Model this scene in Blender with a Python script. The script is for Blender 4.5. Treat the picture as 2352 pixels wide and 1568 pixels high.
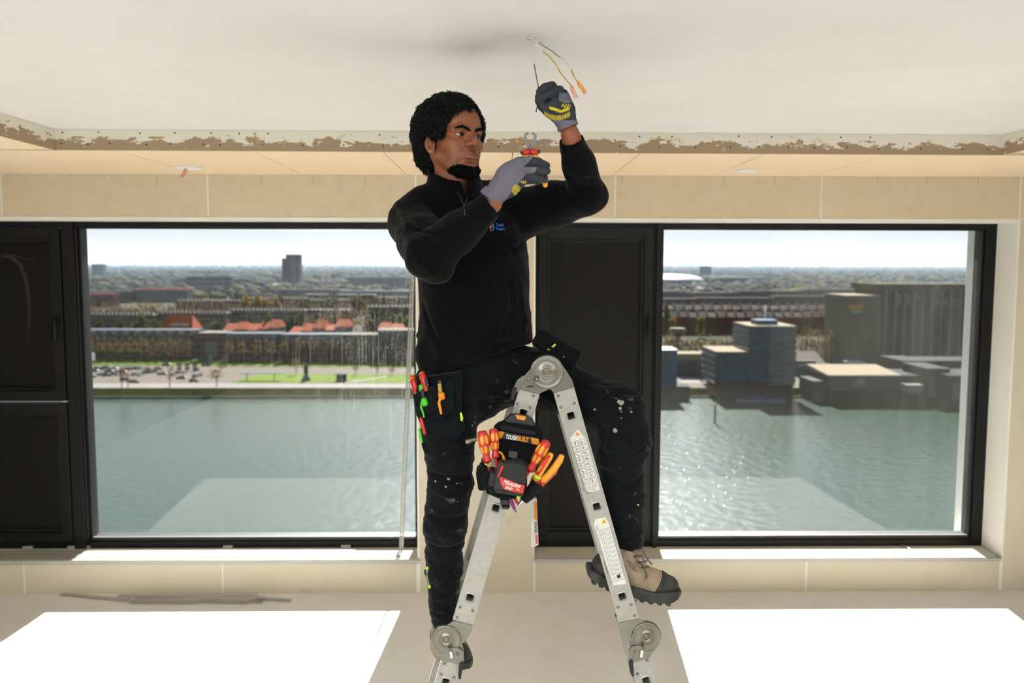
import bpy, bmesh, math, random
import numpy as np
from mathutils import Vector, Matrix
random.seed(7)
for _o in list(bpy.data.objects): bpy.data.objects.remove(_o)
SC = bpy.context.scene
COL = SC.collection
# ------------------------------------------------------------------ camera
W, H, FPX = 2352, 1568, 2010.0
CAM = np.array([0.0, 0.0, 2.0])
PITCH, YAW, ROLL = math.radians(-5.06), math.radians(0.83), math.radians(0.10)
_f = np.array([math.sin(YAW)*math.cos(PITCH), math.cos(YAW)*math.cos(PITCH), math.sin(PITCH)])
_r = np.array([math.cos(YAW), -math.sin(YAW), 0.0]); _u = np.cross(_r, _f)
RV = _r*math.cos(ROLL)+_u*math.sin(ROLL); UV = -_r*math.sin(ROLL)+_u*math.cos(ROLL); FV = _f
cd = bpy.data.cameras.new('camera'); cam = bpy.data.objects.new('camera', cd); COL.objects.link(cam)
cam.matrix_world = Matrix(((RV[0], UV[0], -FV[0], CAM[0]), (RV[1], UV[1], -FV[1], CAM[1]), (RV[2], UV[2], -FV[2], CAM[2]), (0, 0, 0, 1)))
cd.sensor_width = 36.0; cd.lens = 36.0*FPX/W; cd.clip_start = 0.05; cd.clip_end = 30000
cd.dof.use_dof = True; cd.dof.focus_distance = 2.62; cd.dof.aperture_fstop = 3.4
SC.camera = cam
# ------------------------------------------------------------------ sky, sun, added fill, exposure
SUN_EL, SUN_AZ = math.radians(38.0), math.radians(4.0)      # sun ahead of the camera, a little to the right
wd = bpy.data.worlds.new('world'); SC.world = wd; wd.use_nodes = True
_n = wd.node_tree.nodes; _l = wd.node_tree.links; _n.clear()
_tc = _n.new('ShaderNodeTexCoord'); _sx = _n.new('ShaderNodeSeparateXYZ'); _rp = _n.new('ShaderNodeValToRGB')
_bg = _n.new('ShaderNodeBackground'); _wo = _n.new('ShaderNodeOutputWorld')
_l.new(_tc.outputs['Generated'], _sx.inputs[0]); _l.new(_sx.outputs['Z'], _rp.inputs[0]); _l.new(_rp.outputs[0], _bg.inputs[0]); _l.new(_bg.outputs[0], _wo.inputs[0])
_rp.color_ramp.elements[0].position = 0.0; _rp.color_ramp.elements[0].color = (0.98, 0.97, 0.96, 1)
_rp.color_ramp.elements[1].position = 0.7; _rp.color_ramp.elements[1].color = (0.50, 0.68, 0.98, 1)
_bg.inputs[1].default_value = 0.49
sd = bpy.data.lights.new('sun', 'SUN'); sd.energy = 15.0; sd.angle = math.radians(0.55); sd.color = (1.0, 0.985, 0.965)
sun = bpy.data.objects.new('sun', sd); COL.objects.link(sun)
_d = Vector((-math.sin(SUN_AZ)*math.cos(SUN_EL), -math.cos(SUN_AZ)*math.cos(SUN_EL), -math.sin(SUN_EL)))
sun.rotation_euler = _d.to_track_quat('-Z', 'Y').to_euler(); sun.location = (0, 12, 12)
def area(name, loc, aim, sx, sy, power, color=(1, 1, 1)):
    ld = bpy.data.lights.new(name, 'AREA'); ld.shape = 'RECTANGLE'; ld.size = sx; ld.size_y = sy; ld.energy = power; ld.color = color
    o = bpy.data.objects.new(name, ld); COL.objects.link(o); o.location = loc
    o.rotation_euler = (Vector(aim)-Vector(loc)).to_track_quat('-Z', 'Y').to_euler()
    return o
# fill lamps added behind the camera, bounced off the ceiling to brighten the room
area('added_fill_behind_left', (-1.7, -1.5, 2.06), (-1.7, -1.5, 2.6), 3.0, 3.2, 250, (0.80, 0.92, 1.0))
area('added_fill_behind_right', (2.0, -1.4, 2.06), (2.0, -1.4, 2.6), 3.0, 3.2, 120, (0.80, 0.92, 1.0))
SC.view_settings.view_transform = 'Standard'; SC.view_settings.look = 'None'
SC.view_settings.gamma = 1.0; SC.view_settings.use_curve_mapping = False; SC.view_settings.exposure = 0.78
SC.cycles.use_denoising = True; SC.cycles.max_bounces = 6; SC.cycles.diffuse_bounces = 3; SC.cycles.glossy_bounces = 3; SC.cycles.use_light_tree = False; SC.cycles.adaptive_threshold = 0.03
SC.cycles.transparent_max_bounces = 16; SC.cycles.sample_clamp_indirect = 8.0; SC.cycles.caustics_reflective = False; SC.cycles.caustics_refractive = False
# ------------------------------------------------------------------ helpers
def ray(x, y): return RV*((x-W/2)/FPX)+UV*((H/2-y)/FPX)+FV
def at(x, y, Y):                       # world point at depth Y seen at picture position x, y
    d = ray(x, y); return CAM+d*(Y-CAM[1])/d[1]
def atz(x, y, Z):                      # world point on the level Z
    d = ray(x, y); return CAM+d*(Z-CAM[2])/d[2]
def lin(c):
    c = c/255.0
    return c/12.92 if c <= 0.04045 else ((c+0.055)/1.055)**2.4
def rgb(r, g, b): return (lin(r), lin(g), lin(b), 1.0)
MATS = {}
def mat(name, col=(0.5, 0.5, 0.5, 1), rough=0.6, metal=0.0, var=None, bump=None, spots=None, attr=None, spec=0.5, coat=0.0, sss=0.0):
    """var=(scale, col2, contrast) noise mix; bump=(scale, strength, dist); spots=(scale, threshold, col); attr=vertex colour name"""
    m = bpy.data.materials.new(name); m.use_nodes = True; nt = m.node_tree; n = nt.nodes; l = nt.links
    b = n['Principled BSDF']; b.inputs['Base Color'].default_value = col; b.inputs['Roughness'].default_value = rough; b.inputs['Metallic'].default_value = metal
    b.inputs['Specular IOR Level'].default_value = spec; b.inputs['Coat Weight'].default_value = coat
    tc = n.new('ShaderNodeTexCoord'); cur = None
    if attr:
        a = n.new('ShaderNodeAttribute'); a.attribute_name = attr; cur = a.outputs['Color']
    def mixin(fac, c2, cur):
        mx = n.new('ShaderNodeMix'); mx.data_type = 'RGBA'; l.new(fac, mx.inputs[0])
        if cur is None: mx.inputs[6].default_value = col
        else: l.new(cur, mx.inputs[6])
        mx.inputs[7].default_value = c2
        return mx.outputs[2]
    for v in ([var] if var and not isinstance(var, list) else (var or [])):
        nz = n.new('ShaderNodeTexNoise'); nz.inputs['Scale'].default_value = v[0]; nz.inputs['Detail'].default_value = 6
        l.new(tc.outputs['Object'], nz.inputs[0]); mr = n.new('ShaderNodeMapRange')
        ct = v[2]; mr.inputs[1].default_value = 0.5-0.5*ct + (v[3] if len(v) > 3 else 0); mr.inputs[2].default_value = 0.5+0.5*ct + (v[3] if len(v) > 3 else 0)
        l.new(nz.outputs[0], mr.inputs[0]); cur = mixin(mr.outputs[0], v[1], cur)
    for s in ([spots] if spots and not isinstance(spots, list) else (spots or [])):
        vz = n.new('ShaderNodeTexVoronoi'); vz.inputs['Scale'].default_value = s[0]; l.new(tc.outputs['Object'], vz.inputs[0])
        lt = n.new('ShaderNodeMath'); lt.operation = 'LESS_THAN'; l.new(vz.outputs['Distance'], lt.inputs[0]); lt.inputs[1].default_value = s[1]
        cur = mixin(lt.outputs[0], s[2], cur)
    if cur is not None: l.new(cur, b.inputs['Base Color'])
    if bump:
        nz = n.new('ShaderNodeTexNoise'); nz.inputs['Scale'].default_value = bump[0]; nz.inputs['Detail'].default_value = 5
        l.new(tc.outputs['Object'], nz.inputs[0]); bp = n.new('ShaderNodeBump'); bp.inputs['Strength'].default_value = bump[1]
        bp.inputs['Distance'].default_value = bump[2]; l.new(nz.outputs[0], bp.inputs['Height']); l.new(bp.outputs[0], b.inputs['Normal'])
    MATS[name] = m
    return m
WO = {}                                  # world origin of every object made here
class MB:
    """collects vertices and faces"""
    def __init__(s): s.v = []; s.f = []; s.sm = []
    def add(s, v, f, smooth=False):
        k = len(s.v); s.v += [tuple(map(float, p)) for p in v]; s.f += [tuple(i+k for i in q) for q in f]; s.sm += [smooth]*len(f); return s
    def box(s, lo, hi, M=None):
        (a, b, c), (d, e, g) = lo, hi
        v = [(a, b, c), (d, b, c), (d, e, c), (a, e, c), (a, b, g), (d, b, g), (d, e, g), (a, e, g)]
        if M is not None: v = [tuple(M @ Vector(p)) for p in v]
        return s.add(v, [(0, 3, 2, 1), (4, 5, 6, 7), (0, 1, 5, 4), (1, 2, 6, 5), (2, 3, 7, 6), (3, 0, 4, 7)])
    def prism(s, poly, axis, lo, hi, M=None):
        """poly in the plane perpendicular to axis (0,1,2), extruded from lo to hi"""
        n = len(poly); v = []
        for t in (lo, hi):
            for (p, q) in poly:
                v.append({0: (t, p, q), 1: (p, t, q), 2: (p, q, t)}[axis])
        if M is not None: v = [tuple(M @ Vector(p)) for p in v]
        f = [tuple(range(n)), tuple(range(2*n-1, n-1, -1))]+[(i, i+n, (i+1) % n+n, (i+1) % n) for i in range(n)]
        return s.add(v, f)
    def tube(s, pts, r, n=8, cap=True, smooth=True):
        P = [np.array(p, float) for p in pts]; m = len(P); rr = r if hasattr(r, '__len__') else [r]*m
        rings = []; up = None
        for i in range(m):
            t = P[min(i+1, m-1)]-P[max(i-1, 0)]; t = t/(np.linalg.norm(t)+1e-12)
            if up is None:
                a = np.array([0, 0, 1.0]) if abs(t[2]) < 0.9 else np.array([1.0, 0, 0]); up = a
            x = np.cross(t, up); x /= (np.linalg.norm(x)+1e-12); y = np.cross(x, t); up = y
            rings.append([P[i]+rr[i]*(math.cos(2*math.pi*j/n)*x+math.sin(2*math.pi*j/n)*y) for j in range(n)])
        v = [q for R_ in rings for q in R_]
        f = [(i*n+j, i*n+(j+1) % n, (i+1)*n+(j+1) % n, (i+1)*n+j) for i in range(m-1) for j in range(n)]
        s.add(v, f, smooth)
        if cap:
            k = len(s.v)-m*n
            s.f += [tuple(k+j for j in range(n-1, -1, -1)), tuple(k+(m-1)*n+j for j in range(n))]; s.sm += [False, False]
        return s
    def lathe(s, prof, M, n=16, smooth=True):
        """prof: list of (r, h) along local z of matrix M"""
        m = len(prof); v = []
        for (r, h) in prof:
            for j in range(n):
                a = 2*math.pi*j/n; v.append(tuple(M @ Vector((r*math.cos(a), r*math.sin(a), h))))
        f = [(i*n+j, i*n+(j+1) % n, (i+1)*n+(j+1) % n, (i+1)*n+j) for i in range(m-1) for j in range(n)]
        s.add(v, f, smooth); k = len(s.v)-m*n
        s.f += [tuple(k+j for j in range(n-1, -1, -1)), tuple(k+(m-1)*n+j for j in range(n))]; s.sm += [False, False]
        return s
    def xf(s, M): s.v = [tuple(M @ Vector(p)) for p in s.v]; return s
def tag(o, label=None, cat=None, group=None, kind=None):
    if label: o['label'] = label
    if cat: o['category'] = cat
    if group: o['group'] = group
    if kind: o['kind'] = kind
    return o
def empty(name, loc, label=None, cat=None, group=None, kind=None):
    o = bpy.data.objects.new(name, None); COL.objects.link(o); o.location = tuple(loc); o.empty_display_size = 0.05
    WO[o.name] = np.array(loc, float); return tag(o, label, cat, group, kind)
def link(name, me, material, parent=None, org=None):
    o = bpy.data.objects.new(name, me); COL.objects.link(o)
    if material is not None and len(me.materials) == 0: me.materials.append(material)
    if parent is not None: o.parent = parent; WO[o.name] = WO[parent.name]
    else: o.location = tuple(org); WO[o.name] = np.array(org, float)
    return o
def obj(name, mb, material, parent=None, label=None, cat=None, group=None, kind=None, bevel=0, smooth=None, colors=None):
    v = np.array(mb.v, float)
    if parent is not None: org = WO[parent.name]
    else: org = np.array([(v[:, 0].min()+v[:, 0].max())/2, (v[:, 1].min()+v[:, 1].max())/2, v[:, 2].min()])
    me = bpy.data.meshes.new(name); me.from_pydata((v-org).tolist(), [], mb.f); me.update()
    sm = mb.sm if smooth is None else [smooth]*len(me.polygons)
    me.polygons.foreach_set('use_smooth', np.array(sm, bool))
    if colors is not None:
        a = me.color_attributes.new('col', 'FLOAT_COLOR', 'POINT'); a.data.foreach_set('color', np.asarray(colors, np.float32).ravel())
    o = link(name, me, material, parent, org)
    if bevel:
        b = o.modifiers.new('bevel', 'BEVEL'); b.width = bevel; b.segments = 2; b.limit_method = 'ANGLE'; b.angle_limit = math.radians(40)
    return tag(o, label, cat, group, kind)
def kids(o): return [c for c in bpy.data.objects if c.parent == o]
def dup(o, loc=None, rz=None, parent=None, label=None, group=None):
    c = o.copy(); COL.objects.link(c)
    if parent is not None: c.parent = parent
    if loc is not None: c.location = tuple(loc)
    if rz is not None: c.rotation_euler = (0, 0, rz)
    if label: c['label'] = label
    if group: c['group'] = group
    for ch in CH.get(o.name, []): dup(ch, parent=c)
    return c
CH = {}
def note(o):                              # remember children of a prototype, two levels
    CH[o.name] = kids(o)
    for k in CH[o.name]: CH[k.name] = kids(k)
    return o
FONT = None
def text_mb(body, size, M, depth=0.0004, align='CENTER', shear=0.0, bold=0.0):
    cu = bpy.data.curves.new('t', 'FONT'); cu.body = body; cu.size = size; cu.align_x = align; cu.align_y = 'CENTER'; cu.extrude = depth; cu.shear = shear; cu.offset = bold; cu.resolution_u = 2
    t = bpy.data.objects.new('t', cu); COL.objects.link(t)
    dg = bpy.context.evaluated_depsgraph_get(); me = bpy.data.meshes.new_from_object(t.evaluated_get(dg))
    mb = MB(); mb.add([M @ v.co for v in me.vertices], [tuple(p.vertices) for p in me.polygons])
    bpy.data.objects.remove(t); bpy.data.meshes.remove(me); bpy.data.curves.remove(cu)
    return mb
def frame(o, x, y, z=None):
    """matrix from origin and axes"""
    x = Vector(x).normalized(); y = Vector(y); y = (y-x*y.dot(x)).normalized(); z = x.cross(y)
    return Matrix(((x[0], y[0], z[0], o[0]), (x[1], y[1], z[1], o[1]), (x[2], y[2], z[2], o[2]), (0, 0, 0, 1)))
def merge(*mbs):
    r = MB()
    for m in mbs: k = len(r.v); r.v += m.v; r.f += [tuple(i+k for i in q) for q in m.f]; r.sm += m.sm
    return r
# ------------------------------------------------------------------ materials of the room
plaster = mat('filler_plaster', rgb(228, 224, 216), 0.85, var=(3, rgb(220, 214, 204), 0.6), bump=(60, 0.08, 0.004))
board = mat('plasterboard_paper', rgb(207, 191, 164), 0.85, var=[(1.3, rgb(214, 200, 175), 0.7), (14, rgb(200, 183, 155), 0.5, 0.2)], spots=[(26, 0.06, rgb(228, 218, 198))], bump=(120, 0.05, 0.002))
board_low = mat('plasterboard_paper_scuffed', rgb(210, 201, 183), 0.85, var=[(1.6, rgb(205, 194, 172), 0.7), (9, rgb(190, 168, 128), 0.28, 0.27)], bump=(90, 0.06, 0.003))
tan = mat('soffit_paper', rgb(236, 213, 180), 0.85, var=[(0.9, rgb(230, 205, 170), 0.6)], spots=[(9, 0.035, rgb(234, 215, 184))], bump=(120, 0.04, 0.002))
white_plaster = mat('ceiling_skim', rgb(216, 213, 208), 0.75, var=[(0.45, rgb(223, 221, 217), 0.6), (1.7, rgb(210, 205, 198), 0.6, 0.14)], bump=(2.5, 0.10, 0.02))
reveal_m = mat('reveal_plaster', rgb(238, 237, 230), 0.8, var=(2, rgb(230, 227, 215), 0.6))
floor_m = mat('screed', rgb(234, 230, 225), 0.6, var=[(0.8, rgb(239, 236, 232), 0.6), (5, rgb(226, 219, 210), 0.5, 0.15), (22, rgb(237, 233, 228), 0.4, 0.16)], spots=[(1.7, 0.028, rgb(196, 160, 124))], bump=(40, 0.06, 0.003))
def fascia_material():
    m = mat('fascia_board_smeared', rgb(170, 136, 100), 0.8, bump=(80, 0.1, 0.003)); nt = m.node_tree; n = nt.nodes; l = nt.links; b = n['Principled BSDF']
    g = n.new('ShaderNodeNewGeometry'); sx = n.new('ShaderNodeSeparateXYZ'); l.new(g.outputs['Position'], sx.inputs[0])
    def noise(sc, dt, st=(1, 1, 1)):
        mp = n.new('ShaderNodeMapping'); mp.inputs['Scale'].default_value = st; l.new(g.outputs['Position'], mp.inputs[0])
        q = n.new('ShaderNodeTexNoise'); q.inputs['Scale'].default_value = sc; q.inputs['Detail'].default_value = dt; q.inputs['Roughness'].default_value = 0.7; l.new(mp.outputs[0], q.inputs[0]); return q.outputs[0]
    def math_(op, a, c):
        q = n.new('ShaderNodeMath'); q.operation = op
        for i, s in enumerate((a, c)):
            if isinstance(s, (int, float)): q.inputs[i].default_value = s
            else: l.new(s, q.inputs[i])
        return q.outputs[0]
    def mix(f, a, c):
        q = n.new('ShaderNodeMix'); q.data_type = 'RGBA'; l.new(f, q.inputs[0])
        for i, s in ((6, a), (7, c)):
            if isinstance(s, tuple): q.inputs[i].default_value = s
            else: l.new(s, q.inputs[i])
        return q.outputs[2]
    z = math_('DIVIDE', math_('SUBTRACT', sx.outputs['Z'], 2.519), 0.095)
    base = mix(noise(0.9, 2), rgb(150, 128, 104), rgb(172, 146, 114))
    n1 = noise(16, 9, (0.7, 0.7, 1.5))
    hgt = math_('ADD', math_('MULTIPLY', z, 0.78), math_('MULTIPLY', math_('SUBTRACT', n1, 0.5), 1.7))
    och = mix(math_('GREATER_THAN', hgt, 0.36), base, rgb(180, 142, 90))
    white = mix(math_('GREATER_THAN', math_('ADD', hgt, math_('MULTIPLY', math_('SUBTRACT', noise(30, 4, (0.3, 0.3, 2)), 0.5), 0.5)), 0.38), och, rgb(226, 218, 202))
    n2 = noise(26, 3, (0.8, 0.8, 1.6))
    white = mix(math_('GREATER_THAN', n2, 0.69), white, rgb(226, 218, 202))
    l.new(white, b.inputs['Base Color']); return m
fascia_m = fascia_material()
dark = mat('anthracite_frame', rgb(17, 18, 19), 0.45, var=(4, rgb(21, 22, 23), 0.6), bump=(200, 0.03, 0.001), spec=.25)
def dark_panel_material():
    m = mat('anthracite_panel', rgb(13, 14, 15), 0.5, var=[(2.0, rgb(17, 18, 18), 0.6), (7, rgb(40, 40, 39), 0.10, 0.22)], spec=.2); return m
dark_panel = dark_panel_material()
bead_line = mat('glazing_bead', rgb(96, 92, 84), 0.4, 0.3)
galv = mat('galvanised_steel', rgb(170, 170, 164), 0.5, 0.1, var=(60, rgb(184, 184, 180), 0.6))
white_plastic = mat('white_plastic', rgb(236, 236, 236), 0.4)
black_hole = mat('screw_black', rgb(40, 36, 32), 0.6)
def glass_material(name, dirt):
    m = bpy.data.materials.new(name); m.use_nodes = True; nt = m.node_tree; n = nt.nodes; l = nt.links; n.clear()
    out = n.new('ShaderNodeOutputMaterial'); tr = n.new('ShaderNodeBsdfTransparent'); tr.inputs[0].default_value = (0.95, 0.955, 0.95, 1)
    gl = n.new('ShaderNodeBsdfGlossy'); gl.inputs['Roughness'].default_value = 0.0
    fr = n.new('ShaderNodeFresnel'); fr.inputs[0].default_value = 1.5
    mu = n.new('ShaderNodeMath'); mu.operation = 'MULTIPLY'; mu.inputs[1].default_value = 0.66; mu.use_clamp = True; l.new(fr.outputs[0], mu.inputs[0])
    mx = n.new('ShaderNodeMixShader'); l.new(mu.outputs[0], mx.inputs[0]); l.new(tr.outputs[0], mx.inputs[1]); l.new(gl.outputs[0], mx.inputs[2])
    df = n.new('ShaderNodeBsdfDiffuse'); df.inputs[0].default_value = (0.85, 0.84, 0.78, 1); tl = n.new('ShaderNodeBsdfTranslucent'); tl.inputs[0].default_value = (0.85, 0.84, 0.78, 1)
    dd = n.new('ShaderNodeMixShader'); dd.inputs[0].default_value = 0.5; l.new(df.outputs[0], dd.inputs[1]); l.new(tl.outputs[0], dd.inputs[2])
    g = n.new('ShaderNodeNewGeometry')
    def math_(op, a, c=0.0):
        q = n.new('ShaderNodeMath'); q.operation = op
        for i, s in enumerate((a, c)):
            if isinstance(s, (int, float)): q.inputs[i].default_value = s
            else: l.new(s, q.inputs[i])
        return q.outputs[0]
    def vor(sc, th, stretch=(1, 1, 1)):
        mp = n.new('ShaderNodeMapping'); mp.inputs['Scale'].default_value = stretch; l.new(g.outputs['Position'], mp.inputs[0])
        v = n.new('ShaderNodeTexVoronoi'); v.inputs['Scale'].default_value = sc; l.new(mp.outputs[0], v.inputs[0]); return math_('LESS_THAN', v.outputs['Distance'], th)
    def noi(sc, stretch=(1, 1, 1)):
        mp = n.new('ShaderNodeMapping'); mp.inputs['Scale'].default_value = stretch; l.new(g.outputs['Position'], mp.inputs[0])
        v = n.new('ShaderNodeTexNoise'); v.inputs['Scale'].default_value = sc; v.inputs['Detail'].default_value = 3; l.new(mp.outputs[0], v.inputs[0]); return v.outputs[0]
    sx = n.new('ShaderNodeSeparateXYZ'); l.new(g.outputs['Position'], sx.inputs[0])
    if dirt == 'left':    # dust streaks towards the right half of the left pane
        mr = n.new('ShaderNodeMapRange'); mr.inputs[1].default_value = -1.75; mr.inputs[2].default_value = -0.9; l.new(sx.outputs['X'], mr.inputs[0])
        zz = n.new('ShaderNodeMapRange'); zz.inputs[1].default_value = 0.5; zz.inputs[2].default_value = 1.3; l.new(sx.outputs['Z'], zz.inputs[0])
        zt = n.new('ShaderNodeMapRange'); zt.inputs[1].default_value = 2.05; zt.inputs[2].default_value = 1.8; l.new(sx.outputs['Z'], zt.inputs[0])
        reg = math_('MULTIPLY', math_('MULTIPLY', mr.outputs[0], zz.outputs[0]), zt.outputs[0])
        dots = math_('MULTIPLY', vor(110, 0.14), math_('GREATER_THAN', noi(6), 0.5))
        streak = math_('MULTIPLY', math_('GREATER_THAN', noi(260, (1, 1, 0.012)), 0.64), 0.22)
        fac = math_('MULTIPLY', math_('MAXIMUM', dots, streak), math_('MULTIPLY', reg, 0.35))
        fac = math_('ADD', fac, 0.003)
    else:
        lo = n.new('ShaderNodeMapRange'); lo.inputs[1].default_value = 1.0; lo.inputs[2].default_value = 0.6; l.new(sx.outputs['Z'], lo.inputs[0])
        lx = n.new('ShaderNodeMapRange'); lx.inputs[1].default_value = 1.9; lx.inputs[2].default_value = 1.2; l.new(sx.outputs['X'], lx.inputs[0])
        dots = math_('MULTIPLY', vor(24, 0.10, (1, 1, 0.6)), math_('GREATER_THAN', noi(4), 0.48))
        fac = math_('MULTIPLY', dots, math_('MULTIPLY', math_('MULTIPLY', lo.outputs[0], lx.outputs[0]), 0.8))
        haze = n.new('ShaderNodeMapRange'); haze.inputs[1].default_value = 2.0; haze.inputs[2].default_value = 2.6; haze.inputs[4].default_value = 0.014; l.new(sx.outputs['X'], haze.inputs[0])
        fac = math_('ADD', fac, math_('MULTIPLY', math_('ADD', haze.outputs[0], 0.004), math_('MULTIPLY', noi(14, (1, 1, 0.15)), 1.2)))
    m2 = n.new('ShaderNodeMixShader'); l.new(fac, m2.inputs[0]); l.new(mx.outputs[0], m2.inputs[1]); l.new(dd.outputs[0], m2.inputs[2]); l.new(m2.outputs[0], out.inputs[0])
    return m
glass_l = glass_material('pane_glass_dusty', 'left'); glass_r = glass_material('pane_glass_smeared', 'right')
# ------------------------------------------------------------------ the room
YW, ZS, ZC, XL, XR, YB = 5.2, 2.519, 2.614, -4.3, 4.5, -3.5
ZSILL, ZHEAD, YO = 0.21, 2.253, 5.76
L0, L1, R0, R1 = -3.42, -0.497, 0.214, 3.085           # openings of the two windows
obj('floor', MB().box((XL-.3, YB-.3, -0.3), (XR+.3, YO, 0)), floor_m, kind='structure')
# ceiling: plaster field inside the recess, soffit boards round it
ceil = obj('ceiling', MB().box((XL-.3, YB-.3, ZC), (XR+.3, YO, ZC+0.3)), white_plaster, kind='structure')
CL, CR = (-2.055, 4.132), (2.393, 4.201)
fy = lambda x: CL[1]+(CR[1]-CL[1])*(x-CL[0])/(CR[0]-CL[0])
sx_ = [at(p, 372, 4.6)[0] for p in (4, 288+10, 588+12, 882+8)]
sj = [XL+.0, -3.2]+[atz(p, 351, ZS)[0] for p in (6, 289, 589, 882, 1178, 1473, 1764, 2054, 2296)]+[3.3, XR]
sj = [XL, -2.9]+[atz(p, 351, ZS)[0] for p in (289, 589, 882, 1178, 1473, 1764, 2054)]+[2.95, XR]
g_ = 0.0022
for a, b in zip(sj[:-1], sj[1:]):          # boards between the recess edge and the window wall
    a0 = max(a, XL); ya, yb = fy(max(a, CL[0])), fy(min(b, CR[0]))
    obj('soffit_board', MB().prism([(a+g_, ya), (b-g_, yb), (b-g_, YW), (a+g_, YW)], 2, ZS, ZC), tan, ceil)
ys = [fy(0)-0.06, 3.0, 1.8, 0.6, -0.6, -1.8, YB]
for k in range(len(ys)-1):                 # boards along the two sides of the recess
    y1, y0 = ys[k], ys[k+1]
    obj('soffit_board', MB().prism([(XL, y0+g_), (CL[0], y0+g_), (CL[0], min(y1, CL[1])-g_), (XL, min(y1, CL[1])-g_)], 2, ZS, ZC), tan, ceil)
    obj('soffit_board', MB().prism([(CR[0], y0+g_), (XR, y0+g_), (XR, min(y1, CR[1])-g_), (CR[0], min(y1, CR[1])-g_)], 2, ZS, ZC), tan, ceil)
# the upright fascia of the recess and its screws
t3 = obj('trim_3', MB().prism([(CL[0], CL[1]), (CR[0], CR[1]), (CR[0], CR[1]-0.010), (CL[0], CL[1]-0.010)], 2, ZS+0.001, ZC-0.0005), fascia_m, kind='structure')
t4 = obj('trim_4', MB().box((CL[0]-0.0, YB, ZS+0.001), (CL[0]+0.010, CL[1]-0.010, ZC-0.0005)), fascia_m, kind='structure')
t5 = obj('trim_5', MB().box((CR[0]-0.010, YB, ZS+0.001), (CR[0], CR[1]-0.010, ZC-0.0005)), fascia_m, kind='structure')
sp = None
def screw_at(parent, x, y, z, ax):
    M = frame((x, y, z), (0, 0, 1), (1, 0, 0) if ax == 'y' else (0, 1, 0))
    return obj('screw', MB().lathe([(0.0015, -0.002), (0.0040, -0.001), (0.0040, 0.0006), (0.0012, 0.0004)], M, 8), black_hole, parent)
for px in [148, 208, 257, 341, 395, 470, 508, 605, 697, 790, 880, 1145, 1210, 1425, 1516, 1598, 1680, 1746, 1815, 1876, 1951, 2024, 2083, 2123, 2220, 2278]:
    p = at(px, 337+(px/2352)*8, 4.15); screw_at(t3, p[0], fy(p[0])-0.0105, ZS+0.030+random.uniform(-.004, .004), 'y')
for px in [150, 232, 326, 405, 488, 552, 617, 872, 1470, 1545, 1700, 1776, 1937, 2006]:
    p = at(px, 306, 4.15); screw_at(t3, p[0], fy(p[0])-0.0105, ZS+0.080+random.uniform(-.003, .003), 'y')
# window wall: structural blocks, boards in front of them with filled joints
wb = MB()
for (x0, x1, z0, z1) in [(XL-.3, L0, 0, ZC), (L1, R0, 0, ZC), (R1, XR+.3, 0, ZC), (L0, L1, 0, ZSILL-0.016), (R0, R1, 0, ZSILL-0.016), (L0, L1, ZHEAD, ZC), (R0, R1, ZHEAD, ZC)]:
    wb.box((x0, YW+0.0025, z0), (x1, YO, z1))
wall = obj('wall_back', wb, reveal_m, kind='structure')
X = lambda px, py=450: at(px, py, YW)[0]
jt = [XL, X(2), X(477), X(955), X(1413), X(1887), X(2344), XR]; g2 = 0.010
for a, b in zip(jt[:-1], jt[1:]):
    obj('wall_panel', MB().box((a+g2/2, YW-0.0, ZHEAD+0.022), (b-g2/2, YW+0.0025, ZS)), board, wall)
XB = lambda px: at(px, 1325, YW)[0]
jb = [XL, XB(55), XB(511), L1-0.004]
for a, b in zip(jb[:-1], jb[1:]): obj('wall_panel', MB().box((a+g2/2, YW, 0), (b-g2/2, YW+0.0025, ZSILL-0.018)), board_low, wall)
jb = [R0+0.004, XB(1852), R1-0.002]
for a, b in zip(jb[:-1], jb[1:]): obj('wall_panel', MB().box((a+g2/2, YW, 0), (b-g2/2, YW+0.0025, ZSILL-0.018)), board_low, wall)
obj('wall_panel', MB().box((L1+0.014, YW, 0), (R0-0.010, YW+0.0025, ZHEAD+0.012)), board_low, wall)
obj('wall_panel', MB().box((R1+0.016, YW, 0), (XR, YW+0.0025, ZHEAD+0.012)), board_low, wall)
for (x0, x1) in ((L0, L1), (R0, R1)):        # filled corner beads along the heads and jambs
    obj('head_bead', MB().box((x0, YW-0.0012, ZHEAD), (x1, YW+0.004, ZHEAD+0.018)), reveal_m, wall, bevel=0.001)
obj('jamb_bead', MB().box((R1, YW-0.0012, ZSILL), (R1+0.014, YW+0.004, ZHEAD+0.018)), reveal_m, wall, bevel=0.001)
obj('jamb_bead', MB().box((L1, YW-0.0012, ZSILL), (L1+0.012, YW+0.004, ZHEAD+0.018)), reveal_m, wall, bevel=0.001)
obj('jamb_bead', MB().box((R0-0.010, YW-0.0012, ZSILL), (R0, YW+0.004, ZHEAD+0.018)), reveal_m, wall, bevel=0.001)
pencil = mat('pencil_mark', rgb(120, 108, 92), 0.8)
for px, y0, y1 in [(120, 418, 424), (240, 400, 412), (360, 405, 428), (495, 400, 406), (600, 404, 428), (718, 400, 418), (837, 404, 428), (1429, 405, 420), (1545, 425, 430), (1663, 404, 422), (1780, 405, 428), (2015, 404, 416), (2130, 405, 424), (2247, 404, 424)]:
    a, b = at(px, y0, YW), at(px, y1, YW); obj('pencil_mark', MB().box((a[0]-.001, YW-.0004, b[2]), (a[0]+.001, YW, a[2])), pencil, wall)
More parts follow.
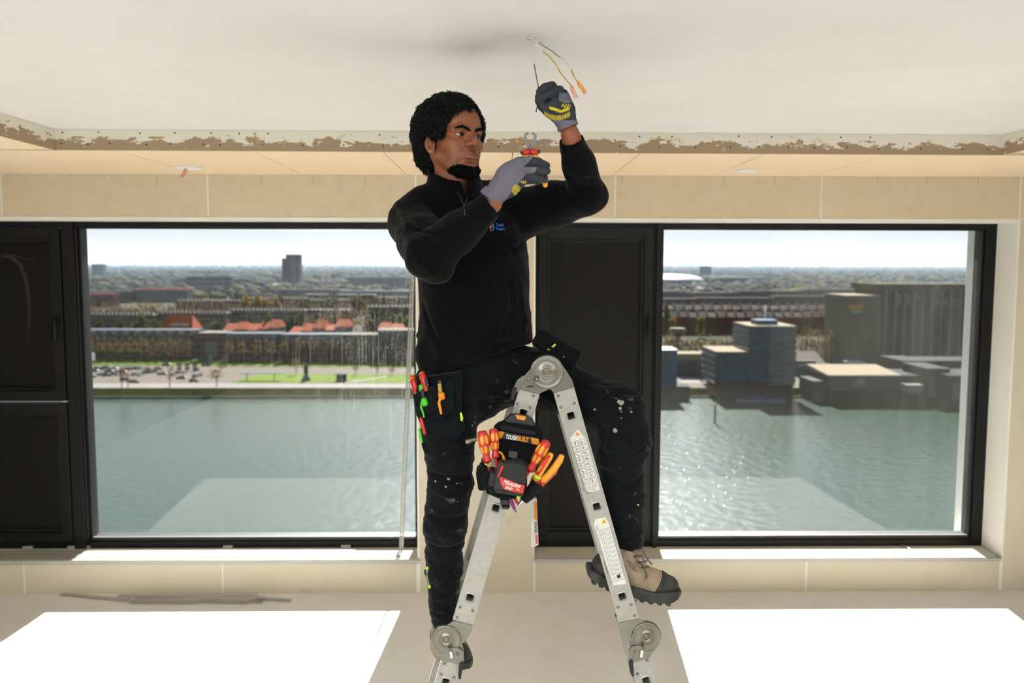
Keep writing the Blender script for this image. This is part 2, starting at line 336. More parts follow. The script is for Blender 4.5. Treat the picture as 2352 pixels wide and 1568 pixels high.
# side and rear walls
bare = mat('darkened_unseen_wall', rgb(120, 119, 117), .9, var=(2, rgb(134, 132, 128), .6))  # unseen walls set dark to weaken their reflection in the panes
obj('wall_left', MB().box((XL-.3, YB, 0), (XL, YW, ZC)), bare, kind='structure')
obj('wall_right', MB().box((XR, YB, 0), (XR+.3, YW, ZC)), plaster, kind='structure')
obj('wall_front', MB().box((XL-.3, YB-.3, 0), (XR+.3, YB, ZC)), bare, kind='structure')
# ------------------------------------------------------------------ windows
YF = 5.42; FD = 0.085
def bar(m, x0, x1, z0, z1, y0=YF, y1=YF+FD): return m.box((x0, y0, z0), (x1, y1, z1))
def window(name, x0, x1, xs0, xs1, xg0, xg1, sash, gmat):
    """x0..x1 opening, xs0..xs1 opaque sash side, xg0..xg1 glass"""
    root = empty(name, ((x0+x1)/2, YF, ZSILL), kind='structure')
    zg0, zg1 = 0.268, 2.214
    f = MB(); bar(f, x0-.004, x1+.004, ZHEAD-0.034, ZHEAD+.002); bar(f, x0-.004, x1+.004, ZSILL-.002, ZSILL+0.040)
    obj('frame_rail', f, dark, root, bevel=0.002)
    f = MB()
    for (a, b) in ((x0-.004, xs0+.008), (xg1, x1+.004)): bar(f, a, b, ZSILL+.040, ZHEAD-.034)
    obj('frame_jamb', f, dark, root, bevel=0.002)
    f = MB(); bar(f, xs1, xg0, ZSILL+.04, ZHEAD-.034, YF-0.012); bar(f, xs1+.012, xg0-.010, ZSILL+.001, ZHEAD-.002, YF-0.03, YF-0.012); bar(f, xg0, xg0+.012, zg0, zg1, YF+.02); bar(f, xg1-.012, xg1, zg0, zg1, YF+.02)
    obj('mullion', f, dark, root, bevel=0.002)
    b = MB(); bar(b, xg0+.0, xg1, ZSILL+.040, zg0, YF+.012); bar(b, xg0, xg1, zg1, ZHEAD-.034, YF+.012); obj('glazing_bead', b, dark, root, bevel=0.0015)
    b = MB(); bar(b, xg0, xg1, zg0-.004, zg0+.006, YF+.022, YF+.05); obj('glazing_gasket', b, bead_line, root)
    obj('pane', MB().box((xg0, YF+.045, zg0), (xg1, YF+.066, zg1)), gmat, root)
    obj('outer_frame', MB().box((xg0-.03, YF+FD, ZSILL), (xg0+.0, YF+FD+.05, ZHEAD)).box((xg1, YF+FD, ZSILL), (xg1+.03, YF+FD+.05, ZHEAD)).box((xg0-.03, YF+FD, zg1), (xg1+.03, YF+FD+.05, ZHEAD)).box((xg0-.03, YF+FD, ZSILL), (xg1+.03, YF+FD+.05, zg0)), dark, root)
    for (z0, z1, hz) in sash:
        s = MB(); w = 0.062
        bar(s, xs0+.006, xs0+w, z0, z1, YF-.022); bar(s, xs1-w, xs1-.004, z0, z1, YF-.022); bar(s, xs0+w, xs1-w, z0, z0+w, YF-.022); bar(s, xs0+w, xs1-w, z1-w, z1, YF-.022)
        so = obj('sash', s, dark, root, bevel=0.003)
        s = MB(); w2 = w+.020
        bar(s, xs0+w, xs0+w2, z0+w, z1-w, YF-.006); bar(s, xs1-w2, xs1-w, z0+w, z1-w, YF-.006); bar(s, xs0+w2, xs1-w2, z0+w, z0+w2, YF-.006); bar(s, xs0+w2, xs1-w2, z1-w2, z1-w, YF-.006)
        obj('sash_bead', s, dark, so, bevel=0.002)
        obj('sash_panel', MB().box((xs0+w2, YF+.012, z0+w2), (xs1-w2, YF+.05, z1-w2)), dark_panel, so)
        if hz:
            hx = xs1-0.034
            h = MB().box((hx-.014, YF-.034, hz-.045), (hx+.014, YF-.022, hz+.03)); 
            h.tube([(hx, YF-.03, hz), (hx, YF-.062, hz), (hx, YF-.068, hz-.012), (hx, YF-.066, hz-.11), (hx, YF-.060, hz-.128)], [.010, .010, .010, .009, .007], 8)
            obj('handle', h, dark, so, bevel=0.002)
    return root
g = lambda px, py, Y=YF: at(px, py, Y)
w1 = window('window_1', L0, L1, -3.39, -2.675, -2.583, -0.520, [(1.150, 2.215, 1.66), (0.255, 1.135, None)], glass_l)
w2 = window('window_2', R0, R1, 0.232, 0.955, 1.006, 3.020, [(0.255, 2.215, 1.66)], glass_r)
sill_m = mat('sill_screed', rgb(214, 206, 190), 0.75, var=(5, rgb(200, 190, 172), 0.5))
obj('trim_1', MB().box((L0, YW-.012, ZSILL-.015), (L1+.012, YF+.02, ZSILL)), sill_m, kind='structure', bevel=0.002)
obj('trim_2', MB().box((R0-.004, YW-.012, ZSILL-.015), (R1-.004, YF+.02, ZSILL)), sill_m, kind='structure', bevel=0.002)
# ------------------------------------------------------------------ the world outside
ZG, ZW = -51.0, -54.5
rgb0 = rgb; _before = set(m.name for m in bpy.data.materials)
def scaled(k):
    def f(r, g, b): c = rgb0(r, g, b); return (c[0]*k, c[1]*k, c[2]*k, 1.0)
    return f
rgb = scaled(0.26)                         # ground and plants reflect little
def gp(px, py, dz=0.0): p = atz(px, py, ZG+dz); return (p[0], p[1])
def ytop(px, py, Y): return at(px, py, Y)[2]
water_m = mat('river_water', rgb(66, 98, 80), 0.20, bump=(0.35, 0.55, 0.5), spec=0.42)
_wn = water_m.node_tree.nodes
for _k in _wn:
    if _k.type == 'TEX_NOISE': _k.inputs['Detail'].default_value = 3
bank_m = mat('grassy_bank', rgb(150, 156, 50), 0.9, var=[(0.5, rgb(96, 100, 40), 0.5), (0.12, rgb(176, 178, 56), 0.4)])
stone_m = mat('bank_stones', rgb(96, 88, 74), 0.9, var=(1.2, rgb(60, 56, 46), 0.5))
grass_m = mat('lawn', rgb(136, 168, 20), 0.9, var=[(0.09, rgb(156, 176, 24), 0.5), (0.6, rgb(116, 150, 18), 0.6)])
pave_m = mat('paving', rgb(156, 142, 124), 0.85, var=(0.15, rgb(140, 126, 108), 0.6))
path_m = mat('pale_path', rgb(198, 190, 184), 0.85, var=(0.2, rgb(178, 168, 160), 0.6))
asph_m = mat('asphalt', rgb(92, 88, 82), 0.85, var=(0.2, rgb(108, 102, 94), 0.6))
field_m = mat('town_ground', rgb(96, 92, 66), 0.95, var=[(0.012, rgb(112, 98, 70), 0.5), (0.05, rgb(74, 82, 60), 0.5)])
river = obj('river', MB().add([(-900, 6.5, ZW), (900, 6.5, ZW), (900, 380, ZW), (-900, 380, ZW)], [(0, 1, 2, 3)]), water_m, kind='stuff', label='grey green river below the windows', cat='river')
yb = atz(560, 891, ZG)[1]; yw = yb-5.0
obj('ground', MB().box((-6500, yb, ZG-6), (6500, 16000, ZG)), field_m, kind='structure', label='town ground beyond the river')
obj('embankment', MB().add([(-900, yw, ZW-.5), (-900, yb, ZG+.05), (900, yb, ZG+.05), (900, yw, ZW-.5), (-900, yb+3, ZG+.05), (900, yb+3, ZG+.05)], [(0, 3, 2, 1), (1, 2, 5, 4)]), bank_m, kind='structure', label='grassy river embankment')
obj('stone_edge', MB().box((-900, yw-1.2, ZW-1), (900, yw+1.0, ZW+0.7)), stone_m, kind='structure', label='stone edge at the water')
ORD = ['first', 'second', 'third', 'fourth', 'fifth', 'sixth', 'seventh', 'eighth', 'ninth', 'tenth', 'eleventh', 'twelfth', 'thirteenth', 'fourteenth', 'fifteenth', 'sixteenth', 'seventeenth', 'eighteenth', 'nineteenth', 'twentieth', 'twenty-first', 'twenty-second', 'twenty-third', 'twenty-fourth', 'twenty-fifth', 'twenty-sixth', 'twenty-seventh', 'twenty-eighth', 'twenty-ninth', 'thirtieth']
def ground_patch(name, pts, dz, m, label):
    P = [gp(*p) for p in pts]; mb = MB().prism([(x, max(y, yb+.01)) for x, y in P], 2, ZG-.02, ZG+dz)
    return obj(name, mb, m, kind='structure', label=label)
ground_patch('promenade', [(60, 890.5), (1100, 893.5), (1100, 880), (530, 880), (60, 881)], .06, path_m, 'pale riverside promenade')
ground_patch('parking_ground', [(60, 881), (530, 881), (640, 848), (640, 843), (60, 838)], .05, pave_m, 'paved ground of the car park')
ground_patch('lawn', [(526, 879), (1100, 879), (1100, 862), (600, 859)], .09, grass_m, 'bright lawn with the statue')
ground_patch('riverside_road', [(600, 859), (1100, 861), (1100, 846), (640, 843)], .07, pave_m, 'pale road behind the lawn')
ground_patch('garden_path', [(790, 877.5), (815, 878), (900, 864), (888, 864)], .13, path_m, 'narrow path across the lawn')
ground_patch('grass_strip', [(60, 837), (1100, 846), (1100, 834), (60, 822)], .10, grass_m, 'long grass strip before the brick flats')
ground_patch('street', [(60, 822), (1100, 834), (1100, 829), (60, 818)], .04, asph_m, 'shaded street before the brick flats')
ground_patch('quay_yard', [(1400, 893), (1700, 893), (1700, 860), (1400, 858)], .06, pave_m, 'brown paved quay between the waterside buildings')
ground_patch('quay_yard', [(1560, 880), (1650, 882), (1655, 868), (1560, 866)], .12, path_m, 'white sunlit yard between the waterside buildings')
ground_patch('quay_yard', [(1826, 890), (1905, 891), (1905, 850), (1826, 845)], .06, pave_m, 'sunlit quay beside the low shed')
ground_patch('lawn', [(1880, 842), (1960, 843), (1960, 832), (1880, 832)], .10, grass_m, 'small green lawn beside the grain silo')
# materials of buildings
rgb = scaled(0.34)
brick_b = mat('brown_brick', rgb(104, 82, 66), 0.9, var=(0.4, rgb(118, 94, 74), 0.6)); brick_r = mat('red_brick', rgb(104, 58, 48), 0.9, var=(0.4, rgb(118, 70, 58), 0.6))
brown_tiles = mat('brown_tiles', rgb(98, 80, 72), .9, var=(.3, rgb(118, 94, 82), .6)); rust_tiles = mat('rust_tiles', rgb(92, 62, 54), .9, var=(.3, rgb(104, 72, 62), .6)); dusk_tiles = mat('dusk_tiles', rgb(76, 72, 74), .9, var=(.3, rgb(88, 84, 84), .6)); slate = mat('slate_roof', rgb(96, 108, 118), 0.6, var=(0.5, rgb(120, 130, 136), 0.6)); flat_roof = mat('bitumen_roof', rgb(170, 162, 148), 0.9, var=(0.2, rgb(150, 142, 130), 0.6))
orange_roof = mat('orange_tiles', rgb(216, 104, 44), 0.8, var=(0.6, rgb(190, 90, 46), 0.6)); pale_wall = mat('pale_render', rgb(176, 172, 160), 0.9, var=(0.1, rgb(158, 154, 144), 0.6))
grey_wall = mat('grey_render', rgb(104, 108, 108), 0.9, var=(0.1, rgb(118, 122, 120), 0.6)); dark_wall = mat('dark_cladding', rgb(58, 60, 60), 0.8, var=(0.2, rgb(70, 72, 70), 0.6))
blue_wall = mat('blue_grey_cladding', rgb(120, 146, 166), 0.7, var=(0.1, rgb(136, 160, 176), 0.6)); teal_glass = mat('teal_glazing', rgb(70, 96, 98), 0.25, spec=0.8)
win_glass = mat('far_window_glass', rgb(64, 76, 84), 0.2, spec=0.8); win_frame = mat('far_window_frame', rgb(188, 188, 180), 0.7)
concrete = mat('silo_concrete', rgb(112, 116, 110), 0.9, var=[(0.05, rgb(98, 100, 94), 0.6), (0.4, rgb(122, 124, 118), 0.5)]); concrete_d = mat('silo_concrete_dark', rgb(78, 92, 92), 0.9, var=(0.06, rgb(66, 80, 84), 0.6))
rib_m = mat('silo_rib', rgb(132, 146, 146), 0.85); tan_roof = mat('sand_roof', rgb(196, 178, 148), 0.9, var=(0.2, rgb(182, 164, 136), 0.6)); white_roof = mat('white_membrane', rgb(238, 238, 234), 0.5)
far_wall = mat('far_render', rgb(120, 122, 122), 0.9, var=(0.02, rgb(104, 108, 110), 0.6)); tower_brick = mat('tower_brick', rgb(126, 92, 80), 0.9, var=(0.06, rgb(112, 84, 74), 0.6))
_WM = {}
def window_mesh(w, h):
    k = (round(w, 2), round(h, 2))
    if k not in _WM:
        fr = min(0.16, w*.08); m = MB().box((-w/2, -.10, -h/2), (-w/2+fr, 0, h/2)).box((w/2-fr, -.10, -h/2), (w/2, 0, h/2)).box((-w/2+fr, -.10, -h/2), (w/2-fr, 0, -h/2+fr)).box((-w/2+fr, -.10, h/2-fr), (w/2-fr, 0, h/2)).box((-fr/2, -.10, -h/2+fr), (fr/2, 0, h/2-fr))
        n = len(m.f); m.box((-w/2+fr, -.04, -h/2+fr), (w/2-fr, 0, h/2-fr))
        me = bpy.data.meshes.new('window'); me.from_pydata(m.v, [], m.f); me.materials.append(win_frame); me.materials.append(win_glass)
        me.polygons.foreach_set('material_index', np.array([0]*n+[1]*(len(m.f)-n), np.int32)); me.update(); _WM[k] = me
    return _WM[k]
def put_window(parent, x, y, z, w, h):
    o = bpy.data.objects.new('window', window_mesh(w, h)); COL.objects.link(o); o.parent = parent; o.location = tuple(np.array((x, y, z))-WO[parent.name]); return o
def span(px0, px1, py, Y): return at(px0, py, Y)[0], at(px1, py, Y)[0]
FOOT = []
def block(name, label, cat, px0, px1, yt, ybs, depth, wallm, roofm=flat_roof, floors=0, bays=0, mansard=None, group=None, roof_h=0.5, Y=None, wfrac=(.62, .58), zb=ZG):
    Y = Y or atz((px0+px1)/2, ybs, zb)[1]; x0, x1 = span(px0, px1, (yt+ybs)/2, Y); zt = ytop((px0+px1)/2, yt, Y)
    root = empty(name, ((x0+x1)/2, Y, zb), label, cat, group); FOOT.append((x0, x1, Y, Y+depth))
    zr = zt-(mansard or roof_h)
    obj('walls', MB().box((x0, Y, zb), (x1, Y+depth, zr)), wallm, root)
    if mansard: obj('roof', MB().prism([(Y-.3, zr), (Y+1.8, zt), (Y+depth-1.8, zt), (Y+depth+.3, zr)], 0, x0, x1), roofm, root)
    else: obj('roof', MB().box((x0-.3, Y-.3, zr), (x1+.3, Y+depth+.3, zt)), roofm, root)
    if floors:
        fh = (zr-zb)/floors; bw = (x1-x0)/bays
        for i in range(floors):
            for j in range(bays): put_window(root, x0+(j+.5)*bw, Y, zb+(i+.52)*fh, bw*wfrac[0], fh*wfrac[1])
    return root, x0, x1, Y, zr, zt
def dormers(root, x0, x1, n, Y, z, w, h, m):
    for i in range(n):
        xc = x0+(i+.5)*(x1-x0)/n; obj('dormer', MB().box((xc-w/2, Y-.2, z), (xc+w/2, Y+1.6, z+h)), m, root)
# --- brick flats along the grass strip
r = block('brick_flats', 'long brown brick flats with slate mansard roof behind bare trees', 'building', 150, 455, 758, 824, 14, brick_b, slate, 4, 22, mansard=3.2); dormers(r[0], r[1], r[2], 12, r[3], r[4]+.4, 3.2, 2.0, pale_wall)
r = block('brick_block', 'red brick block with a tall teal glazed front between the flats', 'building', 455, 515, 764, 827, 15, brick_r, flat_roof, 4, 5)
obj('glazed_front', MB().box((r[1]+(r[2]-r[1])*.22, r[3]-.5, ZG), (r[1]+(r[2]-r[1])*.78, r[3]-.1, ZG+(r[4]-ZG)*.72)), teal_glass, r[0])
block('brick_flats', 'brown brick flats right beside the teal glazed block', 'building', 515, 645, 766, 829, 14, brick_b, slate, 4, 10, mansard=2.6)
block('brick_flats', 'dark brick flats with blue slate roof, behind the statue', 'building', 645, 792, 768, 831, 14, brick_b, slate, 4, 12, mansard=2.6)
block('brick_flats', 'blue grey flats with balcony bays right of the dark brick flats', 'building', 792, 868, 768, 831, 14, grey_wall, flat_roof, 5, 6)
block('brick_flats', 'tall dark flats at the right end of the row', 'building', 868, 1010, 758, 832, 16, grey_wall, flat_roof, 5, 10)
# --- the big house with the orange roof
def gabled(name, label, px0, px1, yridge, yeave, ybs, depth, wallm, roofm, dorm=0, group=None):
    Y = atz((px0+px1)/2, ybs, ZG)[1]; x0, x1 = span(px0, px1, yeave, Y); ze = ytop((px0+px1)/2, yeave, Y); zr = ytop((px0+px1)/2, yridge, Y)
    root = empty(name, ((x0+x1)/2, Y, ZG), label, 'house', group); s = (x1-x0)*.13
    obj('walls', MB().box((x0, Y, ZG), (x1, Y+depth, ze)), wallm, root)
    obj('roof', MB().add([(x0-.3, Y-.4, ze), (x1+.3, Y-.4, ze), (x1+.3, Y+depth+.4, ze), (x0-.3, Y+depth+.4, ze), (x0+s, Y+depth/2, zr), (x1-s, Y+depth/2, zr)], [(0, 1, 5, 4), (1, 2, 5), (2, 3, 4, 5), (3, 0, 4), (3, 2, 1, 0)]), roofm, root)
    for i in range(dorm):
        xc = x0+(x1-x0)*(.38+.14*i); obj('dormer', MB().box((xc-1.1, Y+.4, ze+.8), (xc+1.1, Y+3, ze+3.0)), pale_wall, root)
    return root
gabled('orange_roof_house', 'large house with a broad steep orange tiled roof', 366, 441, 725, 756, 806, 18, brick_r, orange_roof, 4)
for i, (a, b, yr, ye) in enumerate([(512, 542, 744, 758), (540, 568, 741, 756), (566, 594, 745, 758), (592, 618, 740, 755), (616, 642, 735, 752), (664, 694, 752, 764), (690, 722, 745, 760), (718, 746, 736, 754), (742, 770, 747, 758), (770, 802, 734, 750), (868, 898, 742, 756), (896, 926, 745, 757)]):
    gabled('terraced_house', 'small orange roofed house behind the brick flats, number %s of the row from the left' % ['one', 'two', 'three', 'four', 'five', 'six', 'seven', 'eight', 'nine', 'ten', 'eleven', 'twelve'][i], a, b, yr, ye, 800, 16, pale_wall, orange_roof, 0, 'orange roofed houses behind the flats')
# --- long low blocks further back: (px0, px1, top, base, wall, roof)
far_rows = [(176, 352, 722, 775, grey_wall, flat_roof), (356, 520, 718, 772, pale_wall, flat_roof), (520, 700, 712, 768, pale_wall, flat_roof), (700, 800, 712, 765, grey_wall, slate), (838, 955, 704, 760, dark_wall, flat_roof),
            (405, 560, 690, 728, grey_wall, flat_roof), (555, 700, 684, 724, brick_r, flat_roof), (640, 800, 688, 722, grey_wall, flat_roof), (700, 860, 676, 715, brick_r, slate), (860, 960, 682, 716, grey_wall, flat_roof),
            (190, 300, 668, 695, brick_b, slate), (300, 430, 664, 694, grey_wall, orange_roof), (180, 260, 674, 705, brick_r, orange_roof), (640, 780, 664, 690, grey_wall, flat_roof), (780, 950, 668, 695, far_wall, slate),
            (1400, 1600, 686, 730, brick_r, brown_tiles), (1600, 1780, 684, 728, grey_wall, brown_tiles), (1780, 1945, 680, 724, brick_r, brown_tiles),
            (1420, 1580, 668, 700, grey_wall, flat_roof), (1580, 1700, 672, 704, brick_b, brown_tiles), (1700, 1850, 668, 700, grey_wall, brown_tiles), (1850, 1960, 664, 696, far_wall, flat_roof)]
def rowlabel(i, w, rf, a):
    tone = {'grey_render': 'grey', 'pale_render': 'pale', 'dark_cladding': 'dark', 'red_brick': 'reddish', 'brown_brick': 'brown', 'far_render': 'hazy grey'}[w.name]
    top = {'bitumen_roof': 'flat roof', 'slate_roof': 'slate roof', 'orange_tiles': 'orange roof', 'brown_tiles': 'brown roof'}[rf.name]
    side = 'seen through the left window' if a < 1100 else 'seen through the right window'
    order = ['nearest', 'second', 'third', 'fourth', 'fifth', 'sixth', 'seventh', 'eighth', 'ninth', 'tenth', 'eleventh', 'twelfth', 'thirteenth', 'fourteenth', 'fifteenth']
    return '%s low block with %s, %s town row %s' % (tone, top, order[i], side)
nl = nr = 0
for (a, b, t, bs, wm, rm) in far_rows:
    i = nl if a < 1100 else nr
    if a < 1100: nl += 1
    else: nr += 1
    root, x0, x1, Y, zr, zt = block('housing_block', rowlabel(i, wm, rm, a), 'building', a, b, t, bs, 18, wm, rm, group='long low blocks of the far town', roof_h=1.2)
    n = max(6, int((b-a)/9)); fh = (zr-ZG)
    for k in range(2): obj('window_band', MB().box((x0+1, Y-.15, zr-2.4-k*3.4), (x1-1, Y, zr-.9-k*3.4)), win_glass, root)
    dormers(root, x0, x1, n, Y, zt-1.0 if rm in (slate, brown_tiles) else zt, 1.6, 1.8, win_frame if rm in (slate, brown_tiles) else pale_wall)
for k, (yr, ye, bs, nm) in enumerate([(701, 710, 752, 'rear'), (717, 728, 768, 'front')]):
    for i, px in enumerate(range(1508+k*9, 1940, 22)):
        h_ = gabled('terraced_house', 'brown terraced house behind the office building, %s from the left in the %s row' % (ORD[i], nm), px, px+21, yr+random.uniform(-2, 2), ye, bs, 14, random.choice((brick_r, brick_b, brick_r)), random.choice((brown_tiles, rust_tiles, dusk_tiles)), 0, 'brown terraced houses behind the office building')
        o_ = WO[h_.name]; zz = ytop(px, yr, o_[1]); obj('chimney', MB().box((o_[0]+3, o_[1]+6, zz-1.5), (o_[0]+4.6, o_[1]+7.6, zz+1.6)), win_frame, h_)
# --- towers and far slabs
r = block('tower_block', 'tall brown brick tower with stepped top above the horizon', 'tower', 657, 688, 584, 664, 26, tower_brick, flat_roof); obj('stepped_wing', MB().box((at(647, 620, r[3])[0], r[3]+2, ZG), (r[1], r[3]+20, ytop(650, 593, r[3]))), tower_brick, r[0]); obj('glazed_strip', MB().box((r[1]+(r[2]-r[1])*.42, r[3]-.3, ZG+6), (r[1]+(r[2]-r[1])*.72, r[3], r[4]-4)), far_wall, r[0])
for i, (a, b, t) in enumerate([(428, 448, 636), (450, 470, 634), (472, 492, 633), (494, 512, 634), (514, 530, 636)]):
    r = block('slab_block', '%s of five grey slabs standing side by side in the hazy distance' % ['leftmost', 'second from left', 'middle', 'fourth from left', 'rightmost'][i], 'tower', a, b, t, 672, 16, far_wall, flat_roof, group='five grey slabs in the distance')
    for k in range(4): obj('balcony_band', MB().box((r[1], r[3]-1.2, ZG+10+k*9), (r[2], r[3], ZG+12+k*9)), pale_wall, r[0])
block('distant_tower', 'dark tower with masts on the horizon at the far left', 'tower', 211, 236, 606, 640, 30, far_wall); block('distant_tower', 'dark tower on the horizon above the white dome', 'tower', 1611, 1634, 611, 640, 30, dark_wall)
block('distant_slab', 'blue grey slab block near the right edge of the left window', 'building', 800, 930, 636, 668, 26, grey_wall); block('white_hall', 'low white roofed hall at the foot of the brick tower', 'building', 618, 672, 652, 662, 60, far_wall, white_roof, roof_h=3); block('white_hall', 'low bright hall right of the brick tower', 'building', 680, 708, 657, 664, 60, far_wall, white_roof, roof_h=3)
block('white_hall', 'small white hall below the dome', 'building', 1576, 1616, 661, 671, 50, far_wall, white_roof, roof_h=4); block('stadium_stand', 'long dark hall with a pale roof edge right of the white dome', 'building', 1640, 1768, 636, 654, 80, dark_wall, pale_wall, roof_h=5)
Yd = atz(1570, 657, ZG)[1]; x0, x1 = span(1495, 1640, 645, Yd); zd0, zd1 = ytop(1570, 645, Yd), ytop(1570, 630, Yd)
FOOT.append((x0, x1, Yd-180, Yd+260)); dome = empty('stadium_dome', ((x0+x1)/2, Yd, ZG), 'bright white low domed roof of a distant hall', 'hall')
dm = MB(); cx_, ry_ = (x0+x1)/2, 130.0; V = []; n1, n2 = 8, 28
for a in range(n1+1):
    el = math.pi/2*a/n1
    for b in range(n2): t = 2*math.pi*b/n2; V.append((cx_+(x1-x0)/2*math.cos(el)*math.cos(t), Yd+ry_+ry_*math.cos(el)*math.sin(t), zd0+(zd1-zd0)*math.sin(el)))
obj('roof', dm.add(V, [(a*n2+b, a*n2+(b+1) % n2, (a+1)*n2+(b+1) % n2, (a+1)*n2+b) for a in range(n1) for b in range(n2)], True), white_roof, dome); obj('walls', MB().box((x0+40, Yd+60, ZG), (x1-40, Yd+180, zd0+.5)), dark_wall, dome)
# --- waterside buildings seen through the right window
Yo = atz(1735, 917, ZW)[1]; root = empty('office_building', (at(1735, 850, Yo)[0], Yo, ZW), 'stepped office building with pale floor bands standing over the water', 'building')
xa, xb, xc = at(1645, 850, Yo)[0], at(1722, 800, Yo)[0], at(1826, 850, Yo)[0]; band = mat('office_band', rgb(122, 142, 152), 0.7); oglass = mat('office_glazing', rgb(40, 54, 62), 0.25, spec=0.8)
z0, zm, z1 = ytop(1735, 884, Yo), ytop(1680, 809, Yo), ytop(1770, 750, Yo)
def bands(x0, x1, zlo, zhi, n, dep, nm):
    fh = (zhi-zlo)/n
    for i in range(n):
        b = zlo+i*fh; c = min(2.2, (x1-x0)*.2)
        poly = lambda o: [(x0-o+c, Yo-o), (x1+o, Yo-o), (x1+o, Yo+dep+o), (x0-o, Yo+dep+o), (x0-o, Yo-o+c)]
        obj('glazing_band', MB().prism(poly(0), 2, b, b+fh*.55), oglass, root); obj('floor_band', MB().prism(poly(.35), 2, b+fh*.55, b+fh), band, root)
        for k in range(nm): xx = x0+c+(x1-x0-c)*(k+.5)/nm; obj('mullion', MB().box((xx-.12, Yo-.18, b), (xx+.12, Yo, b+fh*.55)), band, root)
bands(xa, xc, z0, zm, 5, 26, 16); bands(xb, xc, zm, z1, 4, 26, 9)
obj('wing_roof', MB().box((xa-.3, Yo-.3, zm), (xb, Yo+26, zm+.3)), tan_roof, root); obj('tower_roof', MB().box((xb-.3, Yo-.3, z1), (xc+.3, Yo+26, z1+.3)), tan_roof, root)
obj('base', MB().box((xa+2, Yo+.5, ZW), (xc-.5, Yo+25, z0)), dark_wall, root)
obj('plant_room', MB().box((at(1748, 745, Yo)[0], Yo+6, z1), (at(1797, 745, Yo)[0], Yo+15, ytop(1770, 737, Yo))), blue_wall, root); obj('antenna', MB().tube([(at(1772, 740, Yo)[0], Yo+9, z1+3), (at(1772, 740, Yo)[0], Yo+9, z1+8.5)], .25, 6), white_plastic, root)
# grain silo
Ys = atz(2000, 846, ZG)[1]; root = empty('grain_silo', (at(2100, 800, Ys)[0], Ys, ZG), 'huge grey concrete grain silo with vertical ribs', 'silo')
sa, sb, sc_ = at(1943, 760, Ys)[0], at(2021, 760, Ys)[0], at(2330, 760, Ys)[0]; zt1, zt2 = ytop(1980, 682, Ys), ytop(2130, 652, Ys)
obj('stair_tower', MB().box((sa, Ys, ZG), (sb, Ys+30, zt1)), concrete, root); obj('tower_coping', MB().box((sa-.3, Ys-.4, zt1), (sb, Ys+30, zt1+.9)), tan_roof, root)
obj('silo_wall', MB().box((sb, Ys+1, ZG), (sc_, Ys+34, zt2-3)), concrete_d, root); obj('silo_coping', MB().box((sb-2, Ys+.5, zt2-3), (sc_, Ys+34, zt2)), mat('silo_parapet', rgb(96, 98, 78), .9, var=(.2, rgb(110, 110, 88), .6)), root)
zl = ytop(2130, 822, Ys)
for px in [2034, 2056, 2077, 2098, 2119, 2140, 2161, 2182, 2204, 2226, 2247, 2268]:
    x = at(px, 740, Ys)[0]; obj('rib', MB().box((x-.5, Ys-.2, zl), (x+.5, Ys+1, zt2-3)), rib_m, root)
for i in range(9): put_window(root, at(2026, 700, Ys)[0]-1.6, Ys-.05, zt1-2-i*5.2, 1.6, 1.8)
for px, py in [(2066, 682), (2087, 681), (2109, 680), (2066, 693), (2087, 693), (2151, 693), (2172, 693), (2193, 693)]: put_window(root, at(px, py, Ys)[0], Ys+.95, ytop(px, py, Ys), 2.0, 2.2)
obj('ledge', MB().box((sb+2, Ys-1.4, zl-1), (sc_, Ys+1, zl)), rib_m, root)
bn = empty('banner', (at(1966, 711, Ys)[0], Ys-.4, ytop(1966, 722, Ys)), 'orange and green banner hung on the grey silo tower', 'banner'); bx0, bx1 = at(1949, 711, Ys)[0], at(1983, 711, Ys)[0]
by0, by1, by2 = ytop(1966, 722, Ys), ytop(1966, 709, Ys), ytop(1966, 699, Ys)
obj('green_field', MB().box((bx0, Ys-.5, by0), (bx1, Ys-.1, by1)), mat('banner_green', rgb(62, 160, 76), .8), bn); obj('orange_field', MB().box((bx0, Ys-.5, by1), (bx1, Ys-.1, by2)), mat('banner_orange', rgb(226, 160, 52), .8), bn)
obj('pale_lettering', MB().box((bx0+1.4, Ys-.56, by1-1.9), (bx1-1.4, Ys-.5, by1-.7)), win_frame, bn)
# low sheds
Yt = atz(1975, 927, ZW)[1]; x0, x1 = at(1903, 880, Yt)[0], at(2068, 880, Yt)[0]; ze = ytop(1975, 861, Yt)
root = empty('waterside_shed', ((x0+x1)/2, Yt, ZW), 'dark shed with a broad sand coloured roof at the water', 'shed')
obj('walls', MB().box((x0, Yt, ZW), (x1, Yt+24, ze)), dark_wall, root); obj('roof', MB().add([(x0-.4, Yt-.4, ze), (x1+.4, Yt-.4, ze), (x1+.4, Yt+25, ze+1.6), (x0-.4, Yt+25, ze+1.6), (x0-.4, Yt-.4, ze-.5), (x1+.4, Yt-.4, ze-.5), (x1+.4, Yt+25, ze-.5), (x0-.4, Yt+25, ze-.5)], [(0, 1, 2, 3), (4, 7, 6, 5), (0, 4, 5, 1), (1, 5, 6, 2), (2, 6, 7, 3), (3, 7, 4, 0)]), tan_roof, root)
obj('upper_wall', MB().box((x0+.4, Yt-.12, ZW+(ze-ZW)*.46), (x1-.4, Yt, ze-.5)), grey_wall, root)
mk = MB()
for k, (dx, dz, ln, sl) in enumerate([(-2.2, 0, 3.6, -.5), (-1.2, .6, 5.2, -.22), (-.3, .9, 6.0, -.08), (.5, .9, 6.0, .02), (1.3, .7, 5.0, .14), (2.1, .3, 3.6, .3)]):
    xx = at(1975, 880, Yt)[0]+dx*.62; zz = ze-2.2+dz; mk.tube([(xx, Yt-.14, zz), (xx+sl*ln*.4, Yt-.14, zz-ln*.5), (xx+sl*ln, Yt-.14, zz-ln*.85)], [.25, .3, .15], 5)
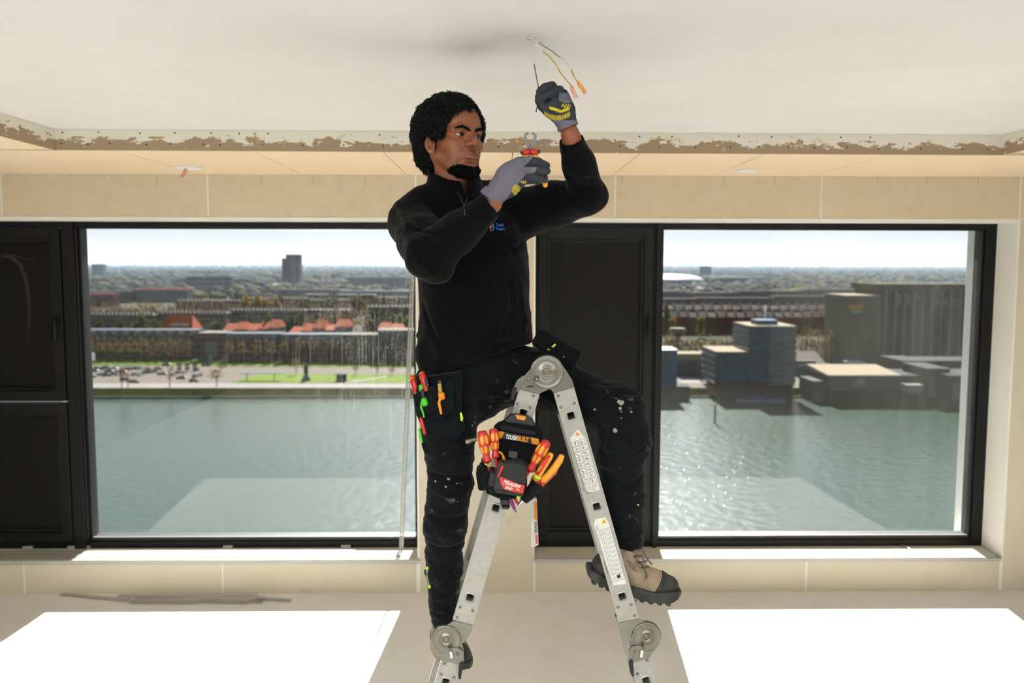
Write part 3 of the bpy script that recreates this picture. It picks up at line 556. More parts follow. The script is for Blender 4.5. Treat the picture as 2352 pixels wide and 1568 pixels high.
obj('painted_mark', mk, win_frame, root)
obj('low_annexe', MB().box((at(1874, 900, Yt)[0], Yt+4, ZW), (x0, Yt+20, ytop(1890, 878, Yt))), grey_wall, root)
block('pitched_shed', 'pale shed with a tilted grey roof beside the office building', 'shed', 1832, 1872, 828, 866, 20, grey_wall, flat_roof); gabled('pitched_hall', 'small hall with a steep pale grey roof beside the waterside shed', 1838, 1902, 812, 842, 868, 26, grey_wall, flat_roof)
block('pitched_shed', 'small flat pavilion with a white top at the silo foot', 'shed', 1952, 1988, 832, 850, 8, dark_wall, white_roof, Y=Ys-14)
for (a, b, t, bs, wm, lb) in [(2070, 2128, 862, 925, grey_wall, 'grey boarded shed right of the sand roofed shed'), (2128, 2180, 846, 930, dark_wall, 'dark gabled shed at the quay near the right frame'), (2180, 2330, 862, 938, dark_wall, 'long dark warehouse at the right edge of the window'), (2070, 2330, 828, 900, dark_wall, 'dark flat base building in front of the ribbed silo')]:
    r = block('quay_warehouse', lb, 'shed', a, b, t, bs, 22, wm, dark_wall, zb=ZW); nb = max(2, int((b-a)/26))
    for k in range(nb): xx = r[1]+(k+.5)*(r[2]-r[1])/nb; obj('shutter', MB().box((xx-1.6, r[3]-.15, ZW+3), (xx+1.6, r[3], ZW+(r[4]-ZW)*.8)), blue_wall if k % 2 else grey_wall, r[0])
block('white_container', 'pale container box on the quay beside the dark sheds', 'container', 2083, 2120, 884, 902, 6, pale_wall, pale_wall, Y=Yt-6, zb=ytop(2100, 902, Yt-6))
r = block('blue_house', 'blue grey house with a white roof edge at the left of the right window', 'house', 1470, 1555, 803, 918, 14, blue_wall, white_roof, 0, 0, zb=ZW)
for zz in (0.45, .6, .75, .87):
    for px in (1524, 1538): put_window(r[0], at(px, 850, r[3])[0], r[3]-.05, ZW+(r[4]-ZW)*zz, 1.5, 1.8)
obj('dark_base', MB().box((r[1], r[3]-2, ZW), (at(1582, 900, r[3])[0], r[3]+8, ytop(1540, 886, r[3]))), dark_wall, r[0])
block('brown_shed', 'low building with a sand coloured roof behind the quay yard', 'shed', 1558, 1642, 812, 864, 12, grey_wall, tan_roof, 2, 5, roof_h=3)
Yc = atz(1555, 812, ZG)[1]; ct = empty('lookout_tower', (at(1556, 780, Yc)[0], Yc, ZG), 'grey lookout tower with a flared dark cabin', 'tower'); M = Matrix.Translation((at(1556, 780, Yc)[0], Yc, 0))
obj('shaft', MB().lathe([(1.7, ZG), (1.5, ytop(1556, 772, Yc))], M, 10), grey_wall, ct); obj('cabin', MB().lathe([(3.2, ytop(1556, 772, Yc)), (4.6, ytop(1556, 758, Yc))], M, 10), oglass, ct); obj('cabin_roof', MB().lathe([(5.0, ytop(1556, 758, Yc)), (4.8, ytop(1556, 753, Yc))], M, 10), pale_wall, ct)
# pole and barge in the water
Yp = atz(1642, 972, ZW)[1]; xp = at(1642, 960, Yp)[0]; po = empty('mooring_pole', (xp, Yp, ZW), 'black mooring pole with a yellow top rising from the water', 'pole')
obj('pile', MB().tube([(xp, Yp, ZW-1), (xp, Yp, ytop(1642, 934, Yp))], .32, 8), dark_wall, po); obj('yellow_cap', MB().tube([(xp, Yp, ytop(1642, 934, Yp)), (xp, Yp, ytop(1642, 927, Yp))], .36, 8), mat('pole_yellow', rgb(214, 168, 40), .6), po)
Yr = Yo-4; bg = empty('barge', (at(1740, 914, Yr)[0], Yr, ZW), 'low blue pontoon moored under the office building', 'boat'); obj('hull', MB().box((at(1690, 914, Yr)[0], Yr-3, ZW-.2), (at(1798, 914, Yr)[0], Yr, ZW+.8)), blue_wall, bg); obj('cabin', MB().box((at(1722, 910, Yr)[0], Yr-2.5, ZW+.8), (at(1746, 910, Yr)[0], Yr-.5, ZW+2.6)), mat('barge_blue', rgb(28, 92, 170), .5), bg)
# statue, signs, flags, benches
Yq = atz(703, 874, ZG)[1]; xq = at(703, 870, Yq)[0]; st = empty('statue', (xq, Yq, ZG), 'dark green statue on a pale plinth on the lawn', 'statue')
obj('plinth', MB().lathe([(2.4, ZG), (2.0, ZG+.8), (1.2, ZG+2.4), (1.0, ZG+2.6)], Matrix.Translation((xq, Yq, 0)), 10), mat('pale_copper', rgb(130, 160, 156), .8), st)
obj('figure', MB().lathe([(.7, ZG+2.6), (1.1, ZG+3.6), (.9, ZG+5), (1.25, ZG+6), (.7, ZG+6.8), (.55, ZG+7.4), (.2, ZG+7.9)], Matrix.Translation((xq, Yq, 0)), 10), mat('bronze_green', rgb(46, 84, 74), .7), st)
Yk = atz(783, 876, ZG)[1]; kb = empty('kiosk', (at(783, 872, Yk)[0], Yk, ZG), 'small black kiosk on the lawn right of the statue', 'kiosk'); xk = at(783, 870, Yk)[0]; obj('body', MB().box((xk-2.1, Yk, ZG), (xk+2.1, Yk+3, ZG+3)), mat('kiosk_black', rgb(34, 32, 38), .7), kb); obj('roof', MB().box((xk-2.5, Yk-.3, ZG+3), (xk+2.5, Yk+3.3, ZG+3.4)), grey_wall, kb)
for px, py, mm, lb in [(200, 836, mat('flag_orange', rgb(240, 160, 30), .7), 'orange banner flag at the edge of the car park'), (214, 836, white_plastic, 'white banner flag beside the orange one'), (194, 836, white_plastic, 'white banner flag at the frame edge, left of the orange one')]:
    Y_ = atz(px, py, ZG)[1]; x_ = at(px, py, Y_)[0]; fl = empty('banner_flag', (x_, Y_, ZG), lb, 'flag', 'banner flags by the car park'); zt = ytop(px, 809, Y_)
    obj('mast', MB().tube([(x_-1.1, Y_, ZG), (x_-1.1, Y_, zt+.2)], .09, 6), white_plastic, fl); obj('cloth', MB().box((x_-1.0, Y_-.04, zt-4.4), (x_+1.1, Y_+.04, zt)), mm, fl)
for i, (px, py, yt) in enumerate([(412, 852, 833), (430, 852, 833), (448, 852, 833), (484, 838, 815), (520, 842, 812)]):
    Y_ = atz(px, py, ZG)[1]; x_ = at(px, py, Y_)[0]; fl = empty('sign_pylon', (x_, Y_, ZG), 'grey sign pylon by the car park exit, %s from the left' % ['first', 'second', 'third', 'fourth', 'fifth'][i], 'sign', 'sign pylons by the car park'); zt = ytop(px, yt, Y_)
    obj('post', MB().tube([(x_, Y_+.2, ZG), (x_, Y_+.2, zt)], .15, 6), grey_wall, fl)
    for k in range(3): obj('sign_board', MB().box((x_-1.2, Y_, zt-1.6-k*1.9), (x_+1.2, Y_+.12, zt-.1-k*1.9)), pale_wall, fl)
Y_ = atz(595, 874, ZG)[1]; pg = empty('pergola', (at(590, 868, Y_)[0], Y_, ZG), 'long grey pergola roof on posts over the lawn', 'pergola')
xa_, xb_ = at(552, 866, Y_)[0], at(648, 866, Y_)[0]; obj('roof', MB().box((xa_, Y_, ZG+3.2), (xb_, Y_+2.4, ZG+3.5)), blue_wall, pg)
for px in (567, 630): xx = at(px, 868, Y_)[0]; obj('post', MB().box((xx-.15, Y_+.1, ZG), (xx+.15, Y_+.4, ZG+3.2)), grey_wall, pg)
# --- cars
rgb = scaled(0.38)
tyre = mat('tyre', rgb(26, 26, 28), .8); car_glass = mat('car_glass', rgb(46, 56, 64), .08, spec=.9)
CARM = {}
def carmat(n, c):
    if n not in CARM: CARM[n] = mat('car_paint_'+n, c, .28, .1, coat=.6)
    return CARM[n]
def make_car():
    r = empty('car', (0, 0, 0), 'car', 'car')
    obj('body', MB().prism([(-2.15, .3), (2.1, .3), (2.2, .55), (2.1, .82), (1.2, .95), (.6, 1.0), (-1.9, 1.02), (-2.2, .85), (-2.2, .5)], 1, -.86, .86), carmat('silver', rgb(176, 180, 182)), r, bevel=.06)
    c = obj('cabin', MB().add([(1.15, -.8, .96), (1.15, .8, .96), (-1.8, .8, 1.0), (-1.8, -.8, 1.0), (.35, -.62, 1.45), (.35, .62, 1.45), (-1.25, .62, 1.45), (-1.25, -.62, 1.45)], [(0, 1, 5, 4), (1, 2, 6, 5), (2, 3, 7, 6), (3, 0, 4, 7), (4, 5, 6, 7)]), car_glass, r)
    obj('car_roof', MB().box((-1.28, -.63, 1.45), (.38, .63, 1.50)), carmat('silver', None), c, bevel=.02)
    for sx in (-1.35, 1.35):
        for sy in (-.78, .78): obj('wheel', MB().lathe([(.2, -.11), (.33, -.11), (.33, .11), (.2, .11)], frame((sx, sy, .33), (1, 0, 0), (0, 0, 1)), 12), tyre, r)
    return note(r)
cars = {'farthest row': [(225, 640, 'white'), (310, 628, 'dark'), (400, 625, 'dark'), (445, 618, 'silver'), (530, 635, 'dark'), (660, 630, 'white'), (745, 632, 'grey'), (800, 626, 'silver'), (850, 626, 'silver'), (910, 626, 'white'), (995, 635, 'red'), (1140, 635, 'dark'), (1330, 632, 'silver')],
        'middle row': [(270, 660, 'dark'), (470, 662, 'green'), (580, 664, 'white'), (650, 676, 'grey'), (955, 686, 'dark'), (1012, 676, 'dark'), (1080, 668, 'blue'), (1402, 682, 'red'), (1482, 680, 'white'), (1655, 648, 'dark')],
        'nearer row': [(238, 745, 'blue'), (370, 708, 'white'), (452, 716, 'blue'), (535, 708, 'blue'), (830, 708, 'white'), (886, 712, 'silver'), (1188, 702, 'grey'), (1345, 710, 'red'), (1445, 755, 'dark'), (1640, 732, 'green'), (1715, 712, 'grey')],
        'nearest line along the promenade': [(688, 778, 'blue'), (815, 808, 'black'), (1622, 796, 'green')],
        'road behind the car park': [(1245, 578, 'dark'), (1780, 582, 'dark')]}
CC = {'white': rgb(226, 228, 230), 'dark': rgb(48, 54, 60), 'silver': rgb(176, 180, 182), 'grey': rgb(112, 116, 116), 'red': rgb(170, 42, 44), 'green': rgb(40, 66, 56), 'blue': rgb(66, 86, 104), 'black': rgb(22, 24, 28)}
proto = make_car(); first = True; CPAINT = {}
for row, L in cars.items():
    for i, (cx, cy, cn) in enumerate(L):
        px, py = 170+cx/5.88, 740+cy/5.88+1.5; p = atz(px, py, ZG); rz = random.choice((0, 0.1, math.pi, 1.5, 1.62, -1.5)) if 'row' in row else random.choice((0.05, 3.1))
        if cn not in CPAINT: CPAINT[cn] = carmat(cn, CC[cn])
        c = proto if first else dup(proto); first = False
        c.location = (p[0], p[1], ZG+.05); c.rotation_euler = (0, 0, rz); tag(c, '%s car, %s from the left in the %s' % (cn, ORD[i], row if 'road' in row else row+' of the car park' if 'row' in row else row), 'car', 'cars by the river')
        for ch in kids(c):
            if ch.name.startswith('body'):
                ch.material_slots[0].link = 'OBJECT'; ch.material_slots[0].material = CPAINT[cn]
            for g2_ in kids(ch):
                if g2_.name.startswith('car_roof'): g2_.material_slots[0].link = 'OBJECT'; g2_.material_slots[0].material = CPAINT[cn]
# --- trees
rgb = scaled(0.34)
def leaf_mat(n, c, c2):
    m = bpy.data.materials.new(n); m.use_nodes = True; nt = m.node_tree; nd = nt.nodes; l = nt.links; nd.clear(); out = nd.new('ShaderNodeOutputMaterial')
    d = nd.new('ShaderNodeBsdfDiffuse'); t = nd.new('ShaderNodeBsdfTranslucent'); mx = nd.new('ShaderNodeMixShader'); mx.inputs[0].default_value = .30
    tc = nd.new('ShaderNodeTexCoord'); nz = nd.new('ShaderNodeTexNoise'); nz.inputs['Scale'].default_value = .8; l.new(tc.outputs['Object'], nz.inputs[0]); mc = nd.new('ShaderNodeMix'); mc.data_type = 'RGBA'; mc.inputs[6].default_value = c; mc.inputs[7].default_value = c2
    l.new(nz.outputs[0], mc.inputs[0]); l.new(mc.outputs[2], d.inputs[0]); l.new(mc.outputs[2], t.inputs[0]); l.new(d.outputs[0], mx.inputs[1]); l.new(t.outputs[0], mx.inputs[2]); l.new(mx.outputs[0], out.inputs[0]); return m
LM = {'bare brown': leaf_mat('twigs_brown', rgb(158, 134, 92), rgb(128, 108, 76)), 'olive': leaf_mat('leaves_olive', rgb(112, 116, 66), rgb(92, 98, 56)), 'yellow': leaf_mat('leaves_yellow', rgb(196, 160, 60), rgb(168, 140, 62)), 'light green': leaf_mat('leaves_light', rgb(142, 150, 62), rgb(118, 132, 54)), 'dark green': leaf_mat('leaves_dark', rgb(66, 82, 58), rgb(54, 70, 52)), 'reddish brown': leaf_mat('twigs_reddish', rgb(124, 92, 78), rgb(106, 80, 66))}
bark = mat('bark', rgb(70, 60, 48), .95)
def crown_mesh(n, sz, seed, thin):
    rn = random.Random(seed); mb = MB()
    for _ in range(n):
        while True:
            p = np.array([rn.uniform(-1, 1), rn.uniform(-1, 1), rn.uniform(-1, 1)]); q = np.linalg.norm(p)
            if q < 1 and rn.random() < .25+.75*q: break
        p = p*(1+.18*math.sin(5*p[0]+seed)+.15*math.sin(6*p[2]+2*seed)); a = np.array([rn.gauss(0, 1) for _ in range(3)]); a /= np.linalg.norm(a); b = np.cross(a, [rn.gauss(0, 1) for _ in range(3)]); b /= np.linalg.norm(b)
        s1, s2 = sz*rn.uniform(.6, 1.3), sz*rn.uniform(.6, 1.3)*(thin if rn.random() < .7 else 1); mb.add([p-a*s1-b*s2, p+a*s1-b*s2, p+a*s1+b*s2, p-a*s1+b*s2], [(0, 1, 2, 3)])
    me = bpy.data.meshes.new('crown'); me.from_pydata(mb.v, [], mb.f); me.update(); me.materials.append(LM['olive']); return me
CRM = {True: [crown_mesh(150, .12, s, .22) for s in (1, 2, 3)], False: [crown_mesh(240, .17, s, .9) for s in (4, 5, 6)]}
tk = MB().tube([(0, 0, 0), (.02, 0, .6), (0, .02, 1)], [.05, .035, .02], 6); tkm = bpy.data.meshes.new('trunk'); tkm.from_pydata(tk.v, [], tk.f); tkm.materials.append(bark)
def tree(px, pybase, pytop, wpx, kind, label, group, crown_from=.3):
    p = atz(px, pybase, ZG); Y = p[1]; h = ytop(px, pytop, Y)-ZG; w = wpx*Y/FPX/2; r = empty('tree', (p[0], Y, ZG), label, 'tree', group)
    t = bpy.data.objects.new('trunk', tkm); COL.objects.link(t); t.parent = r; t.scale = (h*.45, h*.45, h*.7)
    c = bpy.data.objects.new('crown', random.choice(CRM['brown' in kind])); COL.objects.link(c); c.parent = r; ch = h*(1-crown_from)/2; c.location = (0, 0, h-ch); c.scale = (w, w, ch); c.rotation_euler = (0, 0, random.uniform(0, 6))
    c.material_slots[0].link = 'OBJECT'; c.material_slots[0].material = LM[kind]; return r
for i, px in enumerate(range(184, 452, 21)): tree(px+random.uniform(-3, 3), 829+px*.004, 772+random.uniform(-4, 6), 22, 'bare brown', 'bare brown street tree before the long slate roofed flats, %s from the left' % ORD[i], 'bare street trees before the flats', .22)
for i, px in enumerate([528, 555, 590, 622, 655, 688, 720, 760, 800, 838, 880, 925]): tree(px, 834, 774+random.uniform(-5, 5), 24, 'bare brown', 'bare brown street tree right of the teal glazed block, %s from the left' % ORD[i], 'bare street trees before the flats', .22)
for i, (px, b, t, w) in enumerate([(498, 888, 842, 34), (280, 889, 838, 16), (294, 889, 846, 10), (390, 889, 838, 14), (816, 862, 836, 15), (900, 862, 838, 16), (866, 862, 840, 12), (680, 860, 820, 18), (940, 862, 834, 14)]): tree(px, b, t, w, 'bare brown', 'slender bare tree near the riverside, %s of nine in order' % ORD[i], 'slender riverside trees', .3)
for i, (px, b, t, w, k) in enumerate([(230, 790, 738, 26, 'olive'), (280, 790, 734, 24, 'olive'), (312, 790, 742, 26, 'light green'), (330, 790, 728, 30, 'olive'), (360, 790, 734, 26, 'olive'), (460, 795, 736, 28, 'olive'), (500, 795, 738, 26, 'olive'), (545, 795, 732, 24, 'olive'), (575, 795, 726, 22, 'olive'), (620, 795, 724, 30, 'olive'), (668, 790, 728, 26, 'dark green'), (690, 790, 722, 26, 'olive'), (716, 790, 716, 30, 'bare brown'), (745, 790, 704, 34, 'bare brown'), (775, 790, 700, 36, 'bare brown'), (806, 790, 698, 36, 'bare brown'), (840, 790, 702, 36, 'bare brown'), (868, 790, 706, 30, 'dark green'), (895, 792, 716, 30, 'olive'), (918, 792, 726, 28, 'light green'), (940, 792, 722, 28, 'light green'), (566, 745, 684, 30, 'yellow'), (590, 745, 682, 26, 'yellow'), (612, 745, 684, 28, 'yellow'), (634, 745, 686, 26, 'yellow'), (765, 730, 672, 22, 'dark green')]):
    tree(px, b, t, w, k, '%s tree between the town roofs behind the flats, %s from the front left' % (k, ORD[i]), 'trees between the town roofs', .15)
for i, px in enumerate(range(186, 560, 14)): tree(px, 750+random.uniform(-6, 4), 694+random.uniform(-6, 4), 26, 'bare brown', 'bare brown tree in the far wood through the left window, %s from the left' % ORD[i], 'bare wood behind the pale blocks', .1)
for i, px in enumerate(range(640, 960, 20)): tree(px, 740, 682+random.uniform(-5, 5), 28, 'bare brown' if i % 3 else 'olive', '%s tree in the far park left of the man, %s from the left' % ('bare brown' if i % 3 else 'olive', ORD[i]), 'far park trees', .1)
for i, px in enumerate(range(1520, 1722, 13)): tree(px, 832+random.uniform(-4, 2), 768+random.uniform(-5, 5), 24, 'bare brown', 'bare brown tree behind the office building, %s from the left' % ORD[i], 'bare trees behind the office building', .12)
for i, px in enumerate(range(1836, 1948, 12)): tree(px, 838+random.uniform(-4, 2), 757+random.uniform(-6, 6), 24, 'bare brown', 'bare brown tree beside the grain silo, %s from the left' % ORD[i], 'bare trees beside the silo', .12)
for i, (px, b, t, w, k) in enumerate([(1612, 870, 812, 32, 'reddish brown'), (1632, 876, 826, 22, 'reddish brown'), (1530, 780, 700, 14, 'olive'), (1608, 776, 726, 18, 'light green'), (1912, 778, 728, 18, 'light green'), (1928, 778, 730, 18, 'light green'), (1938, 778, 734, 16, 'light green'), (1544, 780, 728, 16, 'yellow')]): tree(px, b, t, w, k, '%s tree among the quay buildings of the right window, %s of eight' % (k, ORD[i]), 'single trees by the quay', .12)
# --- far woods: too many and too far to count, one mesh of crowns per tone
def ico(r):
    bm = bmesh.new(); bmesh.ops.create_icosphere(bm, subdivisions=1, radius=1); v = np.array([q.co[:] for q in bm.verts]); f = [tuple(x.index for x in q.verts) for q in bm.faces]; bm.free(); return v, f
IV, IF = ico(1)
rn = np.random.RandomState(5); vs, fs, cs = [], [], []; k = 0
pal = [np.array(rgb(*c))*.8 for c in [(92, 96, 70), (112, 104, 76), (76, 88, 74), (128, 124, 70), (104, 92, 76), (70, 82, 78), (146, 138, 66)]]
for band_, (ya, ybd, n, s0) in enumerate([(672, 690, 420, 9), (655, 674, 700, 10), (640, 657, 900, 12), (628, 642, 1000, 13), (620, 630, 1200, 14), (615, 621, 1400, 16), (612.2, 616, 1400, 22)]):
    for side in (0, 1):
        for _ in range(n//2):
            px = rn.uniform(160, 980) if side == 0 else rn.uniform(1490, 2300); py = rn.uniform(ya, ybd)+(0 if px < 1100 else 2); p = atz(px, py, ZG)
            if p[1] > 15500 or p[1] < 0: continue
            if any(a-s0*1.6 < p[0] < b+s0*1.6 and c-s0*1.4 < p[1] < d+s0*1.4 for a, b, c, d in FOOT): continue
            s = s0*rn.uniform(.6, 1.2); sc = np.array([s*rn.uniform(.8, 1.6), s, s*rn.uniform(.55, .9)]); jit = 1+rn.uniform(-.18, .18, (len(IV), 1))
            vs.append(IV*jit*sc+np.array([p[0], p[1], ZG+sc[2]*.8])); fs += [tuple(i+k for i in q) for q in IF]; k += len(IV); cs.append(np.tile(pal[rn.randint(len(pal))]*rn.uniform(.8, 1.15), (len(IV), 1)))
mbw = MB(); mbw.v = np.concatenate(vs).tolist(); mbw.f = fs; mbw.sm = [True]*len(fs)
wood_m = mat('far_wood', (.2, .2, .1, 1), .95, attr='col')
obj('far_woods', mbw, wood_m, kind='stuff', label='hazy woods and gardens stretching to the horizon', cat='woods', colors=np.concatenate(cs))
rgb = rgb0
for _m in bpy.data.materials:                # matt outdoor surfaces
    if _m.name in _before or _m.name in ('river_water', 'far_window_glass', 'teal_glazing', 'office_glazing', 'car_glass') or _m.name.startswith('car_paint'): continue
    if 'Principled BSDF' in _m.node_tree.nodes: _m.node_tree.nodes['Principled BSDF'].inputs['Specular IOR Level'].default_value = 0.04
# ------------------------------------------------------------------ the folding ladder
YLF, YLR, RT, RW = 2.550, 2.890, 0.026, 0.062        # front faces of the near and far stiles, stile depth and width
alu = mat('brushed_aluminium', rgb(168, 165, 159), 0.42, 0.6, var=[(9, rgb(156, 153, 147), 0.6), (60, rgb(176, 173, 167), 0.5)], bump=(90, .03, .001))
steel = mat('zinc_steel', rgb(136, 133, 124), 0.32, 0.85, var=(14, rgb(120, 117, 106), 0.6), bump=(50, .05, .001))
rubber = mat('black_rubber', rgb(34, 34, 34), .75, bump=(300, .2, .001)); label_white = mat('sticker_white', rgb(226, 224, 218), .5, var=(20, rgb(212, 208, 200), .5)); ink = mat('ink_black', rgb(30, 30, 30), .6); sticker_orange = mat('sticker_orange', rgb(226, 136, 40), .5); sticker_yellow = mat('sticker_yellow', rgb(240, 206, 50), .5)
A4 = lambda px, py: Vector(at(px, py, YLF))
lad_foot = at(1254, 1540, 2.72)
ladder = empty('folding_ladder', (lad_foot[0], 2.72, 0.0), 'aluminium folding stepladder with round steel hinges under the man', 'ladder')
class Stile:
    """local u across the stile, v down along it; n is +Y"""
    def __init__(s, p, q):
        s.o = A4(*p); s.v = (A4(*q)-s.o).normalized(); s.u = Vector((s.v[2], 0, -s.v[0])); s.u = -s.u if s.u[0] < 0 else s.u
    def at(s, px, py):                     # local coordinates of a picture point
        d = A4(px, py)-s.o; return d.dot(s.u), d.dot(s.v)
    def M(s, y=YLF): return Matrix(((s.u[0], s.v[0], 0, s.o[0]), (0, 0, 1, y), (s.u[2], s.v[2], 0, s.o[2]), (0, 0, 0, 1)))
SR, SL = Stile((1295, 896), (1445, 1425)), Stile((1216, 899), (1063, 1429))
def stile(S, v0, v1, rungs, y):
    h = .0115; m = MB(); M = S.M(y); w = RW/2
    m.box((-w, v0, 0), (-h, v1, RT), M); m.box((h, v0, 0), (w, v1, RT), M)
    ed = [v0]+[e for r in rungs for e in (r-h, r+h)]+[v1]
    for a, b in zip(ed[0::2], ed[1::2]): m.box((-h, a, 0), (h, b, RT), M)
    # rolled edges along the stile
    m.box((-w-.0004, v0, -.0016), (-w+.004, v1, RT), M); m.box((w-.004, v0, -.0016), (w+.0004, v1, RT), M)
    return obj('stile', m, alu, ladder)
def rung(S, v, y0, y1):
    M = S.M(0); h, t = .0115, .0016; m = MB()
    for (a, b, c, d) in ((-h, h, -h, -h+t), (-h, h, h-t, h), (-h, -h+t, -h+t, h-t), (h-t, h, -h+t, h-t)): m.box((a, v+c, y0), (b, v+d, y1), M)
    r = obj('rung', m, alu, ladder, bevel=.0012)
    for yy, sg in ((y0, -1), (y1, 1)):     # flared ring where the rung is pressed through the stile
        f = MB(); n = 24; o1, o2 = [], []
        for i in range(n):
            a = 2*math.pi*i/n; c, s_ = math.cos(a), math.sin(a); sq = lambda e: (abs(c)**4+abs(s_)**4)**(-.25)*e
            o1.append((sq(0)*c+sq(.0165)*c, v+sq(.0165)*s_)); o2.append((sq(.0118)*c, v+sq(.0118)*s_))
        vv = [tuple(M @ Vector((x, y, yy+sg*.0005))) for x, y in o1]+[tuple(M @ Vector((x*.82, v+(y-v)*.82, yy+sg*.003))) for x, y in o1]+[tuple(M @ Vector((x, y, yy+sg*.0026))) for x, y in o2]+[tuple(M @ Vector((x, y, yy-sg*.004))) for x, y in o2]
        ff = [(k*n+i, k*n+(i+1) % n, (k+1)*n+(i+1) % n, (k+1)*n+i) for k in range(3) for i in range(n)]
        f.add(vv, ff, True); obj('rung_collar', f, alu, r)
def rivet(S, u, v, y, parent=None): return obj('rivet', MB().lathe([(.0046, .0002), (.0044, .0014), (.0030, .0027), (.0012, .0031)], S.M(y) @ Matrix.Translation((u, v, 0)) @ Matrix.Rotation(math.pi, 4, 'X'), 10), steel, parent or ladder)
VL = {}
for S, nm in ((SR, 'R'), (SL, 'L')):
    if nm == 'R': hs = [(1310, 955), (1370, 1163), (1428, 1370), (1486, 1562)]; ends = ((1295, 896), (1445, 1425), (1473, 1513)); rv = [(1282, 909), (1319, 926), (1289, 935), (1420, 1394), (1450, 1388), (1457, 1413), (1486, 1516), (1464, 1547)]
    else: hs = [(1200, 948), (1134, 1165), (1079, 1372), (1021, 1565)]; ends = ((1216, 899), (1063, 1429), (1036, 1519)); rv = [(1225, 909), (1188, 927), (1218, 935), (1057, 1394), (1086, 1402), (1050, 1418), (1021, 1523), (1013, 1548), (1042, 1555)]
    e = [S.at(*q)[1] for q in ends]; r_ = [S.at(*q)[1] for q in hs]; dv = (r_[2]-r_[0])/2
    foot_v = (S.o[2]-0.012)/(-S.v[2]); low = [r_[3], r_[3]+dv, r_[3]+2*dv]; VL[nm] = (e, r_)
    for y in (YLF, YLR):
        stile(S, e[0], e[1], r_[:3], y); stile(S, e[2], foot_v-.02, [q for q in low if q < foot_v-.05], y)
        M = S.M(y); obj('rubber_foot', MB().box((-.036, foot_v-.045, -.004), (.036, foot_v-.002, RT+.004), M), rubber, ladder, bevel=.004)
    for q in r_[:3]+[q for q in low if q < foot_v-.05]: rung(S, q, YLF, YLR+RT)
    for q in rv: u, v = S.at(*q); rivet(S, u, v, YLF)
# hinges: two overlapping pressed plates, disc, cap, lever and grip
def circ(c, r, a0, a1, n=16): return [(c[0]+r*math.cos(a0+(a1-a0)*i/n), c[1]+r*math.sin(a0+(a1-a0)*i/n)) for i in range(n+1)]
def plate(parent, nm, pts, y0, y1, m=None):
    P = [A4(*p) for p in pts]; return obj(nm, MB().prism([(p[0], p[2]) for p in P], 1, y0, y1), m or steel, parent, bevel=.0012)
def disc(parent, nm, px, py, prof, y, m=None):
    c = A4(px, py); return obj(nm, MB().lathe(prof, frame((c[0], y, c[2]), (1, 0, 0), (0, 0, -1)) @ Matrix.Rotation(math.pi, 4, 'X'), 40), m or steel, parent)
def hinge(c, rad, plates, lever, grip, slot, dy=0.0, simple=False):
    """everything in picture coordinates on the near stile; dy moves it to the far stile"""
    p0 = A4(*c); root = obj('hinge', MB().lathe([(rad, -.004), (rad, .011), (rad*.93, .014), (rad*.87, .0125), (rad*.42, .0125), (rad*.36, .0155), (rad*.26, .0155), (rad*.24, .0125), (rad*.12, .0125), (rad*.11, .016), (.002, .0165)], frame((p0[0], YLF+dy+.004, p0[2]), (1, 0, 0), (0, 0, -1)) @ Matrix.Rotation(math.pi, 4, 'X'), 44), steel, ladder)
    for k, pl in enumerate(plates): plate(root, 'hinge_plate', pl, YLF+dy-.0055-.0022*k, YLF+dy-.0005-.0012*k)
    if simple: return root
    plate(root, 'release_lever', lever, YLF-.016, YLF-.008); q = MB(); a, b, w = grip
    ga, gb = A4(*a), A4(*b); ax = (gb-ga).normalized(); sd_ = Vector((ax[2], 0, -ax[0]))
    M = Matrix(((sd_[0], ax[0], 0, ga[0]), (0, 0, 1, YLF-.02), (sd_[2], ax[2], 0, ga[2]), (0, 0, 0, 1))); L_ = (gb-ga).length
    q.prism([(-w, 0), (w*.6, .004), (w, L_*.3), (w*.8, L_*.8), (w*.3, L_), (-w*.6, L_)], 2, -.004, .022, M); obj('grip', q, rubber, root, bevel=.003)
    for i, (px, py, r) in enumerate(slot): disc(root, 'pin', px, py, [(r, 0), (r, .004), (r*.55, .0055), (.0005, .0056)], YLF-.014)
    return root
ht = hinge((1256, 854), .0500, [[(1271, 901), (1319, 889.5), (1314, 872), (1292, 838), (1278, 826), (1256, 818)]+circ((1254, 856), 37, -1.5, -3.6, 10)+[(1230, 886), (1252, 893), (1262, 893), (1268, 897)], [(1196, 894), (1237, 904), (1258, 894), (1262, 893), (1290, 870), (1284, 832), (1262, 820), (1236, 826), (1208, 858), (1192, 874)]],
           [(1178, 894), (1187, 872), (1199, 862), (1214, 858), (1224, 860), (1226, 866), (1216, 868), (1204, 874), (1196, 886), (1190, 900)], ((1182, 886), (1177, 916), .0075), [(1214, 867, .0055), (1232, 869, .006)])
obj('logo_plate', MB().box((-.010, -.005, -.0012), (.010, .005, 0), frame(tuple(A4(1217, 886)-Vector((0, .014, 0))), SL.u-SL.v*.35, (0, 1, 0))), ink, ht)
rdo = lambda pts, dx=0, dy=0: [(x+dx, y+dy) for x, y in pts]
hr = hinge((1484, 1460), .0455, [[(1422, 1430), (1469, 1420), (1476, 1424), (1500, 1430), (1490, 1480), (1448, 1472), (1428, 1452)], [(1453, 1519), (1493, 1507), (1494, 1502), (1516, 1474), (1500, 1436), (1470, 1436), (1450, 1470), (1444, 1490)]],
           [(1441, 1512), (1442, 1490), (1450, 1480), (1466, 1477), (1478, 1480), (1478, 1487), (1466, 1487), (1456, 1494), (1450, 1516)], ((1446, 1508), (1451, 1546), .0065), [(1456, 1490, .0045), (1474, 1482, .0045)])
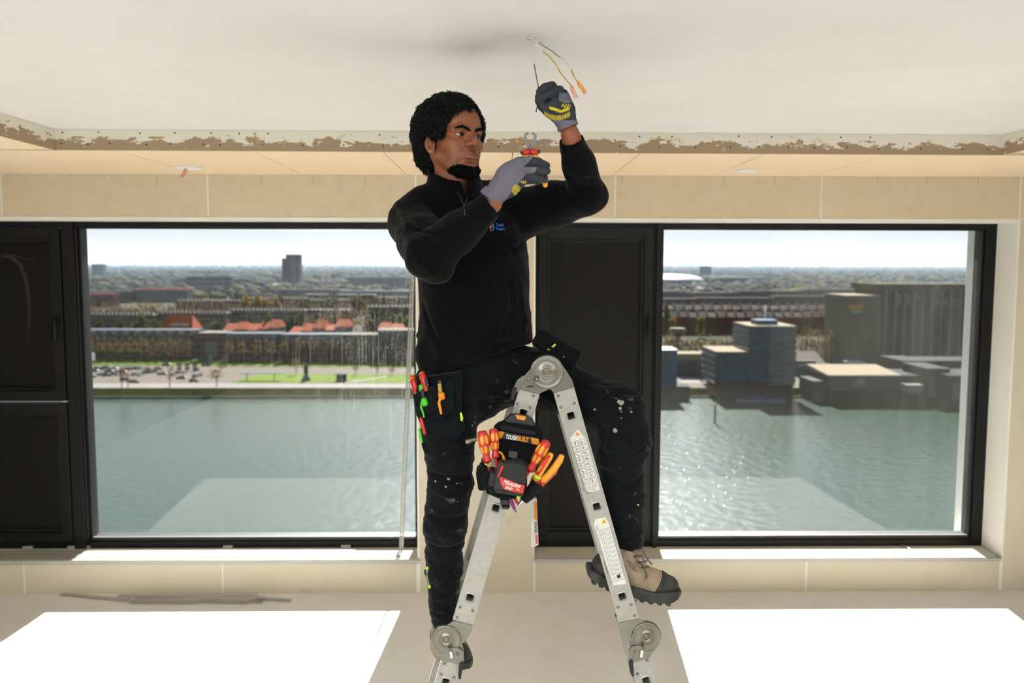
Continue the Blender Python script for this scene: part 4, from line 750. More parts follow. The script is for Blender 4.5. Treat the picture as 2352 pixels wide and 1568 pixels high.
obj('latch_tab', MB().box((-.004, 0, -.004), (.004, .022, 0), frame(tuple(A4(1473, 1488)-Vector((0, .012, 0))), SR.u+SR.v*.4, SR.v)), label_white, hr)
hl = hinge((1025, 1467), .0455, [[(1040, 1424), (1086, 1435), (1083, 1448), (1066, 1474), (1056, 1478), (1026, 1480), (1018, 1440), (1036, 1428)], [(1013, 1514), (1058, 1524), (1066, 1494), (1060, 1470), (1040, 1438), (1008, 1436), (994, 1466), (1004, 1490)]],
           [(1066, 1516), (1065, 1492), (1056, 1484), (1042, 1483), (1030, 1484), (1030, 1491), (1042, 1493), (1050, 1502), (1056, 1518)], ((1061, 1512), (1056, 1552), .0065), [(1052, 1495, .0045), (1036, 1487, .0045)])
obj('latch_tab', MB().box((-.004, 0, -.004), (.004, .022, 0), frame(tuple(A4(1036, 1490)-Vector((0, .012, 0))), SL.u-SL.v*.4, SL.v)), label_white, hl)
dyr = YLR-YLF
for c, rad, pl in (((1256, 854), .05, [(1196, 894), (1319, 889), (1314, 872), (1278, 826), (1256, 818), (1236, 826), (1208, 858)]), ((1484, 1460), .0455, [(1422, 1430), (1469, 1420), (1500, 1430), (1516, 1474), (1493, 1507), (1453, 1519), (1444, 1490)]), ((1025, 1467), .0455, [(1040, 1424), (1086, 1435), (1066, 1474), (1058, 1524), (1013, 1514), (994, 1466)])): hinge(c, rad, [pl], None, None, None, dyr+.02, True)
# stickers printed with pictograms, laid on the near right stile
def sticker(S, poly, nm): return obj(nm, MB().prism([S.at(*p) for p in poly], 2, -.0009, -.0002, S.M(YLF)), label_white, ladder)
def strokes(S, segs, r, m, parent, nm, y=-.0011):
    k = MB(); M = S.M(YLF)
    for (u0, v0, u1, v1) in segs:
        d = Vector((u1-u0, v1-v0)); L_ = d.length or 1e-6; n = Vector((-d[1], d[0]))/L_*r
        k.add([tuple(M @ Vector((u0+n[0], v0+n[1], y))), tuple(M @ Vector((u1+n[0], v1+n[1], y))), tuple(M @ Vector((u1-n[0], v1-n[1], y))), tuple(M @ Vector((u0-n[0], v0-n[1], y)))], [(0, 1, 2, 3)])
    return obj(nm, k, m, parent)
s1 = sticker(SR, [(1327, 985), (1346, 1008), (1347, 1012), (1378, 1124), (1362, 1131), (1347, 1128), (1310, 1010), (1309, 1006)], 'pictogram_sticker')
ua, va = SR.at(1318, 1012); ub, vb = SR.at(1366, 1110); cw = .0195; ch = (vb-va)/8*.98; rr = random.Random(3); seg = []; vb0 = va+.002
for i in range(8):
    for j in range(2):
        u0, v0 = -.0215+j*.0225+.0, vb0+i*ch; w_, h_ = cw, ch*.88
        seg += [(u0, v0, u0+w_, v0), (u0+w_, v0, u0+w_, v0+h_), (u0+w_, v0+h_, u0, v0+h_), (u0, v0+h_, u0, v0)]
        cx, cy = u0+w_*.45, v0+h_*.5
        for _ in range(rr.randint(4, 7)): a = rr.uniform(0, math.pi); l_ = rr.uniform(.2, .4)*h_; dx, dy_ = rr.uniform(-.2, .2)*w_, rr.uniform(-.16, .16)*h_; seg.append((cx+dx-math.cos(a)*l_, cy+dy_-math.sin(a)*l_, cx+dx+math.cos(a)*l_, cy+dy_+math.sin(a)*l_))
strokes(SR, seg, .0004, ink, s1, 'pictograms')
tu, tv = SR.at(1326, 996); M = SR.M(YLF); obj('warning_triangle', MB().prism([(tu-.0075, tv+.005), (tu+.0075, tv+.005), (tu, tv-.007)], 2, -.0014, -.0009, M), sticker_orange, s1)
def stext(S, body, size, u, v, rot, parent, nm='lettering', m=None, align='CENTER'):
    # lettering laid in the stile face, rot 0 reads across the stile
    M = S.M(YLF) @ Matrix.Translation((u, v, -.0012)) @ Matrix.Rotation(rot, 4, 'Z') @ Matrix.Scale(-1, 4, (0, 1, 0))
    return obj(nm, text_mb(body, size, M, 0, align), m or ink, parent)
for k, tx in enumerate(['EN 131-1:2015+A1:2019', 'EN 131-2:2010+A2:2017', 'EN 131-3:2018', 'EN 131-4:2020', 'Professional use']): stext(SR, tx, .0046, -.004, vb0+8*ch+.004+k*.0052, 0, s1)
s2 = sticker(SR, [(1390, 1187), (1398, 1200), (1405, 1222), (1438, 1336), (1437, 1340), (1408, 1344), (1364, 1206), (1367, 1192)], 'chart_sticker')
u0, v0 = SR.at(1378, 1222); u1, v1 = SR.at(1420, 1338); seg = []; n = 11; vv0 = v0-.006
for i in range(n+1): v = vv0+(v1-vv0-.016)*i/n; seg.append((-.018, v, .022, v))
for u in (-.0205, -.006, .022): seg.append((u, vv0-.012 if u < -.01 else vv0, u, v1-.014))
for i in range(n):
    v = vv0+(v1-vv0-.016)*(i+.5)/n; h_ = (v1-vv0)/n*.3
    pts = [(-.002, v+h_), (.004, v-h_), (.009, v+h_*.2), (.013, v-h_), (.018, v+h_*(rr.random()-.2))]; seg += [(a[0], a[1], b[0], b[1]) for a, b in zip(pts[:-1], pts[1:])]
strokes(SR, seg, .00035, ink, s2, 'chart_lines')
for i, tx in enumerate(['4x3', '0.96', '0.96', '1.75', '2.58', '3.57', '0.90', '1.65', '1.59', '2.40', '17.1']): stext(SR, tx, .0055, -.0125, vv0+(v1-vv0-.016)*(i+.5)/n, math.pi/2, s2)
stext(SR, 'MAX LOAD 150 KG', .0056, .001, v1-.0085, 0, s2); stext(SR, 'Max. Standing height', .005, -.0235, (vv0+v1)/2+.03, math.pi/2, s2); stext(SR, 'PEKAJA', .0055, -.016, vv0-.010, math.pi/2, s2)
tu, tv = SR.at(1386, 1197); obj('warning_triangle', MB().prism([(tu-.0085, tv+.007), (tu+.0095, tv+.007), (tu+.0005, tv-.010)], 2, -.0014, -.0009, M), sticker_yellow, s2)
strokes(SR, [(tu-.003, tv+.004, tu+.004, tv+.002), (tu-.002, tv, tu+.003, tv-.003), (tu+.003, tv-.003, tu+.004, tv+.003)], .0006, ink, s2, 'warning_mark', -.0015)
wu, wv = SR.at(1421, 1323); obj('weight_mark', MB().box((wu-.005, wv-.004, -.0013), (wu+.005, wv+.005, -.0009), M).box((wu+.002, wv-.007, -.0013), (wu+.006, wv-.004, -.0009), M), ink, s2)
# booklet hanging on a string behind
bkY = 2.74; bt = at(1229, 1146, bkY); bk = empty('instruction_booklet', tuple(at(1229, 1256, bkY)), 'thin white and orange instruction booklet hanging on a string', 'booklet')
bx = lambda px, py: at(px, py, bkY)
def sheet(nm, pts, y0, y1, m, par):
    P = [bx(*p) for p in pts]; return obj(nm, MB().prism([(p[0], p[2]) for p in P], 1, bkY+y0, bkY+y1), m, par)
sheet('pages', [(1219, 1136), (1224, 1140), (1226, 1254), (1220, 1256)], -.002, .03, label_white, bk); cv = sheet('cover', [(1224, 1140), (1233, 1147), (1237, 1250), (1226, 1255)], -.004, .03, label_white, bk); sheet('orange_panel', [(1226, 1150), (1233, 1152), (1235, 1196), (1227, 1190)], -.006, -.004, sticker_orange, cv)
stext_m = mat('cover_print', rgb(206, 110, 100), .6); sheet('printed_block', [(1229, 1228), (1235, 1226), (1236, 1246), (1230, 1248)], -.006, -.004, stext_m, cv)
for k in range(9): sheet('printed_line', [(1227.5, 1198+k*3), (1234.5, 1197+k*3), (1234.5, 1198+k*3), (1227.5, 1199+k*3)], -.006, -.004, ink, cv)
st_ = bx(1229, 1142); obj('string', MB().tube([at(1232, 905, bkY), at(1231, 1040, bkY), at(1231, 1128, bkY), st_, bx(1222, 1153), bx(1220, 1160)], .0009, 5), ink, bk)
# ------------------------------------------------------------------ signed distance modelling for bodies and cloth
def nrm(v): v = np.array(v, float); return v/np.linalg.norm(v)
class Field:
    def __init__(s, lo, hi, h):
        s.h = h; s.lo = np.array(lo, float); n = np.ceil((np.array(hi)-s.lo)/h).astype(int)+1; s.n = n
        s.ax = [(s.lo[i]+h*np.arange(n[i])).astype(np.float32) for i in range(3)]; s.d = np.full(n, 9.0, np.float32)
    def region(s, lo, hi):
        sl = []
        for i in range(3):
            a = int(max(0, math.floor((lo[i]-s.lo[i])/s.h))); b = int(min(s.n[i], math.ceil((hi[i]-s.lo[i])/s.h)+1)); sl.append(slice(a, max(a, b)))
        return tuple(sl), (s.ax[0][sl[0]][:, None, None], s.ax[1][sl[1]][None, :, None], s.ax[2][sl[2]][None, None, :])
    def op(s, fn, lo, hi, k, mode='u', pad=None):
        pad = pad if pad is not None else 2*k+.012
        sl, P = s.region(np.array(lo)-pad, np.array(hi)+pad); old = s.d[sl]
        if old.size == 0: return s
        new = fn(*P).astype(np.float32)
        if mode == 'u':
            if k <= 0: s.d[sl] = np.minimum(old, new)
            else: h = np.clip(.5+.5*(old-new)/k, 0, 1); s.d[sl] = old+(new-old)*h-k*h*(1-h)
        elif mode == 's':
            h = np.clip(.5-.5*(old+new)/max(k, 1e-6), 0, 1); s.d[sl] = old+(-new-old)*h+k*h*(1-h)
        elif mode == 'i': s.d[sl] = np.maximum(old, new)
        return s
    def cone(s, a, b, ra, rb, k=.01, mode='u', flat=None):
        a, b = np.array(a, float), np.array(b, float); ba = b-a; L2 = max(float(ba@ba), 1e-12); r = max(ra, rb)
        if flat is not None: ax, q = nrm(flat[0]), flat[1]          # squash across ax by factor q
        def fn(x, y, z):
            px, py, pz = x-a[0], y-a[1], z-a[2]; t = np.clip((px*ba[0]+py*ba[1]+pz*ba[2])/L2, 0, 1)
            dx, dy, dz = px-t*ba[0], py-t*ba[1], pz-t*ba[2]; rr = ra+(rb-ra)*t
            if flat is not None:
                c = dx*ax[0]+dy*ax[1]+dz*ax[2]; e = (1/q-1)*c; dx, dy, dz = dx+e*ax[0], dy+e*ax[1], dz+e*ax[2]
                l = np.sqrt(dx*dx+dy*dy+dz*dz); return (l-rr)*q if q < 1 else (l-rr)
            return np.sqrt(dx*dx+dy*dy+dz*dz)-rr
        return s.op(fn, np.minimum(a, b)-r, np.maximum(a, b)+r, k, mode)
    def chain(s, pts, rad, k=.01, mode='u', flat=None):
        for i in range(len(pts)-1): s.cone(pts[i], pts[i+1], rad[i], rad[i+1], k, mode, flat)
        return s
    def ell(s, c, r, k=.01, mode='u', R=None):
        c = np.array(c, float); r = np.array(r, float); R = np.eye(3) if R is None else np.array(R, float)   # rows of R are local axes
        ext = np.sqrt(((R*r[:, None])**2).sum(0))
        def fn(x, y, z):
            px, py, pz = x-c[0], y-c[1], z-c[2]; k0 = 0; k1 = 0
            for i in range(3): q = (px*R[i, 0]+py*R[i, 1]+pz*R[i, 2])/r[i]; k0 = k0+q*q; k1 = k1+(q/r[i])**2
            k0 = np.sqrt(k0)+1e-9; return k0*(k0-1)/(np.sqrt(k1)+1e-9)
        return s.op(fn, c-ext, c+ext, k, mode)
    def box(s, c, half, R, rad=.003, k=.004, mode='u'):
        c = np.array(c, float); R = np.array(R, float); hf = np.array(half, float)-rad; ext = (np.abs(R)*np.array(half)[:, None]).sum(0)
        def fn(x, y, z):
            px, py, pz = x-c[0], y-c[1], z-c[2]; o = 0; ins = -9
            for i in range(3): q = np.abs(px*R[i, 0]+py*R[i, 1]+pz*R[i, 2])-hf[i]; o = o+np.maximum(q, 0)**2; ins = np.maximum(ins, q)
            return np.sqrt(o)+np.minimum(ins, 0)-rad
        return s.op(fn, c-ext, c+ext, k, mode)
    def half(s, p, n, k=.002, mode='s', reach=9.0):                 # remove the side n points to, within reach of p
        n = nrm(n); p = np.array(p, float)
        return s.op(lambda x, y, z: -((x-p[0])*n[0]+(y-p[1])*n[1]+(z-p[2])*n[2]), p-reach, p+reach, k, mode, 0)
    def sample(s, p):
        q = (np.asarray(p)-s.lo)/s.h; i = np.clip(np.floor(q).astype(int), 0, s.n-2); f = q-i; r = 0
        for a in (0, 1):
            for b in (0, 1):
                for c in (0, 1): r = r+s.d[i[..., 0]+a, i[..., 1]+b, i[..., 2]+c]*((f[..., 0] if a else 1-f[..., 0])*(f[..., 1] if b else 1-f[..., 1])*(f[..., 2] if c else 1-f[..., 2]))
        return r
    def hit(s, px, py):                                             # first surface point seen at a picture position
        d = nrm(ray(px, py)); t = np.arange(1.5, 3.6, s.h*.5); P = CAM+d*t[:, None]; ok = np.all((P > s.lo) & (P < s.lo+(s.n-1)*s.h), 1); v = np.where(ok, s.sample(np.clip(P, s.lo, s.lo+(s.n-1.01)*s.h)), 9); w = np.where(v < 0)[0]
        return P[w[0]] if len(w) else None
    def mesh(s):
        d = s.d; n = s.n; S = d < 0; nx, ny, nz = n-1
        C = [(a, b, c) for a in (0, 1) for b in (0, 1) for c in (0, 1)]
        cnt = np.zeros((nx, ny, nz), np.int8)
        for (a, b, c) in C: cnt += S[a:a+nx, b:b+ny, c:c+nz]
        act = (cnt > 0) & (cnt < 8); idx = np.full((nx, ny, nz), -1, np.int64); I = np.argwhere(act); idx[act] = np.arange(len(I))
        V = np.stack([d[I[:, 0]+a, I[:, 1]+b, I[:, 2]+c] for (a, b, c) in C], 1); acc = np.zeros((len(I), 3)); num = np.zeros(len(I)); CA = np.array(C, float)
        for i in range(8):
            for j in range(i+1, 8):
                if abs(CA[i]-CA[j]).sum() != 1: continue
                m = (V[:, i] < 0) != (V[:, j] < 0); t = V[m, i]/(V[m, i]-V[m, j]); acc[m] += CA[i]+(CA[j]-CA[i])*t[:, None]; num[m] += 1
        v = s.lo+s.h*(I+acc/num[:, None]); F = []
        for ax in range(3):
            o1, o2 = [(1, 2), (2, 0), (0, 1)][ax]; sh = np.array(S.shape); e = [0, 0, 0]; e[ax] = 1
            A_ = S[tuple(slice(0, sh[i]-e[i]) for i in range(3))]; B_ = S[tuple(slice(e[i], sh[i]) for i in range(3))]; E = np.argwhere(A_ != B_)
            E = E[(E[:, o1] > 0) & (E[:, o2] > 0) & (E[:, o1] < sh[o1]-1) & (E[:, o2] < sh[o2]-1)]
            q = []
            for (a, b) in ((-1, -1), (0, -1), (0, 0), (-1, 0)): T = E.copy(); T[:, o1] += a; T[:, o2] += b; q.append(idx[T[:, 0], T[:, 1], T[:, 2]])
            q = np.stack(q, 1); ins = S[E[:, 0], E[:, 1], E[:, 2]]; q[~ins] = q[~ins][:, ::-1]; F.append(q)
        F = np.concatenate(F); F = F[(F >= 0).all(1)]
        return v, F
def vnormals(v, F):
    a = np.cross(v[F[:, 2]]-v[F[:, 0]], v[F[:, 3]]-v[F[:, 1]]); n = np.zeros_like(v)
    for i in range(4): np.add.at(n, F[:, i], a)
    return n/(np.linalg.norm(n, axis=1, keepdims=True)+1e-12)
def vsmooth(v, F, it=1, w=.5):
    E = np.concatenate([F[:, [0, 1]], F[:, [1, 2]], F[:, [2, 3]], F[:, [3, 0]]]); E = np.concatenate([E, E[:, ::-1]])
    for _ in range(it):
        s = np.zeros_like(v); c = np.zeros(len(v)); np.add.at(s, E[:, 0], v[E[:, 1]]); np.add.at(c, E[:, 0], 1); v = v+w*(s/c[:, None]-v)
    return v
_lat = np.random.RandomState(11).uniform(-1, 1, (32, 32, 32)).astype(np.float32)
def noise3(P, f, off=0.0):
    q = np.asarray(P)*f+off+100.0; i = np.floor(q).astype(int); t = q-i; t = t*t*(3-2*t); r = 0
    for a in (0, 1):
        for b in (0, 1):
            for c in (0, 1): r = r+_lat[(i[:, 0]+a) % 32, (i[:, 1]+b) % 32, (i[:, 2]+c) % 32]*((t[:, 0] if a else 1-t[:, 0])*(t[:, 1] if b else 1-t[:, 1])*(t[:, 2] if c else 1-t[:, 2]))
    return r
def sobj(name, v, F, material, parent=None, colors=None, **kw):
    F = np.asarray(F); me = bpy.data.meshes.new(name); org = WO[parent.name] if parent is not None else np.array([(v[:, 0].min()+v[:, 0].max())/2, (v[:, 1].min()+v[:, 1].max())/2, v[:, 2].min()])
    k = F.shape[1]; me.vertices.add(len(v)); me.vertices.foreach_set('co', (v-org).astype(np.float32).ravel()); me.loops.add(F.size); me.loops.foreach_set('vertex_index', F.astype(np.int32).ravel()); me.polygons.add(len(F)); me.polygons.foreach_set('loop_start', np.arange(0, F.size, k, dtype=np.int32)); me.polygons.foreach_set('use_smooth', np.ones(len(F), bool)); me.update(calc_edges=True); me.validate()
    if colors is not None: a = me.color_attributes.new('col', 'FLOAT_COLOR', 'POINT'); a.data.foreach_set('color', np.asarray(colors, np.float32).ravel())
    return tag(link(name, me, material, parent, org), **kw)
def weld(parts):
    v = np.concatenate([p[0] for p in parts]); o = 0; F = []
    for p in parts: F.append(p[1]+o); o += len(p[0])
    return v, np.concatenate(F)
# ------------------------------------------------------------------ the man
PX = lambda px, py, Y: np.array(at(px, py, Y))
skin_m = mat('skin', (.2, .08, .04, 1), .5, attr='col', bump=(700, .06, .0006), spec=.45)
hair_m = mat('black_hair', rgb(11, 9, 8), .62, spec=.28)
beard_m = mat('beard_hair', rgb(8, 6, 5), .8, bump=(420, .6, .003), spec=.12)
eye_m = mat('eye', (1, 1, 1, 1), .15, attr='col', spec=.6)
man = empty('person', tuple(PX(1030, 1505, 2.72)), 'man in black work clothes on the ladder holding wire strippers up to ceiling wires', 'person')
# head frame: local x to his right, y forward, z up
_hy = math.radians(38); HF = nrm((math.sin(_hy), -math.cos(_hy), .03)); HRt = nrm(np.cross(HF, (0.02, 0.0, 1))); HU = np.cross(HRt, HF)
HM = np.stack([HRt, HF, HU]); HO = PX(1075.0, 310.0, 2.555)-HM.T @ np.array([0, .080, 0])
hl2w = lambda v: HO+np.asarray(v) @ HM
def mirror(fn):
    for sx in (1, -1): fn(sx)
def build_head():
    f = Field((-.10, -.135, -.21), (.10, .145, .135), .0019)
    f.ell((0, -.016, .034), (.0755, .098, .084), .02)
    f.ell((0, .030, -.022), (.0585, .064, .090), .03)
    f.ell((0, .045, .040), (.058, .050, .050), .025)                                   # forehead
    def side(s):
        f.cone((s*.058, -.006, -.058), (s*.042, .050, -.098), .015, .013, .020)          # jaw
        f.cone((s*.040, .050, -.096), (0, .074, -.106), .013, .014, .024)
        f.ell((s*.049, .052, -.030), (.022, .026, .020), .022)                          # cheekbone
        f.ell((s*.032, .060, -.064), (.018, .022, .024), .022)                          # cheek
        f.ell((s*.033, .098, -.003), (.020, .016, .0145), .012, 's')                    # socket
        f.cone((s*.011, .0935, .0125), (s*.034, .0905, .0165), .0075, .0075, .012)      # brow
        f.cone((s*.034, .0905, .0165), (s*.051, .074, .0110), .0075, .006, .012)
    mirror(side)
    f.ell((0, .079, -.104), (.021, .017, .017), .018)                                    # chin
    f.chain([(0, .086, .012), (0, .0965, -.008), (0, .1105, -.024), (0, .1125, -.031)], [.0085, .0085, .0105, .0120], .010)   # nose
    def nose(s):
        f.ell((s*.0165, .0985, -.0345), (.0105, .0130, .0095), .006)
        f.ell((s*.0100, .1050, -.0430), (.0062, .0085, .0058), .002, 's')
        f.cone((s*.0245, .090, -.042), (s*.033, .078, -.066), .0012, .0012, .006, 's')   # fold beside the mouth
    mirror(nose)
    f.ell((0, .084, -.063), (.030, .020, .022), .014)                                    # muzzle
    f.cone((0, .1005, -.053), (0, .1025, -.058), .0016, .0016, .004, 's')
    for s in (1, -1):
        f.chain([(0, .1005, -.0625), (s*.008, .1005, -.0605), (s*.018, .0945, -.0635), (s*.0275, .085, -.0675)], [.0052, .0058, .0048, .002], .003)
        f.chain([(0, .0990, -.0735), (s*.010, .0975, -.0730), (s*.019, .0925, -.0710), (s*.0275, .085, -.0680)], [.0072, .0068, .0050, .002], .003)
        f.chain([(0, .1060, -.0672), (s*.010, .1045, -.0668), (s*.019, .0990, -.0668), (s*.029, .0895, -.0685)], [.0012, .0011, .0010, .0009], .002, 's')
    f.cone((-.012, .094, -.086), (.012, .094, -.086), .004, .004, .010, 's')
    def eyes(s):                                                                         # lids around the eyeball with an almond slit
        c = np.array((s*.0320, .0765, -.0015)); f.ell(c, (.0152, .0146, .0140), .004)
        f.ell(c+np.array((s*.001, .0125, -.0010)), (.0168, .0125, .0043), .0015, 's')
        f.cone(c+np.array((-.012, .0118, .0075)), c+np.array((.012, .0112, .0070)), .0009, .0009, .002, 's')
        f.cone(c+np.array((-.010, .0105, -.0095)), c+np.array((.010, .0095, -.0090)), .0009, .0009, .003, 's')
    mirror(eyes)
    def ear(s):
        R0 = nrm((s*.86, .50, 0)); R2 = nrm((0, -.16, 1)); R2 = nrm(R2-R0*(R2@R0)); R = np.stack([R0, np.cross(R2, R0)*s, R2]); c = np.array((s*.0800, -.003, -.027))
        f.ell(c, (.0070, .0170, .030), .004, R=R)
        f.ell(c+R[0]*.0065+R[1]*.003+R[2]*.002, (.0080, .0105, .0185), .002, 's', R); f.cone(c+R[0]*.003-R[1]*.006+R[2]*.014, c+R[0]*.002-R[1]*.008-R[2]*.008, .0028, .0026, .003)
        f.cone(c+R[1]*.013+R[2]*-.004, c+R[1]*.010+R[2]*-.010, .004, .0035, .003); f.ell(c+R[2]*-.027+R[1]*.004, (.0055, .0095, .0085), .004, R=R)
    mirror(ear)
    f.cone((0, .004, -.055), (0, -.020, -.21), .050, .055, .022); f.cone((0, .018, -.10), (0, .005, -.20), .028, .034, .02)
    for s in (1, -1): f.cone((s*.055, -.02, -.05), (s*.018, .012, -.20), .010, .010, .016)
    f.cone((0, .030, -.128), (0, .034, -.140), .012, .012, .014)
    return f
hf = build_head(); hv, hF = hf.mesh()
sk, dk = np.array(rgb(146, 86, 56)[:3]), np.array(rgb(106, 61, 40)[:3])
def smooth01(x): x = np.clip(x, 0, 1); return x*x*(3-2*x)
def blob(v, c, r): return smooth01(1.0-np.sqrt((((v-np.array(c))/np.array(r))**2).sum(1)))
col = np.tile(sk, (len(hv), 1)); mixc = lambda col, m, c: col+(np.array(c)-col)*m[:, None]
av = np.abs(hv*np.array([1, 0, 0])).sum(1); hs = hv.copy(); hs[:, 0] = av
col = mixc(col, np.clip(.5+.9*noise3(hv, 60), 0, 1)*.25, dk); col = mixc(col, np.clip(noise3(hv, 420), 0, 1)**2*.3, dk)
col = mixc(col, blob(hs, (.0, .100, -.0625), (.036, .018, .011))*1.0, rgb(92, 52, 46)[:3]); col = mixc(col, blob(hs, (.0, .099, -.073), (.034, .018, .013))*1.0, rgb(142, 80, 72)[:3])
stb = np.maximum.reduce([blob(hs, (.030, .080, -.058), (.022, .03, .020))*.9, blob(hs, (.012, .094, -.052), (.020, .02, .008))*.8, blob(hs, (.042, .050, -.090), (.035, .045, .030))*.9, blob(hs, (.0, .092, -.086), (.012, .02, .010))]); gr = .55+.45*np.clip(noise3(hv, 900)+.4, 0, 1)
col = mixc(col, stb*gr*.6, rgb(44, 28, 22)[:3]); col = mixc(col, blob(hs, (.034, .086, -.010), (.020, .02, .010))*.35, rgb(84, 48, 36)[:3])
fade = np.maximum(blob(hs, (.072, .012, .012), (.03, .032, .045)), blob(hs, (.058, .055, .052), (.03, .03, .02))*.6); col = mixc(col, fade*.8*gr, rgb(38, 26, 21)[:3])
bw = np.exp(-((hs[:, 2]-(.0135+.14*np.clip(hs[:, 0]-.012, 0, .022)-.45*np.clip(hs[:, 0]-.036, 0, 1)))/.0043)**2)*smooth01((hs[:, 0]-.008)/.006)*smooth01((.056-hs[:, 0])/.012)*(hv[:, 1] > .05); col = mixc(col, np.clip(bw*1.1, 0, .93)*(.75+.25*gr), rgb(18, 13, 11)[:3])
lid = np.exp(-((np.sqrt(((hs[:, 0]-.032)/.0135)**2+((hs[:, 2]+.0025)/.0052)**2)-1)/.18)**2)*(hv[:, 1] > .075)*(hv[:, 2] > -.0035); col = mixc(col, np.clip(lid, 0, 1)*.8, rgb(20, 14, 12)[:3])
def hwarp(v):                                  # narrower face, shorter from the nose down
    w = np.array(v, float); z = w[..., 2]; w[..., 2] = np.where(z < 0, z*np.where(z > -.10, .875, 1)+np.where(z > -.10, 0, -.0125*-1), z); w[..., 0] = w[..., 0]*.95; return w
HEADV, HEADF, HEADC = hl2w(hwarp(hv)), hF, np.concatenate([col, np.ones((len(col), 1))], 1)

def eyebrow(parent, sx):
    f = Field((-.07, .06, -.01), (.07, .12, .04), .0012); P = [(.0090, .1010, .0088), (.020, .1005, .0135), (.034, .0990, .0175), (.045, .0935, .0170), (.053, .0845, .0130)]
    P = [(a, c) for a, b, c in P]; P = [(P[i][0]*(1-t)+P[i+1][0]*t, P[i][1]*(1-t)+P[i+1][1]*t) for i in range(len(P)-1) for t in (0, .33, .66)]+[P[-1]]; ys = np.arange(.125, .05, -.0005)
    P = [(sx*a, ys[np.argmax(hf.sample(np.stack([np.full_like(ys, sx*a), ys, np.full_like(ys, c)], 1)) < 0)]+.0002, c) for a, c in P]      # laid on the brow
    f.chain(P, list(np.interp(np.linspace(0, 1, len(P)), [0, .2, .6, .85, 1], [.0027, .0037, .0033, .0023, .0012])), .002, flat=((0, 1, .3), .75)); v, F = f.mesh(); n = vnormals(v, F); v = v+n*(noise3(v, 500)*.0012)[:, None]
    return sobj('eyebrow', hl2w(hwarp(v)), F, beard_m, parent)
def eyeball(parent, sx):
    c = np.array((sx*.0304, .0750, -.0018)); g_d = nrm((-.26, 1, .06)); M = frame((0, 0, 0), np.cross((0, 0, 1), g_d), np.cross(g_d, np.cross((0, 0, 1), g_d))); n, m_ = 24, 16; v, F, cl = [], [], []
    for i in range(m_+1):
        th = math.pi*i/m_
        for j in range(n):
            a = 2*math.pi*j/n; q = Vector((math.sin(th)*math.cos(a), math.sin(th)*math.sin(a), math.cos(th))); v.append(c+.0128*np.array(M @ q)); cl.append(rgb(10, 7, 6) if th < .30 else rgb(26, 15, 10) if th < .64 else rgb(176, 164, 154))
    F = [(i*n+j, (i+1)*n+j, (i+1)*n+(j+1) % n, i*n+(j+1) % n) for i in range(m_) for j in range(n)]
    return sobj('eye', hl2w(np.array(v)), F, eye_m, parent, np.array(cl))
# hair: a soft volume with thousands of small curls standing out of it
def build_hair():
    f = Field((-.15, -.17, -.13), (.15, .15, .15), .003)
    f.ell((.006, -.014, .024), (.097, .118, .103), .01); f.ell((0, -.060, -.030), (.081, .060, .072), .02)
    f.ell((0, .132, -.030), (.122, .106, .105), .006, 's'); f.cone((-.16, .030, -.045), (.16, .030, -.045), .040, .040, .008, 's')
    for sx in (1, -1): f.ell((sx*.088, -.004, -.034), (.030, .026, .044), .004, 's')
    f.half((0, 0, -.098), (0, .12, -1)); f.ell((0, .03, -.13), (.08, .09, .07), .006, 's')
    return f
fh = build_hair(); v, F = fh.mesh(); nn = vnormals(v, F); v = v+nn*(noise3(v, 75)*.0055+noise3(v, 30)*.003)[:, None]
hbase = (hl2w(v-nn*.002), F)
rs = np.random.RandomState(4); pick = rs.choice(np.where(hf.sample(np.clip(v, hf.lo, hf.lo+(hf.n-1.01)*hf.h)) > .0008)[0], 13000); cm = MB(); cv, cf = [], []; o = 0
seg, sides = 10, 3
for i in pick:
    p, nvec = v[i], nn[i]
    R_ = rs.uniform(.0022, .0042); pit = rs.uniform(.0004, .0016); tr = rs.uniform(.00055, .0009); ax = nrm(nvec*.3+rs.normal(0, 1, 3)); u_ = nrm(np.cross(ax, rs.normal(0, 1, 3))); w_ = np.cross(ax, u_); c = p+nvec*rs.uniform(.0, .005); a0 = rs.uniform(0, 6.3); turns = rs.uniform(.8, 1.6)
    a = a0+turns*2*math.pi*np.arange(seg)/(seg-1); cen = c+R_*(np.cos(a)[:, None]*u_+np.sin(a)[:, None]*w_)+ax*((np.arange(seg)-seg/2)*pit)[:, None]; rad = np.cos(a)[:, None]*u_+np.sin(a)[:, None]*w_
    ring = np.stack([cen+tr*(math.cos(2*math.pi*j/sides)*rad+math.sin(2*math.pi*j/sides)*ax) for j in range(sides)], 1).reshape(-1, 3); cv.append(ring)
    q = np.array([(k*sides+j, k*sides+(j+1) % sides, (k+1)*sides+(j+1) % sides, (k+1)*sides+j) for k in range(seg-1) for j in range(sides)])+o; cf.append(q); o += len(ring)
curls = (hl2w(np.concatenate(cv)), np.concatenate(cf)); hv2, hF2 = weld([hbase, curls])
